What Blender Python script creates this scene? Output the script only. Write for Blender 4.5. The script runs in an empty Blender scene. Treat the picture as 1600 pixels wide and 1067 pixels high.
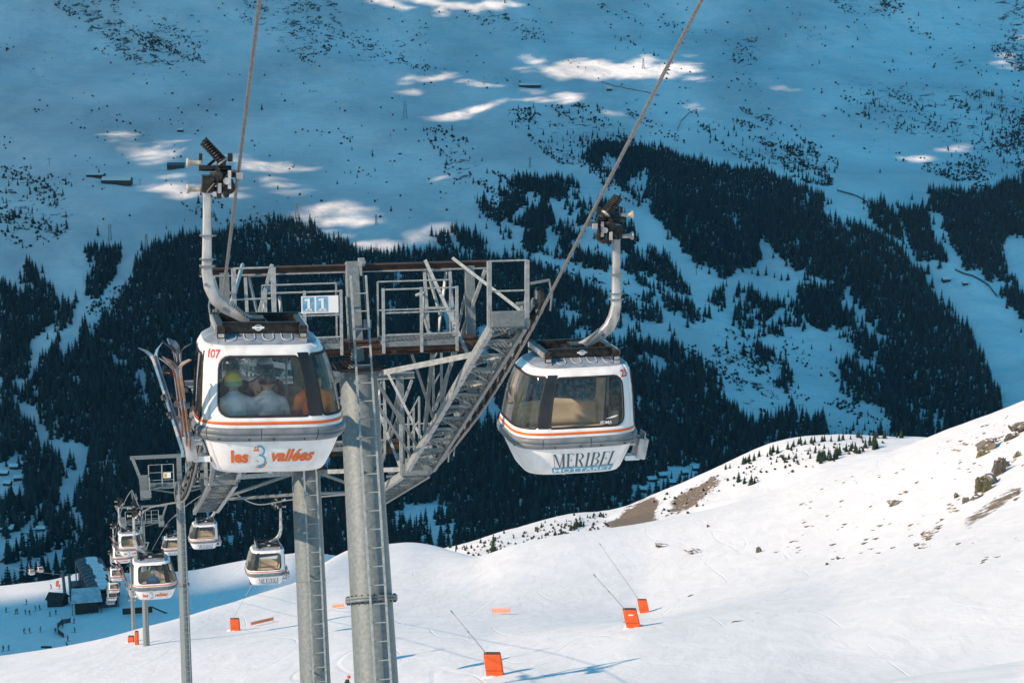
import bpy, bmesh, math, random
import numpy as np
from mathutils import Vector, Matrix, Euler
from mathutils.geometry import delaunay_2d_cdt

random.seed(7)
RNG = np.random.default_rng(11)
SC = bpy.context.scene
COL = SC.collection
R = math.radians

# ---------------------------------------------------------------- camera
PITCH = 10.0
FPX = 3111.0                       # 70 mm lens on a 36 mm frame, 1600 px wide
cam_data = bpy.data.cameras.new("camera")
cam_data.lens = 70.0
cam_data.sensor_width = 36.0
cam_data.clip_start = 0.5
cam_data.clip_end = 20000.0
cam = bpy.data.objects.new("camera", cam_data)
COL.objects.link(cam)
cam.location = (0, 0, 0)
cam.rotation_euler = (R(90 - PITCH), 0, 0)
SC.camera = cam

# ---------------------------------------------------------------- sky, sun, exposure
SUN_ELEV = 31.0
SUN_AZ = 236.0                     # compass style: 0 = +Y, clockwise; behind the camera, to the left
world = bpy.data.worlds.new("World")
SC.world = world
world.use_nodes = True
wt = world.node_tree
wt.nodes.clear()
sky = wt.nodes.new("ShaderNodeTexSky")
sky.sky_type = 'NISHITA'
sky.sun_disc = False
sky.sun_elevation = R(SUN_ELEV)
sky.sun_rotation = R(SUN_AZ)
sky.altitude = 2000.0
sky.air_density = 2.0
sky.dust_density = 0.0
sky.ozone_density = 10.0
bg = wt.nodes.new("ShaderNodeBackground")
bg.inputs['Strength'].default_value = 0.14
wo = wt.nodes.new("ShaderNodeOutputWorld")
hsv = wt.nodes.new("ShaderNodeHueSaturation")       # the photograph's cooler, cyan-leaning sky light, the same all over
hsv.inputs['Hue'].default_value = 0.468
hsv.inputs['Saturation'].default_value = 1.14
hsv.inputs['Value'].default_value = 0.95
wt.links.new(sky.outputs[0], hsv.inputs['Color'])
wt.links.new(hsv.outputs[0], bg.inputs['Color'])
wt.links.new(bg.outputs[0], wo.inputs['Surface'])

sun_dir = Vector((math.sin(R(SUN_AZ)) * math.cos(R(SUN_ELEV)),
                  math.cos(R(SUN_AZ)) * math.cos(R(SUN_ELEV)),
                  math.sin(R(SUN_ELEV))))       # towards the sun
sl = bpy.data.lights.new("sun", 'SUN')
sl.energy = 5.0
sl.angle = R(0.45)
sl.color = (1.0, 0.755, 0.555)
sun = bpy.data.objects.new("sun", sl)
COL.objects.link(sun)
sun.rotation_euler = sun_dir.to_track_quat('Z', 'Y').to_euler()
sun.location = sun_dir * 100

vs = SC.view_settings
vs.view_transform = 'Standard'
vs.look = 'None'
vs.exposure = 0.20
vs.gamma = 1.0
vs.use_curve_mapping = False
SC.cycles.use_denoising = True
SC.cycles.max_bounces = 8
SC.cycles.diffuse_bounces = 3
SC.cycles.glossy_bounces = 3
SC.cycles.transmission_bounces = 6
SC.cycles.transparent_max_bounces = 24
SC.cycles.volume_bounces = 0
SC.cycles.caustics_reflective = False
SC.cycles.caustics_refractive = False

# ---------------------------------------------------------------- pixel <-> world
CP, SP = math.cos(R(PITCH)), math.sin(R(PITCH))
def at(px, py, Y):
    """world point on the line of sight through photo pixel (1600x1067) at world distance Y"""
    a = (px - 800.0) / FPX
    b = -(py - 533.5) / FPX
    dy = CP + SP * b
    dz = -SP + CP * b
    s = Y / dy
    return Vector((a * s, Y, dz * s))
def pix(p):
    f = p[1] * CP - p[2] * SP
    u = p[1] * SP + p[2] * CP
    return 800 + FPX * p[0] / f, 533.5 - FPX * u / f

# ---------------------------------------------------------------- helpers for objects
def link(o, parent=None):
    COL.objects.link(o)
    if parent is not None:
        o.parent = parent
    return o
def tag(o, label, cat, group=None, kind=None):
    if label: o["label"] = label
    if cat: o["category"] = cat
    if group: o["group"] = group
    if kind: o["kind"] = kind
    return o
def thing(name, label, cat, loc=(0, 0, 0), rot=(0, 0, 0), group=None):
    o = bpy.data.objects.new(name, None)
    o.empty_display_size = 0.3
    o.location = loc
    o.rotation_euler = rot
    link(o)
    return tag(o, label, cat, group)
def structure(o):
    o["kind"] = "structure"
    return o

class MB:
    """collects boxes, bars, tubes and free faces; build() links them as ONE mesh object"""
    def __init__(self):
        self.v = []; self.f = []; self.m = []; self.smooth = []
    def add(self, verts, faces, mat=0, smooth=False):
        n = len(self.v)
        self.v.extend([tuple(p) for p in verts])
        for q in faces:
            self.f.append(tuple(n + i for i in q)); self.m.append(mat); self.smooth.append(smooth)
        return self
    def box(self, c, s, rot=None, mat=0):
        x, y, z = s[0] / 2, s[1] / 2, s[2] / 2
        vs_ = [Vector(p) for p in ((-x,-y,-z),(x,-y,-z),(x,y,-z),(-x,y,-z),(-x,-y,z),(x,-y,z),(x,y,z),(-x,y,z))]
        M = rot if rot is not None else Matrix.Identity(3)
        c = Vector(c)
        return self.add([M @ p + c for p in vs_], [(3,2,1,0),(4,5,6,7),(0,1,5,4),(1,2,6,5),(2,3,7,6),(3,0,4,7)], mat)
    def bar(self, a, b, w, h=None, up=(0, 0, 1), mat=0):
        """rectangular bar from a to b; w across, h along the up side"""
        a = Vector(a); b = Vector(b); h = h or w
        d = (b - a); L = d.length
        if L < 1e-6: return self
        d = d / L
        up = Vector(up)
        s = d.cross(up)
        if s.length < 1e-3: s = d.cross(Vector((1, 0, 0)))
        s.normalize(); u = s.cross(d)
        vs_ = []
        for p in (a, b):
            for i, j in ((-1,-1),(1,-1),(1,1),(-1,1)):
                vs_.append(p + s * (i * w / 2) + u * (j * h / 2))
        return self.add(vs_, [(0,1,2,3),(7,6,5,4),(0,4,5,1),(1,5,6,2),(2,6,7,3),(3,7,4,0)], mat)
    def tube(self, pts, r, n=8, mat=0, caps=True, smooth=True):
        pts = [Vector(p) for p in pts]
        rr = r if isinstance(r, (list, tuple)) else [r] * len(pts)
        vs_ = []; fs = []
        ref = None
        for i, p in enumerate(pts):
            d = (pts[min(i + 1, len(pts) - 1)] - pts[max(i - 1, 0)])
            if d.length < 1e-9: d = Vector((0, 0, 1))
            d.normalize()
            if ref is None:
                ref = Vector((0, 0, 1)) if abs(d.z) < 0.9 else Vector((1, 0, 0))
            s = d.cross(ref); s.normalize()
            u = s.cross(d); ref = u
            for k in range(n):
                t = 2 * math.pi * k / n
                vs_.append(p + (s * math.cos(t) + u * math.sin(t)) * rr[i])
        for i in range(len(pts) - 1):
            for k in range(n):
                fs.append((i*n + k, i*n + (k+1) % n, (i+1)*n + (k+1) % n, (i+1)*n + k))
        self.add(vs_, fs, mat, smooth)
        if caps:
            m = len(pts) - 1
            self.add(vs_[:n], [tuple(range(n))[::-1]], mat)
            self.add(vs_[m*n:], [tuple(range(n))], mat)
        return self
    def cyl(self, a, b, r, n=12, mat=0, r2=None):
        return self.tube([a, b], [r, r2 if r2 is not None else r], n, mat)
    def lathe(self, prof, axis_o, axis_d, n=16, mat=0):
        """prof: list of (r, t) along the axis"""
        o = Vector(axis_o); d = Vector(axis_d).normalized()
        ref = Vector((0, 0, 1)) if abs(d.z) < 0.9 else Vector((1, 0, 0))
        s = d.cross(ref).normalized(); u = s.cross(d)
        vs_ = []; fs = []
        for r_, t_ in prof:
            for k in range(n):
                a = 2 * math.pi * k / n
                vs_.append(o + d * t_ + (s * math.cos(a) + u * math.sin(a)) * r_)
        for i in range(len(prof) - 1):
            for k in range(n):
                fs.append((i*n + k, i*n + (k+1) % n, (i+1)*n + (k+1) % n, (i+1)*n + k))
        return self.add(vs_, fs, mat, True)
    def ball(self, c, r, n=10, m=7, mat=0, sc=(1, 1, 1), rot=None):
        c = Vector(c); vs_ = []; fs = []
        for i in range(m + 1):
            ph = math.pi * i / m
            for k in range(n):
                t = 2 * math.pi * k / n
                p = Vector((math.sin(ph)*math.cos(t)*sc[0], math.sin(ph)*math.sin(t)*sc[1], math.cos(ph)*sc[2])) * r
                if rot is not None: p = rot @ p
                vs_.append(c + p)
        for i in range(m):
            for k in range(n):
                fs.append((i*n+k, (i+1)*n+k, (i+1)*n+(k+1)%n, i*n+(k+1)%n))
        return self.add(vs_, fs, mat, True)
    def mesh(self, name, mats):
        me = bpy.data.meshes.new(name)
        me.from_pydata(self.v, [], self.f)
        for m_ in (mats if isinstance(mats, (list, tuple)) else [mats]):
            me.materials.append(m_)
        me.polygons.foreach_set("material_index", self.m)
        me.polygons.foreach_set("use_smooth", self.smooth)
        me.update()
        return me
    def build(self, name, mats, parent=None, loc=None, rot=None, label=None):
        o = bpy.data.objects.new(name, self.mesh(name, mats))
        link(o, parent)
        if loc is not None: o.location = loc
        if rot is not None: o.rotation_euler = rot
        if label: o["label"] = label
        return o
def bevel(o, w=0.01, seg=2):
    m = o.modifiers.new("bevel", 'BEVEL'); m.width = w; m.segments = seg; m.limit_method = 'ANGLE'; m.angle_limit = R(40)
    return o
def children(o):
    return CH.get(o.name, None) or list(o.children)
CH = {}
def copy_tree(o, parent=None, loc=None, rot=None):
    c = o.copy(); COL.objects.link(c)
    if parent is not None: c.parent = parent
    if loc is not None: c.location = loc
    if rot is not None: c.rotation_euler = rot
    for ch in list(o.children):
        copy_tree(ch, c)
    return c
def grid_mesh(name, V, ncol, nrow, mats, smooth=True):
    """V: (nrow*ncol,3) numpy array"""
    me = bpy.data.meshes.new(name)
    nv = len(V)
    i = np.arange(nrow - 1)[:, None] * ncol + np.arange(ncol - 1)[None, :]
    q = np.stack([i, i + 1, i + ncol + 1, i + ncol], -1).reshape(-1, 4)
    nf = len(q)
    me.vertices.add(nv); me.vertices.foreach_set("co", V.astype(np.float32).ravel())
    me.loops.add(nf * 4); me.loops.foreach_set("vertex_index", q.astype(np.int32).ravel())
    me.polygons.add(nf)
    me.polygons.foreach_set("loop_start", np.arange(nf, dtype=np.int32) * 4)
    me.polygons.foreach_set("loop_total", np.full(nf, 4, dtype=np.int32))
    me.polygons.foreach_set("use_smooth", np.full(nf, smooth))
    me.materials.append(mats)
    me.update(calc_edges=True)
    return me

# ---------------------------------------------------------------- numpy noise
def _hash(ix, iy, seed):
    h = (ix.astype(np.int64) * 374761393 + iy.astype(np.int64) * 668265263 + seed * 1442695041) & 0xFFFFFFFF
    h = ((h ^ (h >> 13)) * 1274126177) & 0xFFFFFFFF
    h = h ^ (h >> 16)
    return (h & 0xFFFF) / 65535.0
def vnoise(x, y, seed=0):
    ix = np.floor(x); iy = np.floor(y)
    fx = x - ix; fy = y - iy
    fx = fx*fx*fx*(fx*(fx*6-15)+10); fy = fy*fy*fy*(fy*(fy*6-15)+10)
    a = _hash(ix, iy, seed); b = _hash(ix+1, iy, seed); c = _hash(ix, iy+1, seed); d = _hash(ix+1, iy+1, seed)
    return (a*(1-fx)+b*fx)*(1-fy) + (c*(1-fx)+d*fx)*fy
def fbm(x, y, seed=0, octv=4, gain=0.5):
    s = 0; a = 1.0; t = 0
    for o in range(octv):
        s = s + a * (vnoise(x * 2**o + 13.7*o, y * 2**o - 7.1*o, seed + o) - 0.5)
        t += a; a *= gain
    return s / t * 2.0          # about -1..1
def in_poly(px, py, poly):
    c = np.zeros(px.shape, bool)
    n = len(poly)
    for i in range(n):
        x1, y1 = poly[i]; x2, y2 = poly[(i+1) % n]
        if y1 == y2: continue
        k = ((y1 > py) != (y2 > py)) & (px < (x2-x1)*(py-y1)/(y2-y1) + x1)
        c ^= k
    return c

# ---------------------------------------------------------------- materials
def mat(name, color=(.5,.5,.5), rough=0.6, metal=0.0, spec=0.5):
    m = bpy.data.materials.new(name); m.use_nodes = True
    b = m.node_tree.nodes["Principled BSDF"]
    b.inputs["Base Color"].default_value = (*color, 1)
    b.inputs["Roughness"].default_value = rough
    b.inputs["Metallic"].default_value = metal
    b.inputs["Specular IOR Level"].default_value = spec
    return m
def N(m, t, **kw):
    n = m.node_tree.nodes.new(t)
    for k, v in kw.items():
        if hasattr(n, k): setattr(n, k, v)
        else: n.inputs[k].default_value = v
    return n
def L(m, a, b): m.node_tree.links.new(a, b)
def noise_mix(name, c1, c2, scale=8.0, rough=0.6, metal=0.0, detail=6.0, lo=0.4, hi=0.6, bump=0.0, bscale=None, coord='Object', spec=0.5, stretch=None):
    """base colour wandering between two tones, with optional fine relief"""
    m = mat(name, c1, rough, metal, spec)
    b = m.node_tree.nodes["Principled BSDF"]
    tc = N(m, "ShaderNodeTexCoord")
    src = tc.outputs[coord]
    if stretch:
        mp = N(m, "ShaderNodeMapping"); mp.inputs['Scale'].default_value = stretch
        L(m, src, mp.inputs[0]); src = mp.outputs[0]
    nz = N(m, "ShaderNodeTexNoise"); nz.inputs['Scale'].default_value = scale; nz.inputs['Detail'].default_value = detail
    L(m, src, nz.inputs['Vector'])
    cr = N(m, "ShaderNodeValToRGB")
    cr.color_ramp.elements[0].position = lo; cr.color_ramp.elements[0].color = (*c1, 1)
    cr.color_ramp.elements[1].position = hi; cr.color_ramp.elements[1].color = (*c2, 1)
    L(m, nz.outputs['Fac'], cr.inputs[0]); L(m, cr.outputs[0], b.inputs['Base Color'])
    if bump:
        n2 = N(m, "ShaderNodeTexNoise"); n2.inputs['Scale'].default_value = bscale or scale * 3; n2.inputs['Detail'].default_value = 4
        L(m, src, n2.inputs['Vector'])
        bp = N(m, "ShaderNodeBump"); bp.inputs['Strength'].default_value = bump; bp.inputs['Distance'].default_value = 0.02
        L(m, n2.outputs['Fac'], bp.inputs['Height']); L(m, bp.outputs[0], b.inputs['Normal'])
    return m
# ================================================================ the land: one height function z(X, Y)
# Rows of the valley from the camera outwards; each row is (photo x, photo y or None, Y, z or None).
def row(*k): return k
def P(x, y, Y): return (x, at(x, y, Y).z, Y)
def Z(x, z, Y): return (x, z, Y)
ROWS = [
 [Z(-900,-11,2), Z(800,-11,2), Z(2600,-10,2)],
 [Z(-900,-23,36), Z(0,-21,36), Z(800,-20,36), Z(1600,-17,36), Z(2600,-12,36)],
 [Z(-900,-38,80), Z(0,-34.5,80), Z(800,-31,80), Z(1600,-27,78), Z(2600,-15,70)],
 [P(-900,1240,170), P(0,1105,170), P(250,1092,155), P(540,1085,135), P(800,1060,122), P(1200,1070,108), P(1600,1080,100), P(2600,980,88)],
 [P(-900,1150,200), P(0,1054,195), P(250,1018,197), P(540,990,190), P(770,1008,160), P(985,981,147), P(1300,945,150), P(1600,890,142), P(2600,640,125)],
 [P(-900,1090,222), P(0,1037,216), P(250,988,224), P(370,979,234), P(540,945,250), P(780,950,225), P(1005,957,215), P(1300,872,225), P(1600,768,212), P(2600,360,190)],
 [P(-900,1075,235), P(-300,1045,235), P(0,1027,235), P(100,1012,238), P(160,1000,242), P(300,962,255), P(470,908,290), P(500,884,330), P(520,868,375), P(540,859,405), P(560,854,420), P(640,847,430), P(680,852,420), P(720,865,380), P(745,872,350), P(800,850,335), P(870,835,330), P(1000,817,330), P(1100,797,330), P(1200,772,325), P(1285,737,320), P(1400,705,310), P(1487,670,305), P(1600,626,300), P(2600,200,270)],
 [Z(-900,-135,350), Z(300,-133,350), Z(470,-121,360), Z(560,-155,520), Z(680,-157,520), Z(745,-152,450), Z(1000,-146,450), Z(1285,-130,440), Z(1600,-112,420), Z(2600,-70,400)],
 [Z(-900,-167,500), Z(0,-165.5,500), Z(300,-163,495), Z(470,-156,490), Z(560,-188,600), P(690,905,600), P(745,892,600), P(800,884,610), P(1000,872,640), P(1200,850,640), P(1400,780,620), P(1600,740,600), P(2600,500,560)],
 [P(-900,925,600), P(0,915,600), P(80,908,600), P(140,893,600), P(220,897,590), P(300,894,580), P(390,876,580), P(470,864,590), P(560,864,700), P(640,862,740), P(690,861,760), P(740,848,770), P(800,830,790), P(850,815,795), P(900,803,800), P(955,798,800), P(1000,782,800), P(1050,762,800), P(1100,742,800), P(1150,722,800), P(1200,705,800), P(1250,692,800), P(1300,687,800), P(1390,686,800), P(1600,692,780), P(2600,540,720)],
 None,
 [P(-900,900,1500), P(1000,860,1500), P(2600,860,1500)],
 [P(-900,800,1750), P(1100,775,1720), P(2600,760,1720)],
 [P(-900,700,1900), P(800,700,1930), P(1600,690,1900), P(2600,660,1900)],
 [P(-900,600,2040), P(500,600,2100), P(1000,600,2040), P(1300,600,2140), P(1600,590,2060), P(2600,570,2000)],
 [P(-900,500,2180), P(500,500,2230), P(1000,500,2200), P(1250,500,2310), P(1600,490,2240), P(2600,470,2150)],
 [P(-900,400,2330), P(500,395,2390), P(900,405,2400), P(1200,400,2470), P(1600,380,2420), P(2600,370,2300)],
 [P(-900,335,2500), P(500,340,2560), P(900,335,2540), P(1200,320,2650), P(1600,300,2600), P(2600,290,2500)],
 [P(-900,250,2900), P(500,255,2950), P(900,250,2860), P(1200,245,2960), P(1600,235,2900), P(2600,220,2800)],
 [P(-900,150,3500), P(500,150,3480), P(900,150,3350), P(1200,160,3300), P(1600,155,3250), P(2600,140,3200)],
 [P(-900,50,3900), P(500,50,3950), P(900,50,3900), P(1600,50,3700), P(2600,40,3600)],
 [P(-900,-30,4100), P(800,-30,4200), P(1600,-30,3950), P(2600,-30,3900)],
 [P(-900,-160,4600), P(800,-160,4650), P(2600,-160,4400)],
 [P(-900,-300,5200), P(800,-290,5300), P(2600,-300,5000)],
 [P(-900,-290,5900), P(800,-280,6000), P(2600,-290,5800)],
]
NT = 1401
TAU = np.linspace(-0.62, 0.62, NT)         # X / Y
KY = []; KZ = []
def smooth1(a, s):
    n = int(s * 3); k = np.exp(-0.5 * (np.arange(-n, n+1) / s) ** 2); k /= k.sum()
    return np.convolve(np.pad(a, n, mode='edge'), k, mode='valid')
for r_ in ROWS:
    if r_ is None:
        KY.append(None); KZ.append(None); continue
    t = []; yy = []; zz = []
    for (x, z, Y) in r_:
        f = Y * CP - z * SP
        t.append((x - 800) / FPX * f / Y); yy.append(Y); zz.append(z / Y)
    Yc = np.interp(TAU, t, yy); zc = np.interp(TAU, t, zz)
    Yc = smooth1(Yc, 9); zc = smooth1(zc, 5)
    KY.append(Yc); KZ.append(zc * Yc)
i9 = 9
KY[10] = KY[i9] * 1.28
KZ[10] = KZ[i9] * 1.28 - 42
KY = np.array(KY); KZ = np.array(KZ)
NK = len(KY)
# monotone-limited slopes
dY = np.diff(KY, axis=0); dZ = np.diff(KZ, axis=0) / dY
M_ = np.zeros_like(KZ)
M_[0] = dZ[0]; M_[-1] = dZ[-1]
a_, b_ = dZ[:-1], dZ[1:]
w1 = 2*dY[1:] + dY[:-1]; w2 = dY[1:] + 2*dY[:-1]
with np.errstate(divide='ignore', invalid='ignore'):
    hm = (w1 + w2) / (w1 / a_ + w2 / b_)
M_[1:-1] = np.where(a_ * b_ > 0, hm, 0.0)
def base_height(X, Y):
    X = np.asarray(X, float); Y = np.maximum(np.asarray(Y, float), 0.5)
    t = np.clip(X / Y, TAU[0], TAU[-1])
    fi = (t - TAU[0]) / (TAU[1] - TAU[0]); i0 = np.clip(fi.astype(int), 0, NT - 2); w = fi - i0
    ky = KY[:, i0] * (1 - w) + KY[:, i0 + 1] * w
    kz = KZ[:, i0] * (1 - w) + KZ[:, i0 + 1] * w
    km = M_[:, i0] * (1 - w) + M_[:, i0 + 1] * w
    k = np.clip((ky <= Y).sum(0) - 1, 0, NK - 2)
    ar = np.arange(len(k))
    y0, y1 = ky[k, ar], ky[k+1, ar]; z0, z1 = kz[k, ar], kz[k+1, ar]; m0, m1 = km[k, ar], km[k+1, ar]
    h = y1 - y0; s = np.clip((Y - y0) / h, 0, 1.05)
    return ((2*s**3-3*s**2+1)*z0 + (s**3-2*s**2+s)*h*m0 + (-2*s**3+3*s**2)*z1 + (s**3-s**2)*h*m1)
def sstep(a, b, x):
    t = np.clip((x - a) / (b - a), 0, 1); return t*t*(3-2*t)
def height(X, Y):
    X = np.asarray(X, float); Y = np.asarray(Y, float)
    z = base_height(X, Y)
    near = 1 - sstep(420, 650, Y)
    far = sstep(1500, 1900, Y)
    mid = sstep(560, 680, Y) * (1 - sstep(1000, 1300, Y))
    damp = 0.25 + 0.75 * sstep(40, 120, Y)
    z = z + near * damp * (0.42 * fbm(X/46, Y/60, 3, 3) + 0.10 * fbm(X/9, Y/14, 5, 3))
    right = sstep(20, 60, X - 0.1*Y) * near
    z = z + right * 0.22 * fbm(X/5.5, Y/8, 15, 3)
    z = z + mid * (3.0 * fbm(X/60, Y/60, 21, 4) + 0.8 * fbm(X/14, Y/14, 22, 3))
    z = z + far * (24 * fbm(X/420 + Y/900, Y/520 - X/1500, 31, 3) + 9 * fbm(X/130 + Y/260, Y/200 - X/500, 33, 4) + 2.2 * fbm(X/30, Y/36, 35, 3) + 8 * sstep(2500, 3100, Y) * np.abs(fbm(X/150 + Y/300, Y/420 - X/700, 39, 4)))
    # fall-line gullies on the steep wooded flank
    flank = sstep(1800, 1950, Y) * (1 - sstep(2450, 2750, Y))
    z = z + flank * 9 * np.abs(fbm(X/95 + Y/420, Y/700, 37, 3))
    return z
def height1(x, y): return float(height(np.array([x]), np.array([y]))[0])
# sight-line -> ground (first hit), vectorised
_YS = np.concatenate([np.geomspace(60, 700, 900), np.geomspace(701, 5600, 1500)])
_YF = np.geomspace(1320, 5700, 260)
def ground_at(px, py, ymin=60):
    px = np.atleast_1d(np.asarray(px, float)); py = np.atleast_1d(np.asarray(py, float))
    out = np.full((len(px), 3), np.nan)
    a = (px - 800) / FPX; b = -(py - 533.5) / FPX
    sx = a / (CP + SP*b); sz = (-SP + CP*b) / (CP + SP*b)
    alive = np.arange(len(px))
    prev = None
    Ys = _YF if ymin >= 1300 else _YS[_YS >= ymin]
    CH_ = 40
    prevg = np.full(len(px), 1.0); prevY = np.full(len(px), Ys[0])
    for c in range(0, len(Ys), CH_):
        yb = Ys[c:c+CH_]
        A = len(alive)
        if A == 0: break
        YY = np.broadcast_to(yb[None, :], (A, len(yb)))
        XX = sx[alive][:, None] * YY
        g = sz[alive][:, None] * YY - height(XX.ravel(), YY.ravel()).reshape(A, -1)
        neg = g < 0
        hit = neg.any(1); j = neg.argmax(1)
        for_idx = np.nonzero(hit)[0]
        jj = j[for_idx]; ids = alive[for_idx]
        g1 = g[for_idx, jj]; y1 = yb[jj]
        g0 = np.where(jj > 0, g[for_idx, np.maximum(jj-1, 0)], prevg[ids]); y0 = np.where(jj > 0, yb[np.maximum(jj-1, 0)], prevY[ids])
        t = np.clip(g0 / (g0 - g1 + 1e-9), 0, 1)
        yh = y0 + (y1 - y0) * t
        xh = sx[ids] * yh
        out[ids, 0] = xh; out[ids, 1] = yh; out[ids, 2] = height(xh, yh)
        prevg[alive] = g[:, -1]; prevY[alive] = yb[-1]
        alive = alive[~hit]
    return out
def gpt(px, py, ymin=60):
    """ground point seen at a photo pixel"""
    return Vector(ground_at([px], [py], ymin)[0])

# ---- snow materials
def snow_material(name, near=True):
    m = mat(name, (0.86, 0.85, 0.86), 0.75, 0, 0.2)
    b = m.node_tree.nodes["Principled BSDF"]
    geo = N(m, "ShaderNodeNewGeometry")
    if near:
        # wind crust, ski tracks and pitted surface as fine relief
        mp = N(m, "ShaderNodeMapping"); mp.inputs['Scale'].default_value = (0.5, 0.12, 0.5); mp.inputs['Rotation'].default_value = (0, 0, R(-62))
        L(m, geo.outputs['Position'], mp.inputs[0])
        n1 = N(m, "ShaderNodeTexNoise"); n1.inputs['Scale'].default_value = 1.1; n1.inputs['Detail'].default_value = 7; n1.inputs['Distortion'].default_value = 0.8
        L(m, mp.outputs[0], n1.inputs['Vector'])
        n2 = N(m, "ShaderNodeTexNoise"); n2.inputs['Scale'].default_value = 1.7; n2.inputs['Detail'].default_value = 6; n2.inputs['Roughness'].default_value = 0.65
        L(m, geo.outputs['Position'], n2.inputs['Vector'])
        # curving ski tracks: thin iso-lines of two smooth fields
        def tracks(scale, sx, sy, rot, width):
            mq = N(m, "ShaderNodeMapping"); mq.inputs['Scale'].default_value = (sx, sy, 0.0); mq.inputs['Rotation'].default_value = (0, 0, R(rot))
            L(m, geo.outputs['Position'], mq.inputs[0])
            q = N(m, "ShaderNodeTexNoise"); q.inputs['Scale'].default_value = scale; q.inputs['Detail'].default_value = 1.5
            L(m, mq.outputs[0], q.inputs['Vector'])
            mu = N(m, "ShaderNodeMath", operation='MULTIPLY'); mu.inputs[1].default_value = 9.0; L(m, q.outputs['Fac'], mu.inputs[0])
            fr = N(m, "ShaderNodeMath", operation='FRACT'); L(m, mu.outputs[0], fr.inputs[0])
            su = N(m, "ShaderNodeMath", operation='SUBTRACT'); L(m, fr.outputs[0], su.inputs[0]); su.inputs[1].default_value = 0.5
            ab = N(m, "ShaderNodeMath", operation='ABSOLUTE'); L(m, su.outputs[0], ab.inputs[0])
            mr = N(m, "ShaderNodeMapRange"); mr.inputs['From Min'].default_value = 0; mr.inputs['From Max'].default_value = width
            mr.inputs['To Min'].default_value = -1; mr.inputs['To Max'].default_value = 0
            L(m, ab.outputs[0], mr.inputs['Value'])
            return mr.outputs[0]
        t1 = tracks(0.06, 1, 0.16, 42, 0.03); t2 = tracks(0.11, 0.20, 1.0, 18, 0.025)
        gate = N(m, "ShaderNodeTexNoise"); gate.inputs['Scale'].default_value = 0.06; gate.inputs['Detail'].default_value = 2
        L(m, geo.outputs['Position'], gate.inputs['Vector'])
        gr = N(m, "ShaderNodeMapRange"); gr.inputs['From Min'].default_value = 0.47; gr.inputs['From Max'].default_value = 0.56; L(m, gate.outputs['Fac'], gr.inputs['Value'])
        ad = N(m, "ShaderNodeMath", operation='ADD'); L(m, t1, ad.inputs[0]); L(m, t2, ad.inputs[1])
        gm = N(m, "ShaderNodeMath", operation='MULTIPLY'); L(m, ad.outputs[0], gm.inputs[0]); L(m, gr.outputs[0], gm.inputs[1])
        sm = N(m, "ShaderNodeMath", operation='MULTIPLY_ADD'); L(m, gm.outputs[0], sm.inputs[0]); sm.inputs[1].default_value = 0.55; L(m, n1.outputs['Fac'], sm.inputs[2])
        s2 = N(m, "ShaderNodeMath", operation='MULTIPLY_ADD'); L(m, n2.outputs['Fac'], s2.inputs[0]); L(m, sm.outputs[0], s2.inputs[2])
        # churned snow here, smooth wind-packed snow there
        g2 = N(m, "ShaderNodeTexNoise"); g2.inputs['Scale'].default_value = 0.035; g2.inputs['Detail'].default_value = 4; L(m, geo.outputs['Position'], g2.inputs['Vector'])
        g3 = N(m, "ShaderNodeMapRange"); g3.inputs['From Min'].default_value = 0.42; g3.inputs['From Max'].default_value = 0.62; g3.inputs['To Min'].default_value = 0.25; g3.inputs['To Max'].default_value = 1.7; L(m, g2.outputs['Fac'], g3.inputs['Value'])
        L(m, g3.outputs[0], s2.inputs[1])
        bp = N(m, "ShaderNodeBump"); bp.inputs['Strength'].default_value = 0.27; bp.inputs['Distance'].default_value = 0.35
        L(m, s2.outputs[0], bp.inputs['Height']); L(m, bp.outputs[0], b.inputs['Normal'])
        cr = N(m, "ShaderNodeValToRGB"); cr.color_ramp.elements[0].position = 0.3; cr.color_ramp.elements[0].color = (0.80, 0.79, 0.80, 1)
        cr.color_ramp.elements[1].position = 0.62; cr.color_ramp.elements[1].color = (0.88, 0.87, 0.88, 1)
        L(m, n1.outputs['Fac'], cr.inputs[0])
        base = cr.outputs[0]
        # thin brown grass where the snow is scoured: only on the knob beside the far ridge and by the rocks
    else:
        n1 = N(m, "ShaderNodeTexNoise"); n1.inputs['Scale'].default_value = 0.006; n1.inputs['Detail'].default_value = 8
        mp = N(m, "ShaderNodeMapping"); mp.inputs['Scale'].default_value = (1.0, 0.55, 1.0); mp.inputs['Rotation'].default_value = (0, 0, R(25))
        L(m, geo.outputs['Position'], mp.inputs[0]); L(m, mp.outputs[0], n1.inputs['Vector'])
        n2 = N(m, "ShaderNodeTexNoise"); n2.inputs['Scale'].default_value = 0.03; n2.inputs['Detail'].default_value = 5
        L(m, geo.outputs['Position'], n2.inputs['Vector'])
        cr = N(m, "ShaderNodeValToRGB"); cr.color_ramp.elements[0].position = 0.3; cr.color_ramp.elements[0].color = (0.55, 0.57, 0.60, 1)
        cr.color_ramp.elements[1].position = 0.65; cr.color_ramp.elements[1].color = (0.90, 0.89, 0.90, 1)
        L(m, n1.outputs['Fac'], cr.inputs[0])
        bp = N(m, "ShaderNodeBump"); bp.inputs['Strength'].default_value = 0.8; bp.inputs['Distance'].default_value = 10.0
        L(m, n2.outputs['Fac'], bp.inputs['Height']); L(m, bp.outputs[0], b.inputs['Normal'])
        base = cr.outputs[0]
    at_ = N(m, "ShaderNodeAttribute"); at_.attribute_name = "bare"
    nb = N(m, "ShaderNodeTexNoise"); nb.inputs['Scale'].default_value = 0.55 if near else 0.05; nb.inputs['Detail'].default_value = 7; nb.inputs['Roughness'].default_value = 0.7
    L(m, geo.outputs['Position'], nb.inputs['Vector'])
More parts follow.
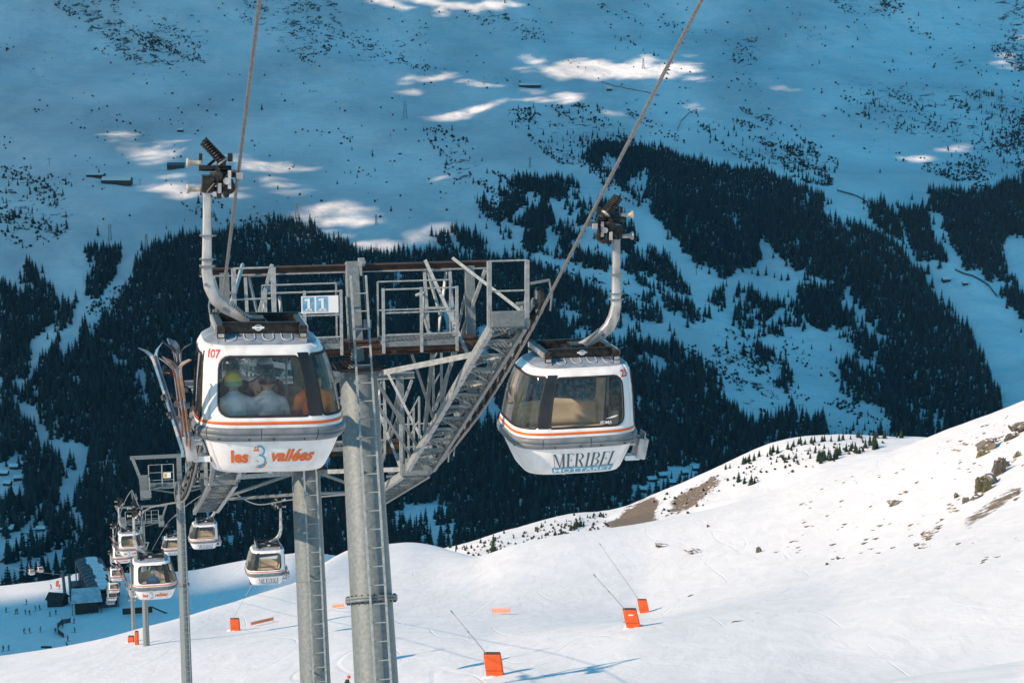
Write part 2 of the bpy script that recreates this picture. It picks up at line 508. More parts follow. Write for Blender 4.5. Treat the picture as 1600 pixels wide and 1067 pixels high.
    ab = N(m, "ShaderNodeMath", operation='ADD'); L(m, at_.outputs['Fac'], ab.inputs[0]); L(m, nb.outputs['Fac'], ab.inputs[1])
    rg = N(m, "ShaderNodeMapRange"); rg.inputs['From Min'].default_value = 1.0; rg.inputs['From Max'].default_value = 1.06; L(m, ab.outputs[0], rg.inputs['Value'])
    gc = N(m, "ShaderNodeValToRGB"); gc.color_ramp.elements[0].color = (0.11, 0.075, 0.05, 1) if near else (0.045, 0.045, 0.045, 1); gc.color_ramp.elements[1].color = (0.30, 0.23, 0.17, 1) if near else (0.13, 0.125, 0.12, 1)
    gn = N(m, "ShaderNodeTexNoise"); gn.inputs['Scale'].default_value = 2.0; gn.inputs['Detail'].default_value = 5; L(m, geo.outputs['Position'], gn.inputs['Vector'])
    L(m, gn.outputs['Fac'], gc.inputs[0])
    mx = N(m, "ShaderNodeMix", data_type='RGBA')
    L(m, rg.outputs[0], mx.inputs['Factor']); L(m, base, mx.inputs[6]); L(m, gc.outputs[0], mx.inputs[7])
    out = mx.outputs[2]
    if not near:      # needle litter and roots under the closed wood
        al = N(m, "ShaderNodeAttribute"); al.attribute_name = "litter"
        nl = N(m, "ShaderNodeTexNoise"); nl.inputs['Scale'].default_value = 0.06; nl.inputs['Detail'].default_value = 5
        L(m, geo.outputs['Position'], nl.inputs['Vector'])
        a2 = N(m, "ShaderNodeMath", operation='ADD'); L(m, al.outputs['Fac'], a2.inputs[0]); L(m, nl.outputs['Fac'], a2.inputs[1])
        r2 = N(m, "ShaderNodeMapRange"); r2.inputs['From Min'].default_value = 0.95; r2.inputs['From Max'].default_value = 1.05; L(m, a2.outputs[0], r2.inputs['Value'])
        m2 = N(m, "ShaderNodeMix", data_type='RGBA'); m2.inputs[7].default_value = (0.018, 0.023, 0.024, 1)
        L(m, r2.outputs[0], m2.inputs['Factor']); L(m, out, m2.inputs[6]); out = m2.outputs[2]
    L(m, out, b.inputs['Base Color'])
    return m
M_SNOW = snow_material("snow", True)
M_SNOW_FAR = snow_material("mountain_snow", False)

def tau_cols(step):
    px = np.arange(-420, 2021, step)
    t = (px - 800) / FPX * 1.035
    side = np.array([0.42, 0.46, 0.5, 0.54, 0.58, 0.62])
    return np.concatenate([-side[::-1], t, side])
def land(name, krows, nsub, step, mt, label):
    tc = tau_cols(step)
    rows_ = []
    for k, n in zip(krows[:-1], nsub):
        for j in range(n): rows_.append(k + j / n)
    rows_.append(krows[-1])
    rows_ = np.array(rows_)
    T = np.clip(tc, TAU[0], TAU[-1])
    fi = (T - TAU[0]) / (TAU[1] - TAU[0]); i0 = np.clip(fi.astype(int), 0, NT-2); w = fi - i0
    ky = KY[:, i0] * (1-w) + KY[:, i0+1] * w
    kk = np.clip(rows_.astype(int), 0, NK-2); fr = rows_ - kk
    Y = ky[kk, :] * (1 - fr[:, None]) + ky[kk+1, :] * fr[:, None]
    X = T[None, :] * Y
    Zv = height(X.ravel(), Y.ravel())
    V = np.stack([X.ravel(), Y.ravel(), Zv], -1)
    me = grid_mesh(name, V, len(tc), len(rows_), mt)
    f = V[:, 1] * CP - V[:, 2] * SP
    px = 800 + FPX * V[:, 0] / f; py = 533.5 - FPX * (V[:, 1] * SP + V[:, 2] * CP) / f
    return me, V, px, py
def bare_attr(me, V, px, py, spots):
    bare = np.full(len(V), 0.0)
    for (poly, y0, y1, val, soft) in spots:
        c0 = np.array(poly).min(0) - 26; c1 = np.array(poly).max(0) + 26
        k = np.nonzero((px > c0[0]) & (px < c1[0]) & (py > c0[1]) & (py < c1[1]) & (V[:, 1] > y0) & (V[:, 1] < y1))[0]
        acc = np.zeros(len(k))
        wxx = px[k] + 9*fbm(V[k, 0]/9, V[k, 1]/14, 97, 3); wyy = py[k] + 6*fbm(V[k, 0]/9, V[k, 1]/14, 98, 3)
        for j in range(16):
            a = j*2.4; r = 3 + 9*(j/16)**.5
            acc += in_poly(wxx + r*1.5*math.cos(a), wyy + r*.7*math.sin(a), poly)
        bare[k] = np.maximum(bare[k], val * sstep(0.0, 0.9, acc/16))
    a = me.attributes.new("bare", 'FLOAT', 'POINT')
    a.data.foreach_set("value", bare.astype(np.float32))
me, V_, px_, py_ = land("snow_slope", list(range(0, 11)), [24, 16, 24, 60, 56, 60, 36, 40, 60, 30], 3.2, M_SNOW, "")
bare_attr(me, V_, px_, py_, [
    ([(935,830),(962,800),(1005,780),(1040,768),(1030,800),(1036,826)], 560, 900, 0.70, 0),
    ([(1046,775),(1080,762),(1120,742),(1140,745),(1110,775),(1072,800),(1046,815)], 560, 900, 0.64, 0),
    ([(1020,790),(1150,725),(1290,692),(1290,700),(1150,740),(1030,815)], 600, 900, 0.36, 0),
    ([(700,866),(800,836),(860,838),(800,868),(760,880)], 560, 900, 0.40, 0),
    ([(1470,690),(1600,640),(1600,760),(1500,790),(1440,780)], 90, 310, 0.36, 0),
    ([(1495,820),(1540,780),(1600,745),(1600,772),(1560,800),(1510,832)], 90, 310, 0.58, 0),
    ([(1425,845),(1470,805),(1475,815),(1440,855)], 90, 310, 0.40, 0),
])
structure(link(bpy.data.objects.new("snow_slope", me)))
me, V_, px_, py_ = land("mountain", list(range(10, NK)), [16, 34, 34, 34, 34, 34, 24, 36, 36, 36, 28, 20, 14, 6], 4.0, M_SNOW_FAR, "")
bare_attr(me, V_, px_, py_, [(p_, 1500, 6000, v_, 0) for p_, v_ in (
    ([(360,-10),(540,-10),(545,60),(500,100),(450,80),(390,45)], .46), ([(90,-10),(190,-10),(200,40),(280,60),(290,100),(220,110),(150,70)], .47), ([(530,40),(620,45),(660,75),(640,110),(540,105)], .44),
    ([(700,8),(830,12),(860,65),(780,62)], .45), ([(1285,-10),(1420,-10),(1400,30),(1300,22)], .46), ([(1420,30),(1490,75),(1550,125),(1490,105)], .46), ([(1550,-10),(1610,-10),(1610,140),(1560,90)], .47),
    ([(215,0),(330,20),(330,110),(240,100)], .44), ([(640,20),(680,40),(690,70),(650,60)], .44), ([(1110,60),(1200,50),(1200,110),(1130,110)], .42), ([(1100,100),(1130,125),(1250,205),(1190,190)], .48),
    ([(1180,225),(1300,250),(1300,292),(1200,262)], .46), ([(770,180),(990,190),(1000,300),(850,250)], .43), ([(0,260),(110,285),(128,370),(0,392)], .43), ([(1110,505),(1250,600),(1190,665),(1060,545)], .44), ([(1300,120),(1600,140),(1600,250),(1400,215)], .44), ([(660,205),(775,262),(700,294)], .44))])
MOUNTAIN = (me, V_, px_, py_)
structure(link(bpy.data.objects.new("mountain", me)))
# ground behind the camera, rising gently
bx = np.linspace(-420, 420, 40); by = np.linspace(-420, 2.5, 30)
XX, YY = np.meshgrid(bx, by)
ZZ = -12 - 0.012 * np.abs(XX) + np.maximum(-YY, 0) * 0.22 + 1.2 * fbm(XX/40, YY/40, 90, 3) - 10*sstep(30, 120, np.abs(XX))
me = grid_mesh("snowfield", np.stack([XX.ravel(), YY.ravel(), ZZ.ravel()], -1), 40, 30, M_SNOW)
structure(link(bpy.data.objects.new("snowfield", me)))
# ================================================================ unseen slab added to shade the valley, gaps cut for the sun patches
SUNLIT = [  # where the far slopes catch the sun, as outlines seen in the photograph
 [(838,100),(852,98),(862,104),(885,99),(905,93),(930,97),(965,100),(1005,98),(1030,102),(1060,97),(1085,104),(1095,112),(1070,113),(1050,124),(1025,120),(990,122),(960,119),(935,126),(905,121),(880,124),(862,117),(850,108)],
 [(812,88),(826,91),(842,100),(834,102),(820,96)],
 [(660,185),(690,179),(718,173),(748,167),(775,164),(790,160),(800,157),(770,170),(742,178),(720,186),(690,187)],
 [(608,124),(650,125),(690,122),(700,114),(708,116),(704,124),(690,127),(650,128)],
 [(720,126),(748,129),(775,133),(748,134)], [(790,140),(830,143),(850,147),(838,150),(805,145)],
 [(876,146),(915,144),(910,152),(898,161),(884,162),(880,154),(860,152)], [(810,158),(835,156),(870,160),(890,165),(860,163)],
 [(630,2),(660,-2),(700,4),(735,6),(765,2),(800,5),(818,7),(785,10),(784,17),(760,12),(742,11),(738,18),(720,12),(702,14),(700,26),(688,28),(684,20),(690,12),(650,6)], [(575,-2),(612,-2),(620,8),(648,17),(620,15),(595,8)],
 [(466,346),(470,334),(482,326),(505,322),(535,316),(565,322),(592,330),(598,336),(584,344),(602,348),(570,353),(540,350),(505,356),(478,350)],
 [(536,372),(548,368),(532,366)], [(545,378),(575,377),(610,378),(645,381),(620,388),(600,394),(570,386)], [(648,360),(654,356),(662,364),(676,360),(692,354),(698,357),(680,364),(668,374),(650,378),(656,368)],
 [(206,241),(224,246),(238,256),(258,232),(268,214),(262,218),(245,232),(228,234)], [(196,232),(216,219),(222,220),(205,234)], [(270,222),(290,220),(284,232),(262,250),(252,254)],
 [(382,258),(410,255),(440,260),(468,268),(440,273),(410,271),(385,266)], [(255,268),(282,272),(290,280),(272,280)], [(228,290),(262,292),(300,300),(340,303),(380,310),(340,310),(290,301),(250,297)], [(275,284),(310,300),(300,310),(272,312)],
 [(150,208),(186,205),(190,214),(178,222),(160,214)],
 [(1418,249),(1440,246),(1462,250),(1455,257),(1432,257)], [(1464,231),(1500,228),(1516,232),(1480,236)], [(1080,168),(1092,169),(1086,176)],
 [(1196,132),(1224,136),(1250,142),(1215,140)], [(630,148),(655,140),(668,148),(640,152)], [(630,134),(640,131),(648,138)],
 [(664,278),(700,276),(712,278),(690,281)], [(1080,122),(1098,118),(1100,124)], [(940,168),(965,172),(968,178),(955,177)],
]
BLOCKER_Z = 1100.0
def in_any_c(x, y, polys):
    k = np.zeros(x.shape, bool)
    for p in polys: k |= in_poly(x, y, p)
    return k
def on_blocker(X, Y, Zg):
    t = (BLOCKER_Z - Zg) / sun_dir.z
    return X + sun_dir.x * t, Y + sun_dir.y * t
GAP = 14.0; GAPX = 9.0
# edge of the added slab: sunlight ends across the foot of the near ridge
x0, y0 = on_blocker(-1900.0, 380.0, -165.0); x1, y1 = on_blocker(2400.0, 6300.0, 300.0)
nx = int((x1 - x0) / GAPX); ny = int((y1 - y0) / GAP)
cx_ = x0 + (np.arange(nx) + 0.5) * GAPX; cy_ = y0 + (np.arange(ny) + 0.5) * GAP
CXX, CYY = np.meshgrid(cx_, cy_)
# ground point lit through each slab cell (fixed-point iteration down the sun ray)
zg = np.full(CXX.shape, -150.0)
for _ in range(14):
    t = (BLOCKER_Z - zg) / sun_dir.z
    gx = CXX - sun_dir.x * t; gy = CYY - sun_dir.y * t
    gyc = np.clip(gy, 3, 5900)
    zn = height(np.clip(gx, -0.6*gyc, 0.6*gyc).ravel(), gyc.ravel()).reshape(gx.shape)
    zg = 0.5*zg + 0.5*zn
f_ = gy * CP - zg * SP
gpx = 800 + FPX * gx / np.maximum(f_, 1); gpy = 533.5 - FPX * (gy * SP + zg * CP) / np.maximum(f_, 1)
wx = gpx + 18 * fbm(gx/90, gy/130, 51, 4) + RNG.normal(0, 2.0, CXX.shape); wy = gpy + 7 * fbm(gx/60, gy/240, 52, 4) + RNG.normal(0, 1.0, CXX.shape)
solid = np.ones(CXX.shape, bool)
veil = fbm(gx/170 + gy/400, gy/70, 53, 4)
for poly in SUNLIT:
    solid &= ~(in_poly(wx, wy, poly) & (gy > 1900) & (veil > -0.42 + 0.25*RNG.uniform(-1, 1, CXX.shape)))
# scattered holes in the slab that let some light through
thin = in_any_c(wx, wy, [[(1420,-80),(1700,-80),(1700,90),(1560,110),(1480,40)], [(430,300),(700,318),(720,400),(520,400),(430,360)], [(180,190),(480,235),(500,300),(230,305),(140,230)], [(800,85),(1120,85),(1130,135),(820,135)]])
solid &= ~(thin & (veil + 0.5*fbm(gx/40, gy/90, 54, 3) > 0.30) & (RNG.uniform(0, 1, CXX.shape) < 0.30))
streak = fbm(gx/300 + gy/260, gy/60, 57, 4)
# near edge: the sunlit ridge and foreground stay outside the shade
edge = 60 * fbm(gx/160, gy/160, 55, 4)
lit_ridge = (gpx > 470) & (gy < 1010 + edge) & (gy > 300)
lit_near = (gy < 400)
lit_knoll = (gpx > 325) & (gpx <= 480) & (gpy < 905 + 10*fbm(gx/40, gy/40, 58, 3)) & (gy < 640) & (gy > 300)
lit_knoll |= (gpx > 480) & (gpx <= 760) & (gy < 640 + edge*0.3)
lit_bench = (gpx < 135) & (gy > 555 + 18*fbm(gx/30, gy/30, 59, 3)) & (gy < 640)
solid &= ~(lit_ridge | lit_near | lit_knoll | lit_bench)
solid &= (gpx > -300 + 40*edge/60) & (gpx < 1900 + 40*edge/60) & (gpy > -110 + 30*edge/60)
# mesh: lumpy slab, walls along the sun ray so that the gaps stay open
idx = -np.ones((ny + 1, nx + 1), int)
use = np.zeros((ny + 1, nx + 1), bool)
use[:-1, :-1] |= solid; use[1:, :-1] |= solid; use[:-1, 1:] |= solid; use[1:, 1:] |= solid
idx[use] = np.arange(use.sum())
vy, vx = np.nonzero(use)
bxv = x0 + vx * GAPX; byv = y0 + vy * GAP
lump = 18 * fbm(bxv/120, byv/120, 61, 3)
bot = np.stack([bxv, byv, BLOCKER_Z + 0.0*lump], -1)
sd = np.array(sun_dir) / sun_dir.z
top = bot + sd[None, :] * (90 + 2*lump)[:, None]
nb_ = len(bot)
cells = np.argwhere(solid)
a = idx[cells[:, 0], cells[:, 1]]; b = idx[cells[:, 0], cells[:, 1]+1]; c = idx[cells[:, 0]+1, cells[:, 1]+1]; d = idx[cells[:, 0]+1, cells[:, 1]]
quads = [np.stack([d, c, b, a], -1), np.stack([a, b, c, d], -1) + nb_]
pad = np.pad(solid, 1)
for (dy_, dx_, e0, e1) in ((-1, 0, (0,0), (0,1)), (1, 0, (1,1), (1,0)), (0, -1, (1,0), (0,0)), (0, 1, (0,1), (1,1))):
    nbk = pad[1+dy_:1+dy_+ny, 1+dx_:1+dx_+nx]
    cc = np.argwhere(solid & ~nbk)
    p = idx[cc[:, 0]+e0[0], cc[:, 1]+e0[1]]; q = idx[cc[:, 0]+e1[0], cc[:, 1]+e1[1]]
    quads.append(np.stack([p, q, q + nb_, p + nb_], -1))
Q = np.concatenate(quads)
me = bpy.data.meshes.new("sun_blocker")
VV = np.concatenate([bot, top])
me.vertices.add(len(VV)); me.vertices.foreach_set("co", VV.astype(np.float32).ravel())
me.loops.add(len(Q)*4); me.loops.foreach_set("vertex_index", Q.astype(np.int32).ravel())
me.polygons.add(len(Q)); me.polygons.foreach_set("loop_start", np.arange(len(Q), dtype=np.int32)*4); me.polygons.foreach_set("loop_total", np.full(len(Q), 4, dtype=np.int32))
m = bpy.data.materials.new("sun_blocker"); m.use_nodes = True
nt = m.node_tree; nt.nodes.clear()
df = nt.nodes.new("ShaderNodeBsdfDiffuse"); df.inputs[0].default_value = (0.9, 0.9, 0.92, 1)
nt.links.new(df.outputs[0], nt.nodes.new("ShaderNodeOutputMaterial").inputs[0])
me.materials.append(m); me.update(calc_edges=True)
structure(link(bpy.data.objects.new("sun_blocker", me)))  # out of view, added only to block and shape the sunlight
# ================================================================ trees
M_FIR = noise_mix("fir_needles", (0.012, 0.026, 0.026), (0.032, 0.052, 0.046), 1.5, 0.9, spec=0.1)
def vary(m, lo, hi):
    """each tree its own tone"""
    nt = m.node_tree; b = nt.nodes["Principled BSDF"]; src = b.inputs['Base Color'].links[0].from_socket
    oi = nt.nodes.new("ShaderNodeObjectInfo"); mr = nt.nodes.new("ShaderNodeMapRange"); mr.inputs['To Min'].default_value = lo; mr.inputs['To Max'].default_value = hi
    nt.links.new(oi.outputs['Random'], mr.inputs['Value']); vm = nt.nodes.new("ShaderNodeVectorMath"); vm.operation = 'SCALE'
    nt.links.new(src, vm.inputs[0]); nt.links.new(mr.outputs[0], vm.inputs['Scale']); nt.links.new(vm.outputs[0], b.inputs['Base Color'])
vary(M_FIR, 0.5, 1.7)
M_TRUNK = noise_mix("fir_bark", (0.05, 0.035, 0.025), (0.09, 0.065, 0.05), 6, 0.9)
M_SHRUB = noise_mix("bare_shrub", (0.04, 0.045, 0.045), (0.08, 0.075, 0.07), 1.0, 0.9, spec=0.1)
def fir_bm(seed, tiers=10, seg=9, width=0.19, skip=0.08):
    """fir of unit height: drooping, ragged whorls of branches round the trunk"""
    rnd = random.Random(seed)
    b = MB()
    for i in range(tiers):
        t = i / (tiers - 1)
        z = 0.10 + 0.82 * t
        r = width * (1 - t) ** 0.85 * rnd.uniform(0.85, 1.12) + 0.012
        n = seg if t < 0.7 else max(5, seg - 3)
        ph = rnd.uniform(0, 6.28)
        for k in range(n):
            if rnd.random() < skip: continue
            a = ph + 2*math.pi*(k + rnd.uniform(-.2, .2))/n
            rr = r * rnd.uniform(0.7, 1.18); w = 3.0 * rr / n + 0.014
            dz = -rr * rnd.uniform(0.25, 0.6)
            ca, sa = math.cos(a), math.sin(a)
            p0 = (0.0, 0.0, z + 0.075 * (1 - 0.4*t))
            pl = (ca*rr*0.62 - sa*w, sa*rr*0.62 + ca*w, z + dz*0.75 - 0.012)
            pr = (ca*rr*0.62 + sa*w, sa*rr*0.62 - ca*w, z + dz*0.75 - 0.012)
            pt = (ca*rr, sa*rr, z + dz)
            b.add([p0, pl, pt, pr], [(0, 1, 2), (0, 2, 3)])
    b.add([(0.015,0,0.9),(-0.008,0.013,0.9),(-0.008,-0.013,0.9),(0,0,1.0)], [(0,1,3),(1,2,3),(2,0,3)])
    return b
def trunk_bm():
    return MB().tube([(0,0,-0.08),(0,0,0.5),(0,0,0.9)], [0.022,0.014,0.004], 5, caps=False)
FIR_ME = [fir_bm(s, tiers=t, width=w).mesh("fir_tree", M_FIR) for s, t, w in ((1,9,.19),(2,10,.16),(3,8,.21),(4,10,.145))]
def far_fir_mesh(i):
    b = fir_bm(10+i, tiers=9, seg=8, width=(.22,.19,.25,.18)[i], skip=.1)
    n = len(b.f)
    t = trunk_bm(); b.add(t.v, t.f, 1)
    return b.mesh("fir_tree", [M_FIR, M_TRUNK])
FAR_ME = [far_fir_mesh(i) for i in range(4)]
def shrub_mesh(seed):
    rnd = random.Random(seed); b = MB()
    for k in range(26):
        a = rnd.uniform(0, 6.28); e = rnd.uniform(0.1, 1.4); r = rnd.uniform(.4, 1)
        p = Vector((math.cos(a)*math.cos(e)*r*.75, math.sin(a)*math.cos(e)*r*.75, math.sin(e)*r))
        q = Vector((rnd.uniform(-.3,.3), rnd.uniform(-.3,.3), 0))
        s = Vector((rnd.uniform(-.25,.25), rnd.uniform(-.25,.25), rnd.uniform(-.1,.2)))
        b.add([q, p + s, p - s], [(0, 1, 2)])
    return b.mesh("shrub", M_SHRUB)
SHRUB_ME = [shrub_mesh(s) for s in (1, 2, 3)]

DENSE = [
 [(141,525),(161,486),(185,457),(210,423),(224,398),(244,384),(278,372),(312,369),(370,362),(420,358),(440,348),(480,352),(520,370),(560,392),(640,397),(690,392),(760,400),(840,410),(850,427),(885,434),(920,447),(950,464),(1000,482),(1000,530),(1040,545),(1060,545),(1100,570),(1120,595),(1125,620),(1150,640),(1165,665),(1200,655),(1225,645),(1235,630),(1250,655),(1285,655),(1300,690),(1430,690),(1300,760),(1050,830),(800,880),(680,900),(540,900),(300,930),(0,940),(0,600),(41,613),(60,580),(80,540),(100,500)],
 [(0,445),(10,447),(29,455),(58,457),(35,430),(36,408),(54,423),(78,452),(102,472),(120,480),(110,500),(78,506),(49,535),(44,569),(41,613),(34,584),(0,603)],
 [(135,450),(150,395),(165,392),(185,385),(195,390),(180,430),(160,462),(140,468)], [(135,385),(152,388),(142,408),(134,402)],
 [(985,225),(1035,228),(1075,250),(1110,262),(1200,268),(1250,288),(1285,312),(1292,340),(1340,350),(1380,372),(1412,397),(1440,430),(1457,462),(1480,487),(1510,517),(1537,560),(1552,605),(1566,640),(1560,700),(1400,700),(1400,690),(1380,640),(1345,628),(1320,605),(1315,572),(1335,558),(1360,585),(1385,585),(1340,550),(1310,520),(1290,500),(1262,490),(1240,470),(1235,460),(1265,452),(1310,448),(1280,440),(1247,425),(1215,395),(1187,365),(1195,405),(1170,420),(1145,425),(1130,437),(1110,420),(1085,410),(1060,380),(1034,352),(1002,322),(975,296),(970,250)],
 [(745,320),(790,282),(830,275),(890,285),(920,305),(955,320),(985,362),(1010,386),(1045,408),(1060,432),(1080,460),(1050,456),(1000,446),(960,432),(900,410),(850,398),(800,385),(770,360)],
 [(1000,465),(1040,460),(1060,468),(1080,475),(1105,490),(1100,508),(1075,512),(1060,495),(1045,515),(1060,530),(1035,535),(1030,520),(1000,520)],
 [(1107,470),(1125,457),(1160,455),(1190,465),(1215,475),(1235,485),(1255,495),(1260,530),(1245,540),(1215,525),(1180,525),(1145,500),(1135,488),(1120,480)],
 [(1235,465),(1265,452),(1310,450),(1325,475),(1345,500),(1375,530),(1400,560),(1380,575),(1345,548),(1310,520),(1300,510),(1290,520),(1265,510),(1255,495),(1240,480)],
 [(1172,545),(1185,545),(1215,555),(1235,580),(1245,615),(1235,625),(1215,600),(1190,570)],
 [(1357,322),(1380,318),(1400,342),(1412,372),(1415,387),(1385,367),(1362,344)],
 [(1405,326),(1440,324),(1455,342),(1462,377),(1478,412),(1450,412),(1430,402),(1418,382)],
 [(1450,302),(1500,300),(1540,302),(1610,275),(1610,375),(1575,370),(1565,385),(1575,430),(1590,450),(1560,440),(1510,420),(1490,390),(1475,345),(1452,330)],
 [(1562,450),(1590,455),(1610,470),(1610,520),(1580,482)],
 [(680,370),(700,360),(705,390),(688,388)], [(708,362),(735,364),(755,380),(758,395),(720,390)],
 [(905,225),(960,205),(1000,215),(1012,250),(990,262),(975,300),(925,270),(905,250)],
 [(20,905),(60,893),(120,880),(150,880),(150,900),(0,925)],
]
GAPS = [
 [(5,612),(20,618),(60,645),(72,690),(110,685),(140,700),(130,750),(117,770),(118,790),(130,820),(95,785),(95,760),(115,720),(105,700),(65,705),(58,680),(30,640),(20,625)],
 [(210,590),(225,580),(232,610),(235,625),(222,630),(228,612)], [(175,560),(200,565),(195,572),(180,570)],
 [(0,730),(35,700),(48,695),(30,715),(40,740),(40,765),(0,770)], [(0,850),(20,832),(75,815),(80,838),(55,842),(20,852),(0,868)], [(20,884),(60,874),(105,862),(100,873),(60,888),(0,908),(0,890)],
 [(615,797),(660,792),(710,798),(690,806),(630,815),(615,812)], [(650,822),(700,822),(750,827),(700,837),(660,837)],
 [(985,765),(1060,732),(1110,718),(1085,745),(1010,780)], [(735,630),(775,620),(780,650),(750,660)], [(870,480),(905,488),(912,502),(880,497)], [(905,515),(930,520),(925,532)], [(985,500),(1045,510),(1050,530),(1000,527)],
 [(1325,468),(1345,490),(1390,535),(1394,541),(1360,522),(1335,500)], [(1128,320),(1155,345),(1170,362),(1150,348)], [(1436,636),(1450,640),(1445,655)], [(1455,640),(1478,650),(1470,668)],
 [(410,440),(432,452),(425,470)], [(603,476),(616,470),(617,492),(608,494)], [(520,488),(538,484),(534,496)], [(690,480),(712,470),(716,540),(700,560)], [(745,520),(760,510),(765,560),(750,570)],
 [(130,470),(170,465),(190,440),(215,410),(205,430),(165,490),(150,520),(140,515)], [(855,310),(900,325),(905,352),(870,345)],
 [(90,520),(120,500),(125,530),(95,560)], [(50,800),(65,795),(62,812)], [(95,690),(105,720),(98,728)],
]
SPARSE = [ ([(1345,158),(1375,156),(1385,180),(1350,184)], 40, 10, 1.0), ([(1500,160),(1560,140),(1610,185),(1610,250),(1540,215)], 32, 14, 0.9), ([(1215,228),(1270,228),(1290,262),(1305,292),(1260,287),(1220,262)], 38, 16, 1.0), ([(905,215),(985,205),(1012,245),(990,300),(930,275)], 30, 14, 1.0),
  # (outline, trees per 1000 px2, shrubs per 1000 px2, tree scale)
 ([(770,175),(860,165),(905,162),(950,170),(985,215),(1000,250),(985,320),(940,280),(863,250),(824,214)], 9, 22, 1.0),
 ([(660,205),(720,190),(735,230),(775,262),(760,292),(700,294),(690,250)], 5, 12, 0.9),
 ([(740,270),(830,262),(850,290),(760,330),(735,310)], 3, 12, 1.0),
 ([(1290,130),(1350,125),(1400,140),(1440,160),(1500,150),(1560,130),(1610,150),(1610,245),(1560,240),(1520,210),(1460,210),(1400,205),(1340,180)], 8, 10, 0.9),
 ([(1440,265),(1450,255),(1500,255),(1545,255),(1610,253),(1610,300),(1530,300),(1520,290),(1480,280)], 14, 30, 0.8),
 ([(1075,205),(1120,185),(1170,190),(1220,210),(1260,215),(1315,250),(1300,292),(1260,287),(1210,264),(1110,242)], 6, 28, 1.0),
 ([(1100,100),(1130,130),(1180,170),(1240,200),(1260,215),(1190,190),(1130,155)], 3, 30, 0.7),
 ([(0,260),(60,262),(110,285),(128,340),(110,370),(40,390),(0,392)], 5, 14, 1.0),
 ([(270,320),(330,300),(380,345),(440,330),(450,350),(370,360),(280,345)], 4, 12, 1.0),
 ([(950,55),(1010,60),(1020,95),(960,90)], 4, 5, 0.9), ([(1140,60),(1190,55),(1190,100),(1150,100)], 5, 7, 0.9),
 ([(360,0),(540,0),(540,70),(480,110),(440,70),(380,40)], 1.2, 14, 0.7),
 ([(530,45),(600,45),(640,70),(700,110),(560,112),(530,95)], 0.8, 9, 0.7), ([(700,10),(830,15),(860,70),(760,55)], 0.5, 12, 0.6),
 ([(85,0),(190,0),(180,30),(280,60),(290,100),(220,110),(150,80),(100,30)], 0.4, 22, 0.6),
 ([(1285,0),(1420,0),(1400,25),(1300,22)], 0.5, 16, 0.6), ([(1420,30),(1480,70),(1540,120),(1490,110),(1430,70)], 0.4, 14, 0.6), ([(1560,0),(1610,0),(1610,130),(1550,80)], 0.6, 18, 0.6),
 ([(1115,505),(1180,500),(1240,600),(1180,660),(1140,600),(1060,540),(1050,520)], 0.5, 10, 0.6),
 ([(1300,560),(1340,555),(1400,640),(1300,640)], 2, 14, 0.8), ([(1260,620),(1400,660),(1400,680),(1280,670)], 2, 12, 0.8),
 ([(1470,215),(1600,215),(1600,260),(1480,250)], 5, 12, 0.9), ([(135,480),(200,440),(235,395),(245,385),(180,480),(150,520)], 2, 16, 0.8),
 ([(640,-20),(1610,-20),(1610,140),(640,140)], 0.14, 1.6, 0.7), ([(0,-20),(640,-20),(640,250),(0,250)], 0.08, 1.1, 0.6), ([(1100,100),(1610,100),(1610,260),(1100,260)], 0.2, 1.2, 0.7), ([(440,200),(760,200),(760,350),(440,350)], 0.1, 0.8, 0.6), ([(60,250),(450,250),(450,380),(60,380)], .05, .7, .6),
 ([(230,40),(300,30),(330,110),(290,120),(240,90)], 0.2, 14, 0.6), ([(900,10),(960,5),(1010,40),(940,60)], .3, 10, .6), ([(1000,440),(1330,560),(1250,640),(1080,560)], .3, 6, .6),
 ([(960,165),(1060,140),(1110,200),(1060,240),(1000,215)], 2, 8, 0.8),
 ([(850,410),(1000,440),(1060,470),(1000,500),(900,460)], 2, 8, 0.9),
]
def tree_h(py):
    """height in metres of the trees that stand where the photo shows py"""
    return np.interp(py, [0, 150, 300, 420, 600, 800], [7.5, 9.2, 11.5, 12.6, 14.2, 15.5])
def in_any(x, y, polys):
    k = np.zeros(x.shape, bool)
    for p in polys: k |= in_poly(x, y, p)
    return k
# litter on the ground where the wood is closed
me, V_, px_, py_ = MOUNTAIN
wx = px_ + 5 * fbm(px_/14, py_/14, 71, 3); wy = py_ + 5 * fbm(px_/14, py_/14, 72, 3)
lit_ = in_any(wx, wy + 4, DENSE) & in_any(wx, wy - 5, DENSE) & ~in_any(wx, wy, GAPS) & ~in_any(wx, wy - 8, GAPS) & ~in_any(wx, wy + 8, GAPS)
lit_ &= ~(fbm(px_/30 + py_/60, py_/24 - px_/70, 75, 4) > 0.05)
a = me.attributes.new("litter", 'FLOAT', 'POINT'); a.data.foreach_set("value", np.where(lit_, 0.60, 0.0).astype(np.float32))
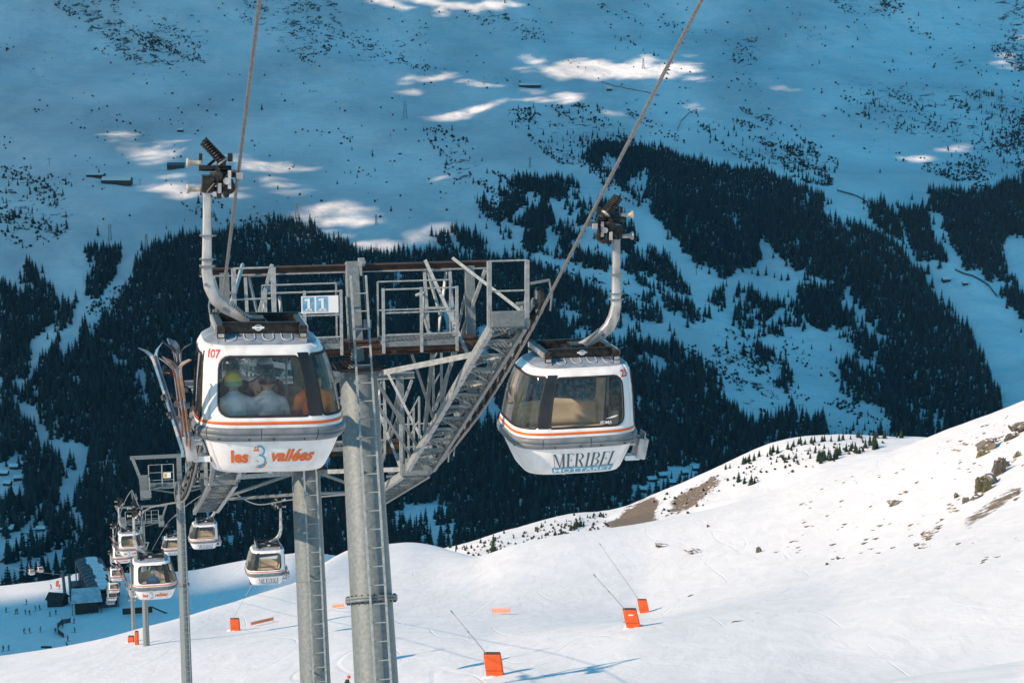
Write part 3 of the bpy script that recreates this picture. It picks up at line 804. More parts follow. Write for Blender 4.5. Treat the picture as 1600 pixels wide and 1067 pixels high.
# dense wood: jittered rows sized to the trees
pts = []
y = 225.0
while y < 935:
    ppm = FPX / np.interp(y, [150, 250, 340, 400, 500, 600, 700, 800, 900], [3400, 2900, 2550, 2400, 2220, 2070, 1920, 1740, 1500])
    h = tree_h(y) * ppm
    sx = 0.24 * h; sy = 0.22 * h
    n = int(1630 / sx)
    xs = -10 + (np.arange(n) + RNG.uniform(0, 1, n)) * sx
    ys = y + RNG.uniform(-0.5, 0.5, n) * sy * 1.6
    pts.append(np.stack([xs, ys], -1)); y += sy
pts = np.concatenate(pts)
wx = pts[:, 0] + 5 * fbm(pts[:, 0]/14, pts[:, 1]/14, 71, 3); wy = pts[:, 1] + 5 * fbm(pts[:, 0]/14, pts[:, 1]/14, 72, 3)
wx += 7 * fbm(pts[:, 0]/42, pts[:, 1]/34, 73, 3); wy += 6 * fbm(pts[:, 0]/42, pts[:, 1]/34, 74, 3)
k = in_any(wx, wy, DENSE) & ~in_any(wx, wy, GAPS)
thin_ = in_any(pts[:, 0], pts[:, 1], [[(740,280),(830,270),(1000,330),(1070,440),(1000,450),(850,400),(770,370)], [(985,455),(1120,470),(1110,620),(985,560)], [(1100,440),(1330,440),(1330,680),(1100,600)], [(860,200),(1030,200),(1000,330),(930,290)], [(840,400),(1010,450),(1000,560),(850,520)]])
gapn = fbm(pts[:, 0]/30 + pts[:, 1]/60, pts[:, 1]/24 - pts[:, 0]/70, 75, 4)
lo_ = in_any(pts[:, 0], pts[:, 1], [[(740,280),(830,270),(1000,330),(1000,400),(850,400),(770,370)], [(880,195),(1060,195),(1000,290),(930,290)]])
k &= ~(lo_ & (gapn > 0.02 + 0.12 * RNG.normal(size=len(pts))))
th_ = np.interp(pts[:, 1], [150, 250, 340, 400, 500, 600, 700, 800, 900], [7, 10, 14, 16, 19, 22, 25, 27, 30])
k &= ~(in_any(wx, wy - .55*th_, GAPS) & (RNG.uniform(0, 1, len(pts)) < .75))
k &= ~(thin_ & (gapn > 0.16 + 0.10 * RNG.normal(size=len(pts)))) & ~((gapn > 0.55) & (RNG.uniform(0, 1, len(pts)) < .8))
# loose trees along the borders of the wood
edge_in = in_any(wx + 7, wy - 7, DENSE) | in_any(wx - 7, wy + 6, DENSE) | in_any(wx + 8, wy + 5, DENSE)
k |= edge_in & ~in_any(wx, wy, GAPS) & (fbm(pts[:, 0]/18, pts[:, 1]/14, 76, 3) > 0.05) & (RNG.uniform(0, 1, len(pts)) < .16)
k |= in_any(wx, wy, GAPS) & (fbm(pts[:, 0]/15, pts[:, 1]/12, 77, 3) > 0.12) & (RNG.uniform(0, 1, len(pts)) < .10)
dense = pts[k]
sp = []; shr = []; sps = []
for poly, td, sd_, sc_ in SPARSE:
    pa = np.array(poly); lo = pa.min(0); hi = pa.max(0); area = np.prod(hi - lo)
    for dens, store in ((td, 0), (sd_, 1)):
        n = RNG.poisson(dens * area / 1000 * (1.25 if store == 0 else 6.0))
        q = lo + RNG.uniform(0, 1, (n, 2)) * (hi - lo)
        cl = fbm((q[:, 0] + 1.1*q[:, 1])/60 + 5, (q[:, 1] - .55*q[:, 0])/14, 81 + store, 4) if store else fbm(q[:, 0]/22 + 5, q[:, 1]/16, 81 + store, 3)
        q2 = q[in_poly(q[:, 0] + 6*cl, q[:, 1], poly) & (cl > (RNG.uniform(-0.7, 0.35, n) if store == 0 else RNG.uniform(-0.02, 0.5, n)))]
        if store == 0: sp.append(q2); sps.append(np.full(len(q2), sc_))
        else: shr.append(q2)
# single firs one can point to
SINGLES = [(550,235),(547,222),(582,245),(610,213),(527,288),(586,268),(558,278),(548,271),(660,412),(611,330),(260,358),(153,368),(68,345),(1425,312),(1490,170),(1494,108),(1283,62),(1340,63),(1262,62),(1280,100),(1290,45),(1272,44),(1345,200),(1375,270),(1000,60),(970,65),(990,70),(1005,80),(1022,88),(1045,40),(1053,40),(210,94),(409,172),(1395,98),(1250,25),(1435,25)]
SINGLES += [(1197,430),(1210,434),(1221,438),(1231,438),(1184,431),(1175,428),(1108,428),(1135,545),(1162,555),(1268,545),(1298,548),(1140,430),(1130,450),(1135,448)]
allp = np.concatenate([dense] + sp + [np.array(SINGLES, float)])
scl = np.concatenate([np.ones(len(dense))] + sps + [np.ones(len(SINGLES))])
kind = np.concatenate([np.zeros(len(dense), int), np.ones(sum(len(a) for a in sp), int), np.full(len(SINGLES), 2)])
G = ground_at(allp[:, 0], allp[:, 1], 1300)
okk = ~np.isnan(G[:, 0])
G = G[okk]; scl = scl[okk]; kind = kind[okk]; tp = allp[okk]
hh = tree_h(tp[:, 1]) * scl * RNG.uniform(0.5, 1.32, len(G))
hh[kind == 1] *= RNG.uniform(0.55, 1.05, (kind == 1).sum())
print("trees", len(G), "shrubs", sum(len(a) for a in shr))
# the 300 that show largest stand as objects of their own: the front rank of the lower wood and the single firs
order = np.argsort(-(hh / G[:, 1]))
lowest = (tp[:, 1] > 380) & (tp[:, 1] < 700)
vis = np.zeros(len(G), bool)
xb = np.round(tp[:, 0] / 9).astype(int)
edge_ok = np.zeros(len(G), bool)
# a tree shows well when the ground just up-slope of it is open snow
up = np.stack([tp[:, 0], tp[:, 1] - 20], -1)
edge_ok = ~(in_any(up[:, 0], up[:, 1], DENSE) & ~in_any(up[:, 0], up[:, 1], GAPS))
cand = [i for i in order if kind[i] == 2]
cand += [i for i in order if kind[i] != 2 and edge_ok[i] and tp[i, 1] < 800][:max(0, 240 - len(cand))]
sel = np.zeros(len(G), bool); sel[cand] = True
ROWNAMES = [
 (lambda x, y, k: k == 2 and y < 130, "small lone fir high on the open snow near the top of the mountain", "lone firs high on the mountain"),
 (lambda x, y, k: k == 2 and x < 700, "small lone fir on the shaded open piste behind the towers", "lone firs on the open piste"),
 (lambda x, y, k: k == 2, "single dark fir on a snow clearing of the wooded flank behind the MERIBEL gondola", "single firs in the snow clearings"),
 (lambda x, y, k: x < 330, "dark fir along the upper edge of the wood behind the skis on gondola 107", "firs along the wood edge behind gondola 107"),
 (lambda x, y, k: x < 1000, "dark fir along the wood edge seen between the two big gondolas", "firs along the wood edge between the gondolas"),
 (lambda x, y, k: x < 1330, "dark fir along the wood edges beside the pistes behind gondola 23", "firs along the wood edges behind gondola 23"),
 (lambda x, y, k: True, "dark fir bordering the wide shaded piste near the far side of the mountain", "firs bordering the wide shaded piste"),
]
for i in cand:
    o = bpy.data.objects.new("fir_tree", FAR_ME[int(RNG.integers(4))])
    link(o)
    o.location = (G[i, 0], G[i, 1], G[i, 2] - 0.2); o.scale = (hh[i]*1.05,) * 2 + (hh[i],)
    o.rotation_euler = (0, 0, RNG.uniform(0, 6.28))
    for fn, lb, gr in ROWNAMES:
        if fn(tp[i, 0], tp[i, 1], kind[i]):
            tag(o, lb, "tree", gr); break
rest = ~sel
def scatter(name, pos, scale, protos, mt, label, cat, flat=1.0, turn=None):
    """one object whose points carry instances of the given meshes"""
    me = bpy.data.meshes.new(name)
    me.vertices.add(len(pos)); me.vertices.foreach_set("co", np.asarray(pos, np.float32).ravel())
    for an, arr, ty in (("size", scale, 'FLOAT'), ("turn", RNG.uniform(0, 6.28, len(pos)) if turn is None else turn + RNG.normal(0, .25, len(pos)), 'FLOAT'), ("pick", RNG.integers(0, len(protos), len(pos)), 'INT')):
        a = me.attributes.new(an, ty, 'POINT'); a.data.foreach_set("value", np.asarray(arr, np.int32 if ty == 'INT' else np.float32))
    me.materials.append(mt)
    o = link(bpy.data.objects.new(name, me))
    ng = bpy.data.node_groups.new(name, 'GeometryNodeTree')
    ng.interface.new_socket("Geometry", in_out='INPUT', socket_type='NodeSocketGeometry')
    ng.interface.new_socket("Geometry", in_out='OUTPUT', socket_type='NodeSocketGeometry')
    nn = ng.nodes; ll = ng.links
    gi = nn.new("NodeGroupInput"); go = nn.new("NodeGroupOutput")
    join = nn.new("GeometryNodeJoinGeometry")
    def attr(n, ty):
        q = nn.new("GeometryNodeInputNamedAttribute"); q.data_type = ty; q.inputs['Name'].default_value = n; return q.outputs['Attribute']
    cmb = nn.new("ShaderNodeCombineXYZ"); ll.new(attr("turn", 'FLOAT'), cmb.inputs[2])
    scv = nn.new("ShaderNodeCombineXYZ")
    sz = attr("size", 'FLOAT')
    ll.new(sz, scv.inputs[0]); ll.new(sz, scv.inputs[1])
    ml = nn.new("ShaderNodeMath"); ml.operation = 'MULTIPLY'; ml.inputs[1].default_value = flat; ll.new(sz, ml.inputs[0]); ll.new(ml.outputs[0], scv.inputs[2])
    for i, po in enumerate(protos):
        oi = nn.new("GeometryNodeObjectInfo"); oi.inputs['Object'].default_value = po; oi.transform_space = 'ORIGINAL'
        oi.inputs['As Instance'].default_value = True
        cmp_ = nn.new("FunctionNodeCompare"); cmp_.data_type = 'INT'; cmp_.operation = 'EQUAL'
        ll.new(attr("pick", 'INT'), cmp_.inputs[2]); cmp_.inputs[3].default_value = i
        ip = nn.new("GeometryNodeInstanceOnPoints")
        ll.new(gi.outputs[0], ip.inputs['Points']); ll.new(cmp_.outputs[0], ip.inputs['Selection']); ll.new(oi.outputs['Geometry'], ip.inputs['Instance'])
        ll.new(cmb.outputs[0], ip.inputs['Rotation']); ll.new(scv.outputs[0], ip.inputs['Scale'])
        ll.new(ip.outputs[0], join.inputs[0])
    ll.new(join.outputs[0], go.inputs[0])
    md = o.modifiers.new("scatter", 'NODES'); md.node_group = ng
    return tag(o, label, cat, None, "stuff")
def proto(me):
    return bpy.data.objects.new(me.name + "_seed", me)      # never linked: only a source for the scatter
FIR_PROTO = [proto(m_) for m_ in FAR_ME]
SHRUB_PROTO = [proto(m_) for m_ in SHRUB_ME]
scatter("fir_forest", G[rest] - np.array([0, 0, 0.2]), hh[rest], FIR_PROTO, M_FIR, "dark blue fir forest covering the shaded flank of the mountain", "forest")
sh = np.concatenate(shr)
GS = ground_at(sh[:, 0], sh[:, 1], 1500); ok2 = ~np.isnan(GS[:, 0]); GS = GS[ok2]
ss = np.interp(sh[ok2][:, 1], [0, 200, 600], [2.7, 2.6, 2.1]) * RNG.uniform(0.35, 1.5, len(GS))
scatter("mountain_shrubs", GS, ss, SHRUB_PROTO, M_SHRUB, "dark shrubs and rocks scattered over the shaded mountain snow", "shrubs")
# ================================================================ thin blue winter air between here and the mountain
hz = MB().box((0, 2800, -20), (8400, 6560, 1500))
m = bpy.data.materials.new("haze"); m.use_nodes = True
m.node_tree.nodes.clear()
pv = m.node_tree.nodes.new("ShaderNodeVolumePrincipled")
pv.inputs['Color'].default_value = (0.30, 0.64, 1.0, 1)
pv.inputs['Density'].default_value = 1.9e-5
pv.inputs['Anisotropy'].default_value = 0.0
m.node_tree.links.new(pv.outputs[0], m.node_tree.nodes.new("ShaderNodeOutputMaterial").inputs['Volume'])
ho = hz.build("haze", m)
ho["kind"] = "stuff"
# ================================================================ the gondola line
DIRH = Vector((-0.215, 1.0, 0)).normalized()          # downhill, in plan
PERP = Vector((DIRH.y, -DIRH.x, 0))                   # to the right of it
ORG = Vector((-2.92, 36.0, 0))                        # first tower, in plan
GAUGE = 2.66
def lw(X, s, z):
    """line coordinates (across, along, height) -> world"""
    return ORG + PERP * X + DIRH * s + Vector((0, 0, z))
LINE_M = Matrix(((PERP.x, DIRH.x, 0, ORG.x), (PERP.y, DIRH.y, 0, ORG.y), (0, 0, 1, 0), (0, 0, 0, 1)))
LINE_ROT = math.atan2(PERP.y, PERP.x)
ROPE = [(-70, 34.8, .606), (-3.92, -5.23, .60), (5.08, -9.80, .44), (12.44, -12.4, .26), (39.3, -19.45, .265), (53, -23.15, .26), (75.2, -27.9, .205), (78.4, -28.5, .265),
        (172.6, -55.7, .30), (177.4, -57.2, .325), (300, -97.5, .33), (470, -152.5, .315), (497, -160.5, .29)]
def rope_z(s):
    for (s0, z0, m0), (s1, z1, m1) in zip(ROPE[:-1], ROPE[1:]):
        if s <= s1 or s1 == 497:
            h = s1 - s0; t = (s - s0) / h
            return (2*t**3-3*t**2+1)*z0 + (t**3-2*t**2+t)*h*(-m0) + (-2*t**3+3*t**2)*z1 + (t**3-t**2)*h*(-m1)
def rope_slope(s): return (rope_z(s + .05) - rope_z(s - .05)) / .1
def rope_pt(side, s, dz=0.0): return lw(side * GAUGE, s, rope_z(s) + dz)

M_GALV = noise_mix("galvanised_steel", (0.13, 0.165, 0.175), (0.225, 0.255, 0.262), 16, 0.55, 0.15, detail=10, lo=.3, hi=.72, bump=.12, bscale=40)
M_GALV2 = noise_mix("bright_galvanised", (0.24, 0.275, 0.285), (0.39, 0.42, 0.425), 12, 0.5, 0.15, lo=.35, hi=.65)
M_RUST = noise_mix("rust_red_beam", (0.038, 0.024, 0.022), (0.085, 0.052, 0.04), 5, 0.8, 0, lo=.35, hi=.7, bump=.1)
M_ROPE = noise_mix("steel_rope", (0.13, 0.135, 0.14), (0.27, 0.275, 0.28), 40, 0.5, 0.3)
M_RUBBER = noise_mix("black_rubber", (0.010, 0.011, 0.013), (0.022, 0.024, 0.026), 8, 0.7)
M_BLACK = noise_mix("black_steel", (0.010, 0.010, 0.011), (0.035, 0.033, 0.03), 14, 0.42, 0.3)
M_ALU = noise_mix("weathered_alu", (0.30, 0.30, 0.30), (0.62, 0.61, 0.59), 7, 0.42, 0.45, lo=.3, hi=.66, bump=.06, bscale=30, stretch=(1,1,.4))
M_WHITE = noise_mix("white_paint", (0.66, 0.64, 0.62), (0.84, 0.83, 0.82), 3.5, 0.28, 0, detail=9, lo=.22, hi=.55, stretch=(1.6,1.6,.5))
M_ROOFG = noise_mix("roof_grey", (0.17, 0.21, 0.26), (0.27, 0.31, 0.36), 5, 0.5)
M_BAND = noise_mix("bumper_grey", (0.13, 0.155, 0.175), (0.19, 0.215, 0.235), 6, 0.5)
M_BANDD = noise_mix("bumper_dark", (0.05, 0.06, 0.07), (0.08, 0.09, 0.10), 6, 0.5)
M_ORANGE = noise_mix("orange_print", (0.80, 0.16, 0.02), (0.72, 0.13, 0.015), 6, 0.45)
M_RED = mat("red_print", (0.62, 0.035, 0.025), 0.5)
M_BLUE = mat("blue_print", (0.02, 0.22, 0.50), 0.5)
M_TEAL = noise_mix("teal_print", (0.06, 0.33, 0.50), (0.10, 0.38, 0.54), 3, 0.5)
M_SLATE = mat("slate_print", (0.06, 0.10, 0.13), 0.5)
M_PRINTW = mat("white_print", (0.82, 0.82, 0.82), 0.5)
M_BEIGE = noise_mix("beige_panel", (0.64, 0.53, 0.37), (0.74, 0.62, 0.45), 3, 0.6)
M_FLOOR = noise_mix("cabin_floor", (0.06, 0.06, 0.06), (0.11, 0.11, 0.11), 20, 0.7)
M_GREYP = noise_mix("grey_panel", (0.2, 0.2, 0.2), (0.28, 0.28, 0.28), 4, 0.6)
def glass_mat(name, tint, refl=1.0):
    m = bpy.data.materials.new(name); m.use_nodes = True; nt = m.node_tree; nt.nodes.clear()
    tr = nt.nodes.new("ShaderNodeBsdfTransparent"); tr.inputs[0].default_value = (*tint, 1)
    gl = nt.nodes.new("ShaderNodeBsdfGlossy"); gl.inputs['Roughness'].default_value = 0.04; gl.inputs[0].default_value = (0.95, 0.97, 1, 1)
    fr = nt.nodes.new("ShaderNodeFresnel"); fr.inputs[0].default_value = 1.5
    ml = nt.nodes.new("ShaderNodeMath"); ml.operation = 'MULTIPLY'; ml.inputs[1].default_value = refl; ml.use_clamp = True
    mx = nt.nodes.new("ShaderNodeMixShader"); ou = nt.nodes.new("ShaderNodeOutputMaterial")
    # scratches and grime in the acrylic
    nz = nt.nodes.new("ShaderNodeTexNoise"); nz.inputs['Scale'].default_value = 14; nz.inputs['Detail'].default_value = 10
    tc = nt.nodes.new("ShaderNodeTexCoord"); nt.links.new(tc.outputs['Object'], nz.inputs['Vector'])
    mr = nt.nodes.new("ShaderNodeMapRange"); mr.inputs['From Min'].default_value = .42; mr.inputs['From Max'].default_value = .75; mr.inputs['To Min'].default_value = .01; mr.inputs['To Max'].default_value = .07
    nt.links.new(nz.outputs['Fac'], mr.inputs['Value'])
    df = nt.nodes.new("ShaderNodeBsdfDiffuse"); df.inputs[0].default_value = (.6, .64, .66, 1)
    m2 = nt.nodes.new("ShaderNodeMixShader")
    nt.links.new(mr.outputs[0], m2.inputs[0]); nt.links.new(tr.outputs[0], m2.inputs[1]); nt.links.new(df.outputs[0], m2.inputs[2])
    nt.links.new(fr.outputs[0], ml.inputs[0]); nt.links.new(ml.outputs[0], mx.inputs[0])
    nt.links.new(m2.outputs[0], mx.inputs[1]); nt.links.new(gl.outputs[0], mx.inputs[2]); nt.links.new(mx.outputs[0], ou.inputs[0])
    return m
M_GLASS = glass_mat("cabin_acrylic", (0.84, 0.88, 0.89), 0.9)

# ---------------------------------------------------------------- ropes: six twisted strands close by, plain further off
def make_rope(side, label):
    b = MB(); R0 = 0.0245
    lay = 0.34
    s = -36.0; ss = []
    while s < 14: ss.append(s); s += 0.022
    n = 18; vs_ = []; fs = []
    for s in ss:
        c = rope_pt(side, s); sl = rope_slope(s)
        t = (DIRH + Vector((0, 0, sl))).normalized(); u = PERP; v = u.cross(t)
        for k in range(n):
            a = 2*math.pi*k/n; ph = 2*math.pi*s/lay
            rr = R0 * (0.80 + 0.28 * abs(math.cos(3*(a - ph))))
            vs_.append(c + (u*math.cos(a) + v*math.sin(a)) * rr)
    for i in range(len(ss)-1):
        for k in range(n): fs.append((i*n+k, i*n+(k+1)%n, (i+1)*n+(k+1)%n, (i+1)*n+k))
    b.add(vs_, fs, 0, True)
    far = [rope_pt(side, ss[-1] - .01)]
    s = 15.0
    while s < 497: far.append(rope_pt(side, s)); s += 2.0 if s < 90 else 6.0
    b.tube(far, 0.028, 6)
    o = b.build("haul_rope", M_ROPE)
    return tag(o, label, "cable", "haul ropes of the gondola line")
make_rope(-1, "twisted steel rope carrying gondola 107, running down to the lower station")
make_rope(1, "twisted steel rope carrying gondola 23, under the wheels of the tower's bare grey arm")
# ---------------------------------------------------------------- gondola cabins
NEXP = 4.2
M_PILLAR = noise_mix("pillar_black", (.012,.013,.015), (.020,.021,.024), 3, .3)
M_RIB = mat("rib_grey", (.42,.45,.48), .5)
_th = np.linspace(-math.pi/2, 1.5*math.pi, 4001)
_cx = np.sign(np.cos(_th)) * np.abs(np.cos(_th)) ** (2/NEXP); _sy = np.sign(np.sin(_th)) * np.abs(np.sin(_th)) ** (2/NEXP)
_al = np.concatenate([[0], np.cumsum(np.hypot(np.diff(_cx)*1.06, np.diff(_sy)*1.0))])
PER = _al[-1]
PROF = [  # z, outer x, inner x, half length
 (-0.02,-.74,.74,.62),(0.0,-.80,.80,.70),(.05,-.835,.84,.755),(.28,-.93,.94,.87),(.52,-1.02,1.03,.965),(.60,-1.045,1.06,.985),(.72,-1.05,1.07,.99),
 (.90,-1.045,1.045,.97),(1.30,-1.03,.965,.92),(1.60,-1.005,.865,.865),(1.75,-.985,.795,.825),(1.82,-.955,.725,.78),(1.865,-.92,.675,.735),(1.92,-.82,.57,.63),(1.96,-.66,.42,.47),(1.975,-.4,.2,.25),(1.98,-.05,-.05,.01)]
_pz = [p[0] for p in PROF]
def S(u, z, off=0.0, mir=1):
    """cabin skin: u metres round the belt from the middle of the end wall towards the inner side, z height"""
    uu = (u % PER)
    th_x = np.interp(uu, _al, _cx); th_y = np.interp(uu, _al, _sy)
    xo = np.interp(z, _pz, [p[1] for p in PROF]); xi = np.interp(z, _pz, [p[2] for p in PROF]); hb = np.interp(z, _pz, [p[3] for p in PROF])
    x = (xi + xo)/2 + (xi - xo)/2 * th_x; y = hb * th_y
    if off:
        n = Vector((th_x * abs(th_x)**(NEXP-2), th_y * abs(th_y)**(NEXP-2), 0)); n.normalize()
        x += n.x * off; y += n.y * off
    return Vector((x * mir, y, z))
def rrect(u0, u1, z0, z1, r=(.12,.12,.12,.12), step=.09):
    """rounded rectangle outline, counter-clockwise; r: bl, br, tr, tl"""
    pts = []
    cs = [((u0+r[0], z0+r[0]), r[0], math.pi), ((u1-r[1], z0+r[1]), r[1], 1.5*math.pi), ((u1-r[2], z1-r[2]), r[2], 0), ((u0+r[3], z1-r[3]), r[3], .5*math.pi)]
    for (c, rr, a0) in cs:
        for k in range(5):
            a = a0 + k/4 * math.pi/2
            pts.append((c[0] + rr*math.cos(a), c[1] + rr*math.sin(a)))
    out = []
    for i, p in enumerate(pts):
        q = pts[(i+1) % len(pts)]
        out.append(p)
        d = math.hypot(q[0]-p[0], q[1]-p[1]); n = int(d/step)
        for k in range(1, n+1):
            if k/(n+1) < 1: out.append((p[0]+(q[0]-p[0])*k/(n+1), p[1]+(q[1]-p[1])*k/(n+1)))
    return out
def cdt_sheet(outer, holes, inner_pts):
    """triangulate a flat outline with holes; returns 2-D points and triangles"""
    vs_ = []; es = []
    for lp in [outer] + holes:
        n0 = len(vs_); vs_ += lp; es += [(n0+i, n0+(i+1) % len(lp)) for i in range(len(lp))]
    vs_ += inner_pts
    r = delaunay_2d_cdt([Vector(p) for p in vs_], es, [], 0, 1e-5)
    V2 = [(p[0], p[1]) for p in r[0]]
    F = [tuple(f) for f in r[2]]
    cen = np.array([[sum(V2[i][0] for i in f)/len(f), sum(V2[i][1] for i in f)/len(f)] for f in F])
    keep = in_poly(cen[:,0], cen[:,1], outer)
    for h in holes: keep &= ~in_poly(cen[:,0], cen[:,1], h)
    return V2, [f for f, k in zip(F, keep) if k]
U_A = -0.93                       # the sheet is cut at the white outer front corner
HB = PER / 2
WINS = {   # outlines on the skin
 "front": rrect(-.765, .525, .875, 1.70, (.16,.05,.05,.17)),
 "wrap": rrect(.735, HB-.735, .875, 1.72, (.06,.06,.06,.06)),
 "back": rrect(HB-.525, HB+.765, .875, 1.70, (.05,.16,.17,.05)),
 "door_a": rrect(PER-2.60, PER-1.90, .78, 1.70, (.05,.05,.08,.1)),
 "door_b": rrect(PER-1.84, PER-1.13, .78, 1.70, (.05,.05,.1,.08)),
}
PILLARS = [rrect(.535, .725, .865, 1.755, (.01,)*4), rrect(HB-.725, HB-.535, .865, 1.755, (.01,)*4)]
def orient(verts, faces):
    return faces
def skin_mesh(name, outline, holes, mats, off, mir, grid=.085, thick=0.0, smooth=True):
    us = [p[0] for p in outline]; zs = [p[1] for p in outline]
    inner = []
    u = min(us) + grid*.5
    while u < max(us):
        z = min(zs) + grid*.5
        while z < max(zs):
            inner.append((u + random.uniform(-.004,.004), z + random.uniform(-.004,.004))); z += grid
        u += grid
    ia = np.array(inner)
    if len(ia):
        k = in_poly(ia[:,0], ia[:,1], outline)
        for h in holes: k &= ~in_poly(ia[:,0], ia[:,1], h)
        # keep clear of the edges
        for lp in [outline] + holes:
            la = np.array(lp)
            d = np.min(np.hypot(ia[:,None,0]-la[None,:,0], ia[:,None,1]-la[None,:,1]), 1)
            k &= d > grid*.45
        inner = [tuple(p) for p in ia[k]]
    V2, F = cdt_sheet(outline, holes, inner)
    b = MB()
    V3 = [S(u, z, off, mir) for u, z in V2]
    if mir < 0: F = [f[::-1] for f in F]
    b.add(V3, F, 0, smooth)
    return b
def contour_strip(b, outline, w, off, mir, mt=0):
    """a gasket round an outline"""
    n = len(outline); c = (sum(p[0] for p in outline)/n, sum(p[1] for p in outline)/n)
    vs_ = []; fs = []
    for i, p in enumerate(outline):
        a = outline[i-1]; q = outline[(i+1) % n]
        tx, tz = q[0]-a[0], q[1]-a[1]; l = math.hypot(tx, tz) or 1
        nx, nz = tz/l, -tx/l
        vs_ += [S(p[0]-nx*w*.4, p[1]-nz*w*.4, off*.3, mir), S(p[0], p[1], off, mir), S(p[0]+nx*w*.6, p[1]+nz*w*.6, off*.3, mir)]
    for i in range(n):
        j = (i+1) % n
        for k in (0, 1):
            f = (i*3+k, j*3+k, j*3+k+1, i*3+k+1)
            fs.append(f if mir < 0 else f[::-1])
    b.add(vs_, fs, mt, True)
def loft_band(u0, u1, prof, mir, mt=0, step=.07, closed=False):
    """band round the skin; prof: (z, offset) from bottom to top"""
    b = MB(); n = max(2, int((u1-u0)/step)); vs_ = []; fs = []; m = len(prof)
    for i in range(n+1):
        u = u0 + (u1-u0)*i/n
        vs_ += [S(u, z, o, mir) for z, o in prof]
    for i in range(n):
        for k in range(m-1):
            f = (i*m+k, (i+1)*m+k, (i+1)*m+k+1, i*m+k+1); fs.append(f if mir > 0 else f[::-1])
    b.add(vs_, fs, mt, True)
    if not closed:
        b.add(vs_[:m], [tuple(range(m)) if mir < 0 else tuple(range(m))[::-1]], mt); b.add(vs_[-m:], [tuple(range(m))[::-1] if mir < 0 else tuple(range(m))], mt)
    return b
# ---- lettering
def font_polys(text, size, shear=0.0, bold=0.0, spacing=1.0):
    cu = bpy.data.curves.new("lettering", 'FONT'); cu.body = text; cu.size = size; cu.shear = shear; cu.offset = bold; cu.space_character = spacing
    cu.resolution_u = 3; cu.align_x = 'LEFT'
    o = bpy.data.objects.new("lettering", cu); COL.objects.link(o)
    dg = bpy.context.evaluated_depsgraph_get(); dg.update()
    me = bpy.data.meshes.new_from_object(o.evaluated_get(dg))
    bm = bmesh.new(); bm.from_mesh(me); bmesh.ops.triangulate(bm, faces=bm.faces)
    vs_ = [(v.co.x, v.co.y) for v in bm.verts]; fs = [tuple(v.index for v in f.verts) for f in bm.faces]
    bm.free(); bpy.data.objects.remove(o); bpy.data.curves.remove(cu); bpy.data.meshes.remove(me)
    return vs_, fs
def fit(poly, x0, x1, z0, z1=None):
    vs_, fs = poly
    a = np.array(vs_); lo = a.min(0); hi = a.max(0)
    sx = (x1-x0)/(hi[0]-lo[0]); sz = sx if z1 is None else (z1-z0)/(hi[1]-lo[1])
    return [((x-lo[0])*sx + x0, (y-lo[1])*sz + z0) for x, y in vs_], fs
def arc_ring(cx, cz, rx, rz, a0, a1, wx, wz=None, n=14):
    wz = wx if wz is None else wz
    vs_ = []; fs = []
    for i in range(n+1):
        a = a0 + (a1-a0)*i/n
        vs_ += [(cx+rx*math.cos(a), cz+rz*math.sin(a)), (cx+(rx-wx)*math.cos(a), cz+(rz-wz)*math.sin(a))]
    for i in range(n): fs.append((2*i, 2*i+2, 2*i+3, 2*i+1))
    return vs_, fs
def quad2(*p): return list(p), [tuple(range(len(p)))]
def merge2(*ps):
    V = []; F = []
    for v, f in ps:
        n = len(V); V += v; F += [tuple(n+i for i in q) for q in f]
    return V, F
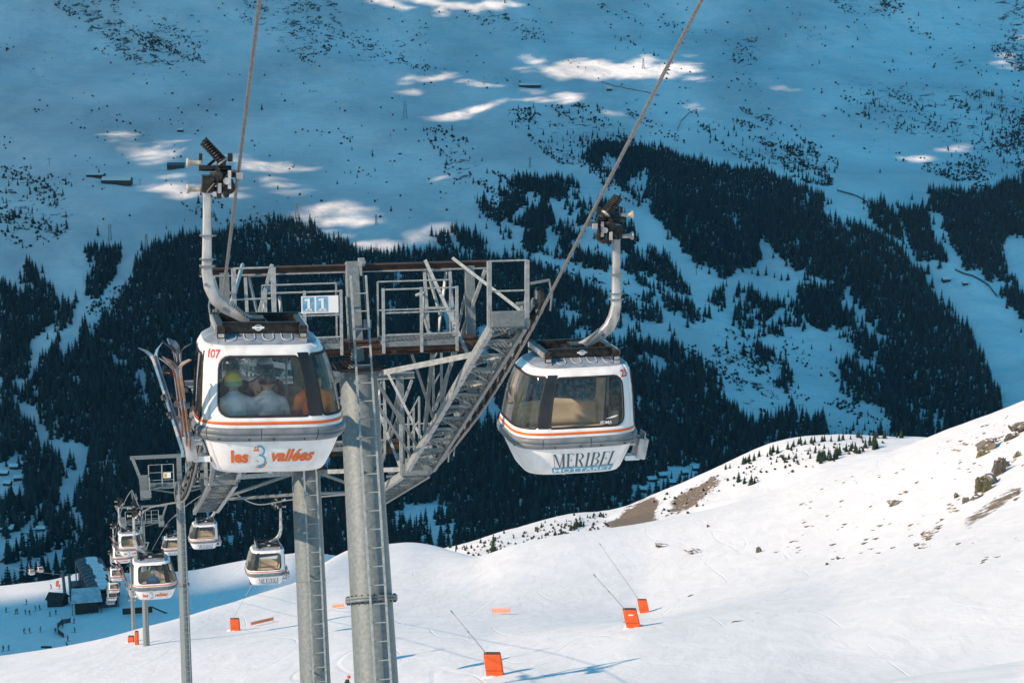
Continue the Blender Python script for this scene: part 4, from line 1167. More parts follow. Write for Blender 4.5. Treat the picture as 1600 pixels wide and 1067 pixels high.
def serif_word(word, x0, x1, z0, z1):
    """tall narrow letters with thick stems, hairlines and slab serifs"""
    W = {'M':1.25,'E':.78,'R':.98,'I':.5,'B':.92,'L':.8}
    gap = .09; tot = sum(W[c] for c in word) + gap*(len(word)-1)
    k = (x1-x0)/tot; H = z1-z0; out = []; x = x0
    st = .21*k; hl = .055*k; sv = .02*H
    def R_(a, b, c, d): return quad2((a, c), (b, c), (b, d), (a, d))
    for c in word:
        w = W[c]*k
        def stem(xc, thick=True):
            t = st if thick else hl
            return [R_(xc-t/2, xc+t/2, z0, z1), R_(xc-t/2-.07*k, xc+t/2+.07*k, z0, z0+sv), R_(xc-t/2-.07*k, xc+t/2+.07*k, z1-sv, z1)]
        if c == 'I': out += stem(x+w/2)
        if c == 'L': out += stem(x+.2*k) + [R_(x+.2*k, x+w, z0, z0+sv*1.3), quad2((x+w-hl*1.2, z0), (x+w, z0), (x+w, z0+.13*H))]
        if c == 'E':
            out += stem(x+.2*k) + [R_(x+.2*k, x+w, z0, z0+sv*1.2), R_(x+.2*k, x+w*.96, z1-sv*1.2, z1), R_(x+.2*k, x+w*.75, z0+.5*H-sv*.5, z0+.5*H+sv*.5),
                quad2((x+w-hl*1.2, z0), (x+w, z0), (x+w, z0+.2*H)), quad2((x+w*.96-hl*1.2, z1), (x+w*.96, z1-.2*H), (x+w*.96, z1)), R_(x+w*.75-hl, x+w*.75, z0+.42*H, z0+.58*H)]
        if c == 'M':
            a, b2 = x+.12*k, x+w-.2*k
            out += stem(a, False) + stem(b2)
            mid = x+w*.48
            out += [quad2((a, z1), (mid-st*.1, z0), (mid+st*.5, z0), (a+st, z1)), quad2((mid-st*.1+hl, z0), (mid+hl*2, z0), (b2, z1), (b2-hl, z1))]
        if c in 'RB':
            out += stem(x+.2*k)
            zt = z0 + (.5 if c == 'R' else .52)*H
            cz = (zt+z1)/2; out.append(arc_ring(x+.42*k, cz, w*.9-.42*k, (z1-zt)/2, -math.pi/2, math.pi/2, st*.9, sv*1.1))
            out += [R_(x+.2*k, x+.43*k, z1-sv*1.1, z1), R_(x+.2*k, x+.43*k, zt, zt+sv*1.1)]
            if c == 'B':
                out.append(arc_ring(x+.42*k, (z0+zt)/2, w-.42*k, (zt-z0)/2, -math.pi/2, math.pi/2, st*.95, sv*1.1)); out.append(R_(x+.2*k, x+.43*k, z0, z0+sv*1.1))
            else: out.append(quad2((x+.4*k, zt), (x+.4*k+st, zt), (x+w, z0), (x+w-st, z0)))
        x += w + gap*k
    return merge2(*out)
def decal(b, poly, mir, off, mt, rot=0.0, back=False):
    """print laid on the skin (never mirrored)"""
    vs_, fs = poly
    V3 = []
    for x, z in vs_:
        u = x * mir if not back else HB - x * mir
        V3.append(S(u, z, off, mir))
    b.add(V3, fs, mt, False)
def cut_long(poly, maxw=.05):
    """split long faces so that the print follows the curved skin"""
    vs_, fs = poly
    bm = bmesh.new(); vv = [bm.verts.new((x, y, 0)) for x, y in vs_]
    for f in fs:
        try: bm.faces.new([vv[i] for i in f])
        except ValueError: pass
    xs = [v[0] for v in vs_]; x = min(xs) + maxw
    while x < max(xs):
        bmesh.ops.bisect_plane(bm, geom=bm.verts[:]+bm.edges[:]+bm.faces[:], plane_co=(x,0,0), plane_no=(1,0,0)); x += maxw
    zs = [v[1] for v in vs_]; x = min(zs) + maxw
    while x < max(zs):
        bmesh.ops.bisect_plane(bm, geom=bm.verts[:]+bm.edges[:]+bm.faces[:], plane_co=(0,x,0), plane_no=(0,1,0)); x += maxw
    bm.verts.index_update()
    r = [(v.co.x, v.co.y) for v in bm.verts], [tuple(v.index for v in f.verts) for f in bm.faces]
    bm.free(); return r
def valley_print():
    """les 3 vallées: orange slanted words round a banded figure three"""
    parts = []
    parts.append((fit(font_polys("les", 1, .22, .04, 1.0), -.68, -.375, .165), 0))
    parts.append((fit(font_polys("vall\u00e9es", 1, .22, .04, 1.0), -.01, .69, .178), 0))
    c = -.195
    parts.append((arc_ring(c, .36, .085, .085, -.35*math.pi, .62*math.pi, .026), 1))
    parts.append((quad2((c-.10,.355),(c-.015,.355),(c+.0,.385),(c-.085,.385)), 0)); parts.append((quad2((c-.085,.395),(c-.06,.395),(c-.04,.43),(c-.065,.43)), 0))
    parts.append((quad2((c-.045,.395),(c-.02,.395),(c+.0,.43),(c-.025,.43)), 1))
    parts.append((arc_ring(c, .20, .105, .105, -.62*math.pi, .55*math.pi, .03), 1))
    parts.append((arc_ring(c, .20, .125, .125, -.72*math.pi, -.06*math.pi, .015), 0))
    parts.append((arc_ring(c-.01, .215, .07, .065, .35*math.pi, 1.35*math.pi, .02), 2)); parts.append((quad2((c-.08,.185),(c-.03,.17),(c-.03,.20),(c-.08,.215)), 1))
    return [(cut_long(p), m_) for p, m_ in parts]
def meribel_print():
    parts = [(serif_word("MERIBEL", -.50, .735, .145, .405), 0)]
    parts.append((quad2((-.54,.035),(.745,.035),(.745,.135),(-.54,.135)), 1))
    parts.append((fit(font_polys("MOTTARET", 1, 0, .010, 1.05), -.51, .71, .05, .12), 2))
    return [(cut_long(p), m_) for p, m_ in parts]
def build_cabin(mir, kind, number=None, poma=False, detailed=True, loc=(0,0,0), rot=(0,0,0), label="", group=None):
    """mir +1: doors on the left as seen from uphill; -1: on the right"""
    t = thing("gondola_cabin", label, "gondola", loc, rot, group)
    t.scale = (0.955,) * 3
    # -- skin
    out = []
    n = 90
    for i in range(n): out.append((U_A + PER*i/n, 0.0))
    zs = list(np.arange(0, 1.90, .09)); zs[-1] = 1.855
    for z in zs[:-1]: out.append((U_A + PER, z))
    for i in range(n): out.append((U_A + PER - PER*i/n, zs[-1]))
    for z in zs[::-1][:-1]: out.append((U_A, z))
    holes = [WINS[k] for k in WINS]
    holes_u = []
    for h in holes:
        holes_u.append(h)
    b = skin_mesh("body", out, holes_u, None, 0.0, mir)
    body = b.build("body", [M_WHITE, M_BEIGE], t)
    sm = body.modifiers.new("thickness", 'SOLIDIFY'); sm.thickness = 0.03; sm.offset = -1; sm.material_offset = 1; sm.material_offset_rim = 0
    fl = MB(); ring = [S(PER*i/64, 0.0, 0, mir) for i in range(64)]
    fl.add(ring, [tuple(range(64)) if mir < 0 else tuple(range(64))[::-1]], 0)
    fl.box((0,0,.09), (1.36, 1.2, .02), None, 1)
    fl.build("floor_pan", [M_WHITE, M_FLOOR], t)
    # -- glazing
    for k, h in WINS.items():
        pane = skin_mesh(k, h, [], None, -0.008, mir, .11).build("window_pane", M_GLASS, t)
        g = MB(); contour_strip(g, h, .035, .012, mir)
        g.build("gasket", M_RUBBER, pane)
    for h in PILLARS:
        skin_mesh("pillar", h, [], None, .006, mir, .11).build("door_pillar", M_PILLAR, t)
    # dark frames between the door leaves
    d = MB()
    for (a_, c_) in ((PER-2.64, PER-2.60), (PER-1.90, PER-1.84), (PER-1.13, PER-1.09)):
        q = loft_band(a_, c_, [(.14, .008), (.5, .008), (.9,.008), (1.3,.008), (1.76, .008)], mir); d.add(q.v, q.f)
    d.build("door_frame", M_BLACK, t)
    # -- stripe and bumper
    loft_band(U_A, U_A+PER, [(.755,.003),(.757,.007),(.795,.007),(.797,.003)], mir, closed=True).build("orange_stripe", M_ORANGE, t)
    cuts = [-.93, -.17, .63, HB-.63, HB+.17, HB+.93, PER-.93]
    for i in range(len(cuts)-1):
        a_, c_ = cuts[i]+.006, cuts[i+1]-.006
        q = loft_band(a_, c_, [(.505,-.005),(.515,.03),(.56,.05),(.60,.052),(.607,.04),(.615,.04),(.622,.054),(.665,.05),(.70,.034),(.71,-.005)], mir)
        bp = q.build("bumper", [M_BAND], t)
        if detailed:
            r_ = MB()
            for f_ in (.22, .78):
                u = a_ + (c_-a_)*f_; p = S(u, .548, .05, mir); p2 = S(u, .548, .066, mir); r_.cyl(p, p2, .013, 8)
            r_.build("bolt", M_BLACK, bp)
    # -- roof
    rb = MB(); rings = [(1.855,0),(1.866,-.012)] + [(z, 0) for z in (1.88, 1.90, 1.92, 1.94, 1.96, 1.968, 1.975, 1.979)]
    m_ = 72; vs_ = []; fs = []
    for z, o in rings: vs_ += [S(PER*i/m_, z, o, mir) for i in range(m_)]
    for r_ in range(len(rings)-1):
        for i in range(m_):
            f = (r_*m_+i, r_*m_+(i+1)%m_, (r_+1)*m_+(i+1)%m_, (r_+1)*m_+i); fs.append(f if mir > 0 else f[::-1])
    rb.add(vs_, fs, 0, True); k = (len(rings)-1)*m_
    rb.add(vs_[k:], [tuple(range(m_)) if mir > 0 else tuple(range(m_))[::-1]], 0)
    roof = rb.build("roof", M_ROOFG, t)
    def roof_z(x, y):     # height of the roof cap at (x, y)
        lo, hi = 1.8, 1.979
        for _ in range(18):
            mz = (lo+hi)/2
            xo = np.interp(mz, _pz, [p[1] for p in PROF]); xi = np.interp(mz, _pz, [p[2] for p in PROF]); hb = np.interp(mz, _pz, [p[3] for p in PROF])
            e = abs((x*mir-(xi+xo)/2)/((xi-xo)/2+1e-6))**NEXP + abs(y/(hb+1e-6))**NEXP
            if e < 1: lo = mz
            else: hi = mz
        return lo
    # raised U-shaped grip ribs along both ends of the roof
    for sy in (-1, 1):
        for i in range(4):
            cx = (-.66 + .265*i + .10) * mir; w = .075
            q = MB(); pts = []
            for (dx, dy) in ((-w,.46),(-w,.60),(-w*.8,.645),(-w*.3,.665),(w*.3,.665),(w*.8,.645),(w,.60),(w,.46)):
                x, y = cx+dx, sy*dy
                pts.append((x, y, roof_z(x, y)+.008))
            q.tube(pts, .008, 6); q.build("roof_rib", M_RIB, roof)
    # -- carrying frame on the roof
    for x in (-.70, .46):
        q = MB(); q.box((x*mir, 0, 2.02), (.075, 1.22, .07)); q.box((x*mir, 0, 2.085), (.10, 1.26, .03)); q.box((x*mir, -.60, 2.02), (.11,.05,.18)); q.box((x*mir, .60, 2.02), (.11,.05,.18))
        rail = q.build("roof_rail", M_BLACK, t); bevel(rail, .006, 1)
        w_ = MB()
        for sy in (-1, 1):
            w_.box((x*mir, sy*.632, 1.97), (.085,.012,.05)); w_.box((x*mir, sy*.632, 1.90), (.10,.03,.06)); 
        w_.box(((x + (-.065 if x < 0 else .065))*mir, 0, 2.05), (.03, 1.1, .08))
        w_.build("rail_fitting", M_ALU, rail)
    for y in (-.40, .40):
        q = MB(); q.box((-.12*mir, y, 2.045), (1.10, .045, .15)); q.box((-.12*mir, y+.03*(1 if y > 0 else -1), 2.125), (1.10, .06, .02)); 
        pn = q.build("cross_beam", M_BLACK, t); bevel(pn, .006, 1)
        e = MB(); yy = y - .028 if y < 0 else y + .028
        c = (-.16*mir, 2.05)
        vs_, fs = arc_ring(c[0], c[1], .06, .045, 0, 2*math.pi, .018, n=16)
        e.add([(px_, yy, pz_) for px_, pz_ in vs_], fs if y < 0 else [f[::-1] for f in fs], 0); e.box((c[0], yy, c[1]), (.17, .006, .028)); 
        e.build("maker_badge", M_PRINTW, pn)
    q = MB(); q.box((-.15*mir, 0, 2.02), (.34,.76,.10)); q.box((-.15*mir, 0, 2.09), (.22,.34,.10)); bevel(q.build("hanger_mount", M_BLACK, t), .01, 1)
    # -- bench seats, back panels
    for sy in (-1, 1):
        q = MB(); q.box((0, sy*.60, .46), (1.60,.42,.06)); q.box((0, sy*.42, .27), (1.58,.03,.36))
        bevel(q.build("bench", M_BEIGE, t), .015, 2)
        bk = MB(); uc = 0 if sy < 0 else HB
        n = 22; zz = [.50,.70,.90,1.05,1.16]
        if sy > 0:       # the panel behind the far bench, curved along the wall, seen through the front window
            zz = [.50,.62,.74,.86,.98]
        vs_ = []; fs = []
        for i in range(n+1):
            u = uc - .80 + 1.60*i/n
            vs_ += [S(u, z - (.08*abs(i/n-.5)*2 if z > .95 else 0), -.07, mir) for z in zz[:-1 if sy < 0 else None]]
        m2 = len(zz) - (1 if sy < 0 else 0)
        if sy < 0:
            vs_ = []; m2 = 3
            for i in range(n+1):
                u = uc - .80 + 1.60*i/n
                vs_ += [S(u, z, -.07, mir) for z in (.50,.68,.86)]
        for i in range(n):
            for k_ in range(m2-1): fs.append((i*m2+k_, (i+1)*m2+k_, (i+1)*m2+k_+1, i*m2+k_+1))
        bk.add(vs_, fs, 0, True)
        bb = bk.build("seat_back", M_BEIGE, t); ms = bb.modifiers.new("thickness", 'SOLIDIFY'); ms.thickness = .02
    q = MB(); q.tube([(.30*mir,.1,.09),(.30*mir,.1,1.86)], .018, 8); q.build("grab_pole", M_GALV2, t)
    # -- ski racks beside the doors
    for j, y in enumerate((-.55, .55)):
        q = MB(); x = -1.15*mir
        a = math.radians(20) * mir
        Rm = Matrix.Rotation(-a*0.55, 3, 'Y')
        q.box((x+.02*mir, y, .36), (.16, .30, .36), Rm); q.box((x-.02*mir, y-.0, .56), (.02, .30, .18), Rm)
        rk = q.build("ski_rack", M_BEIGE if False else M_ALU, t); bevel(rk, .008, 1)
        r_ = MB(); r_.box((-.97*mir, y, .20), (.24,.22,.08)); r_.build("rack_bracket", M_WHITE, rk)
        r_ = MB(); r_.box((-1.0*mir, y, .42), (.2,.04,.04)); r_.build("rack_arm", M_WHITE, rk)
    q = MB(); q.box((.06*mir, 0, -.10), (.06,.05,.18)); q.build("guide_pin", M_ALU, t)
    # -- hanger: foot, knee, upright, collars
    hx = -.86
    path = [(-.17,0,2.06),(-.36,0,2.14),(-.60,0,2.27),(-.74,0,2.40),(-.82,0,2.57),(hx,0,2.78),(hx,0,3.2),(hx,0,3.55),(hx,0,3.95)]
    wid = [.06,.07,.085,.092,.088,.078,.068,.062,.06]
    q = MB(); vs_ = []; fs = []
    for i, (p, w) in enumerate(zip(path, wid)):
        a = Vector(path[max(0,i-1)]); c2 = Vector(path[min(len(path)-1,i+1)]); d_ = (c2-a).normalized(); nrm = Vector((d_.z, 0, -d_.x))
        p = Vector(p)
        for (i2, j2) in ((-1,-1),(-.75,-1.12),(.75,-1.12),(1,-1),(1,1),(.75,1.12),(-.75,1.12),(-1,1)):
            v = p + nrm*(w*i2*.95) + Vector((0, w*.72*j2, 0)); vs_.append((v.x*mir, v.y, v.z))
    m8 = 8
    for i in range(len(path)-1):
        for k_ in range(8):
            f = (i*m8+k_, i*m8+(k_+1)%8, (i+1)*m8+(k_+1)%8, (i+1)*m8+k_); fs.append(f if mir < 0 else f[::-1])
    q.add(vs_, fs, 0, True); q.add(vs_[:8], [tuple(range(8))]); q.add(vs_[-8:], [tuple(range(8))[::-1]])
    hang = q.build("hanger", M_ALU, t)
    for z, w in ((3.32,.18),(2.98,.17),(2.88,.21)):
        c_ = MB(); c_.box((hx*mir, 0, z), (w, .17, .022)); c_.cyl((hx*mir-.11, -.02, z), (hx*mir+.13, -.02, z), .014, 6); c_.build("hanger_collar", M_GALV, hang)
    for x_, z_, w_ in ((-.62, 2.27, .03), (-.88, 2.62, .025)):
        c_ = MB(); c_.cyl((x_*mir,-.09,z_),(x_*mir,.09,z_), w_, 8); c_.build("hanger_pin", M_GALV, hang)
    dm = MB(); pts = []
    for i in range(90):
        a = i/90*2*math.pi*9; f_ = i/89
        pts.append(((-.52 + .22*f_ + .0)*mir, .0 + .034*math.cos(a) - .10, 2.36 - .20*f_ + .034*math.sin(a)))
    dm.tube(pts, .007, 5); dm.tube([(-.54*mir,-.10,2.37),(-.28*mir,-.10,2.15)], .012, 6)
    dm.build("damper_spring", M_GALV, hang)
    # -- grip: jaws on the rope, springs, guide rollers
    gx = -.42; gz = 4.20
    q = MB()
    q.box((hx*mir, 0, 4.06), (.15,.24,.24)); q.box((-.72*mir, .02, 4.14), (.20,.30,.15)); q.box((-.56*mir, 0, 4.20), (.20,.22,.08)); q.box(((gx-.03)*mir, 0, gz), (.06,.46,.08))
    q.box((-.62*mir, .10, 4.02), (.08,.16,.22)); q.box((-.70*mir,-.12,3.99), (.07,.07,.26)); q.cyl((-.98*mir,-.02,4.28),(-.52*mir,-.02,4.28), .042, 12); q.box((-.66*mir,0,4.37),(.12,.16,.13))
    q.cyl((-.98*mir,0,3.98),(-.70*mir,0,3.98), .036, 12); q.cyl((-.60*mir,-.18,3.92),(-.60*mir,.14,3.92), .045, 10); q.box((-.95*mir,.05,4.42),(.05,.08,.13)); q.box((-.54*mir,-.06,4.44),(.07,.07,.12))
    q.tube([(-.86*mir,-.14,3.95),(-.74*mir,-.16,4.10),(-.62*mir,-.17,4.16),(-.50*mir,-.15,4.24)], .028, 8); q.tube([(-.84*mir,.13,4.30),(-.70*mir,.16,4.42),(-.58*mir,.12,4.36)], .024, 8)
    for (x_, z_) in ((-.80,4.14),(-.66,4.06),(-.54,4.12),(-.72,4.28)): q.cyl((x_*mir,-.20,z_),(x_*mir,-.10,z_), .034, 10)
    q.lathe([(.001,-.03),(.09,-.03),(.10,0),(.09,.03),(.001,.03)], (-.56*mir,-.10,4.02), (0,1,0), 14); q.lathe([(.001,-.03),(.075,-.03),(.085,0),(.075,.03),(.001,.03)], (-.72*mir,-.16,4.19), (.3,1,0), 14)
    grip = q.build("rope_grip", M_BLACK, t); bevel(grip, .01, 2)
    for z in (4.35, 3.98):
        q = MB(); q.lathe([(.001,.0),(.068,.0),(.072,.02),(.042,.06),(.036,.18),(.046,.22),(.001,.22)], (-1.15*mir, 0, z), (mir,0,0), 14)
        q.build("guide_roller", noise_mix("roller_bone", (0.36,0.33,0.28), (0.52,0.48,0.41), 14, .5) if "roller_bone" not in bpy.data.materials else bpy.data.materials["roller_bone"], grip)
    for j, (yo, r0) in enumerate(((-.07,.060),(.07,.060))):
        a0 = Vector((-.91*mir, yo+.05, 4.660)); a1 = Vector((-.66*mir, yo-.05, 4.400)); ax = (a1-a0).normalized()
        e1 = ax.cross(Vector((0,1,0))).normalized(); e2 = e1.cross(ax)
        q = MB(); turns = 9; nn_ = turns*12; pts = []
        for i in range(nn_+1):
            a = 2*math.pi*i/12; pts.append(a0 + (a1-a0)*(i/nn_) + (e1*math.cos(a)+e2*math.sin(a))*r0)
        q.tube(pts, .013, 6); q.cyl(a0, a1, .032, 8)
        q.build("grip_spring", M_BLACK, grip)
    q = MB(); q.lathe([(.001,0),(.085,0),(.085,.025),(.03,.03),(.001,.03)], (-.655*mir,-.09,4.395), (.68*mir,-.2,-.7), 14); q.cyl((-.60*mir,-.235,4.120),(-.60*mir,-.25,4.120),.05,12); q.box((-.56*mir,-.22,4.140),(.045,.03,.26)); q.box((-.70*mir,-.24,4.020),(.05,.03,.14)); q.box((gx*mir,-.265,gz),(.09,.02,.09)); q.build("grip_plate", M_ALU, grip)
    # -- print
    dcl = MB()
    for p, k_ in (valley_print() if kind == "valley" else meribel_print()):
        sh = 0.0 if kind == "valley" else .0
        decal(dcl, p, 1, .005 + .004*k_, k_) if mir > 0 else decal_m(dcl, p, .005 + .004*k_, k_)
    mats_ = [M_ORANGE, M_TEAL, M_PRINTW] if kind == "valley" else [M_SLATE, M_TEAL, M_PRINTW]
    dcl.build("lettering", mats_, t)
    if number:
        nb = MB(); p = font_polys(number, 1, 0, .03, 1.02)
        pp = fit(p, -.985, -.755, 1.672) if mir > 0 else fit(p, .755, .915, 1.665)
        pp = cut_long(pp, .04)
        decal(nb, pp, 1, .006, 0) if mir > 0 else decal_m(nb, pp, .006, 0)
        nb.build("cabin_number", M_RED, t)
    if poma:
        pb = MB(); pp = cut_long(fit(font_polys("POMA", 1, .25, .012, 1.0), .33, .53, .905), .05); decal_m(pb, pp, .006, 0)
        sw = cut_long(quad2((.42,.99),(.60,1.01),(.66,1.045),(.56,1.035)), .05); decal_m(pb, sw, .006, 0)
        sw = cut_long(quad2((.50,.965),(.545,1.0),(.66,1.045),(.56,1.005)), .05); decal_m(pb, sw, .006, 0)
        pb.build("maker_name", M_PRINTW, t)
    return t
def decal_m(b, poly, off, mt):
    """print on a mirrored cabin: x runs to the right as seen from uphill"""
    vs_, fs = poly
    b.add([S(-x, z, off, -1) for x, z in vs_], fs, mt, False)
CABSC = 0.955
def hang(side, s, roll=0.0, sc=(.955, .955, .955)):
    """position and rotation for a cabin whose grip holds the rope at s"""
    mir = 1 if side < 0 else -1
    p = rope_pt(side, s)
    rot = Euler((0, roll, LINE_ROT))
    g = rot.to_matrix() @ Vector((-.42*mir*sc[0], 0, 4.20*sc[2]))
    return p - g, rot
GROUP_L = "gondolas on the left rope"; GROUP_R = "gondolas on the right rope"
def s_of(Y, side): return (Y - 36 - side*GAUGE*PERP.y) / DIRH.y
def s_pix(side, y):
    ss = np.linspace(-16, 4, 2001); return float(min(ss, key=lambda q: abs(pix(rope_pt(side, q))[1] - y)))
l_, r_ = hang(-1, s_pix(-1, 272), R(1.6))
CAB107 = build_cabin(1, "valley", "107", loc=l_, rot=r_, label="large white gondola 107 with passengers and skis, printed les 3 vall\u00e9es", group=GROUP_L)
SC23 = (.905, .92, .875)
l_, r_ = hang(1, s_pix(1, 351), R(-0.4), SC23); l_ = l_ + Vector((.07, 0, 0))
CAB23 = build_cabin(-1, "meribel", "23", poma=True, loc=l_, rot=r_, label="large empty white gondola 23 printed MERIBEL MOTTARET above the snow slope", group=GROUP_R)
CAB23.scale = SC23
bpy.context.view_layer.update()
def copy_cab(src, side, Y, label, roll=0.0, drop=("cabin_number", "maker_name"), sc=(.955, .955, .955)):
    l_, r_ = hang(side, s_of(Y, side), roll, sc)
    c = src.copy(); COL.objects.link(c); c.location = l_; c.rotation_euler = r_; c.scale = sc
    c["label"] = label
    for ch in src.children:
        if ch.name.split(".")[0] in drop: continue
        d = ch.copy(); COL.objects.link(d); d.parent = c
        for g in ch.children:
            e = g.copy(); COL.objects.link(e); e.parent = d
    return c
LEFT = [(88, "white gondola with skis on its rack and a blue-jacketed passenger inside"),
        (147, "white gondola just behind and above the one with the blue-jacketed passenger"),
        (206, "small white gondola half hidden, third behind number 107 on the left rope"),
        (268, "small white gondola at the top of the column of cabins above the lower station"),
        (330, "small white gondola second from the top in the column above the lower station"),
        (392, "small white gondola third from the top in the column above the lower station"),
        (450, "tiny white gondola lowest in the column in front of the lower station")]
CAB_L = [copy_cab(CAB107, -1, Y, lb) for Y, lb in LEFT]
RIGHT = [(83, "white gondola with beige seats printed MERIBEL, beside the second tower's grey mast"),
         (130, "small white gondola hanging under the grey walkway, above the left snow"),
         (186, "small white gondola half hidden behind the thin third mast"),
         (300, "tiny white gondola between the two thin masts, uppermost above the blue shade"),
         (365, "tiny white gondola between the two thin masts, middle one above the blue shade"),
         (430, "tiny white gondola between the two thin masts, lowest above the blue shade")]
CAB_R = [copy_cab(CAB23, 1, Y, lb, sc=(.80, .80, .82) if Y == 83 else (.93, .93, .90)) for Y, lb in RIGHT]
# ================================================================ lift towers
def sheave_mesh():
    b = MB()
    b.lathe([(.03,-.035),(.17,-.03),(.185,-.045),(.225,-.045),(.235,-.03),(.222,0),(.235,.03),(.225,.045),(.185,.045),(.17,.03),(.03,.035)], (0,0,0), (1,0,0), 20)
    nn_ = len(b.f)
    b.m = [0]*nn_
    for i in range(nn_):
        k = i // 20
        b.m[i] = 0 if 2 <= k <= 7 else 1
    b.cyl((-.07,0,0), (.07,0,0), .04, 10, 1)
    return b.mesh("sheave_wheel", [M_RUBBER, M_GALV])
SHEAVE = sheave_mesh()
RUNG = MB().cyl((-.14,0,0), (.14,0,0), .013, 6).mesh("rung", M_GALV2)
def put(me, name, parent, loc, rot=(0,0,0)):
    o = bpy.data.objects.new(name, me); link(o, parent); o.location = loc; o.rotation_euler = rot; return o
GRATE = None
def grating(b, X0, X1, s0, s1, zf, bars=9):
    """open grating between two cross bars: thin bearing bars along the walk, cross rods"""
    for i in range(bars+1):
        x = X0 + (X1-X0)*i/bars
        b.bar((x, s0, zf(s0)), (x, s1, zf(s1)), .006, .03)
    n = max(1, int((s1-s0)/.09))
    for i in range(n+1):
        s = s0 + (s1-s0)*i/n; b.bar((X0, s, zf(s)+.012), (X1, s, zf(s)+.012), .012, .006)
def tower_frame(label, s0, zref, group="steel gondola towers"):
    loc = lw(0, s0, zref)
    return thing("lift_tower", label, "lift tower", loc, (0, 0, LINE_ROT), group)
def mast_parts(t, tilt, z0, z1, r0, r1, ladder_top, flanges=(), xo=0.0, ground=None, ladder=True, seams=(), seg=28):
    """leaning tapered mast: z0 at the ground end, z1 at the head (local z); axis crosses (0,0) at z=0"""
    tt = math.tan(tilt)
    ax = lambda z: Vector((xo, tt*z, z))
    b = MB(); n = 12
    zs = [z0 + (z1-z0)*i/n for i in range(n+1)]
    b.tube([ax(z) for z in zs], [r0 + (r1-r0)*i/n for i in range(n+1)], seg, 0)
    mast = b.build("mast", M_GALV, t)
    rr = lambda z: r0 + (r1-r0)*(z-z0)/(z1-z0)
    d = (ax(1)-ax(0)).normalized()
    for zf in flanges:
        q = MB(); c = ax(zf); R0 = rr(zf)
        q.lathe([(R0-.02,-.05),(R0+.09,-.05),(R0+.09,-.006),(R0+.075,-.004),(R0+.075,.004),(R0+.09,.006),(R0+.09,.05),(R0-.02,.05)], c, d, seg)
        f = q.build("flange", M_GALV, mast)
        e1 = d.cross(Vector((1,0,0))).normalized(); e2 = e1.cross(d); q = MB()
        for k in range(24):
            a = 2*math.pi*k/24; p = c + (e1*math.cos(a)+e2*math.sin(a))*(R0+.055); q.cyl(p - d*.075, p + d*.075, .016, 6)
        o = q.build("flange_bolts", M_BLACK, mast); o["kind"] = "stuff"
    for zf in seams:
        q = MB(); q.lathe([(rr(zf)-.01,-.012),(rr(zf)+.008,-.012),(rr(zf)+.008,.012),(rr(zf)-.01,.012)], ax(zf), d, seg); q.build("weld_seam", M_GALV, mast)
    if ladder:
        off = lambda z: ax(z) + Vector((.05, -(rr(min(z, z1)) + .16), 0))
        lb = MB()
        for sx in (-.14, .14):
            lb.bar(off(z0+.6)+Vector((sx,0,0)), off(ladder_top)+Vector((sx,0,0)), .035, .05, (0,1,0))
        z = z0 + 1.2
        lad = lb.build("ladder", M_GALV2, t)
        z = z0 + .8
        while z < ladder_top - .1:
            put(RUNG, "rung", lad, off(z)); z += .31
        z = z0 + 1.5; 
        while z < min(ladder_top, z1 - .3):
            q = MB(); 
            for sx in (-.14, .14): q.bar(ax(z)+Vector((.05+sx,-rr(z)+.04,0)), off(z)+Vector((sx,0,0)), .03)
            q.build("ladder_bracket", M_GALV, lad); z += 2.1
    return ax
def railing(t, pts, h=1.02, posts=True, name="railing", rails=(1.0,.66,.33), w=.035):
    """posts and rails along a list of foot points (local)"""
    b = MB()
    r_ = b.build if False else None
    pr = []
    root = None
    for i, p in enumerate(pts):
        q = MB(); p = Vector(p); q.bar(p, p + Vector((0,0,h)), w, w, (0,1,0)); 
        if root is None: root = q.build(name, M_GALV2, t)
        else: q.build("post", M_GALV2, root)
    for f in rails:
        q = MB(); q.tube([Vector(p) + Vector((0,0,h*f)) for p in pts], .017, 6); q.build("rail", M_GALV2, root)
    return root
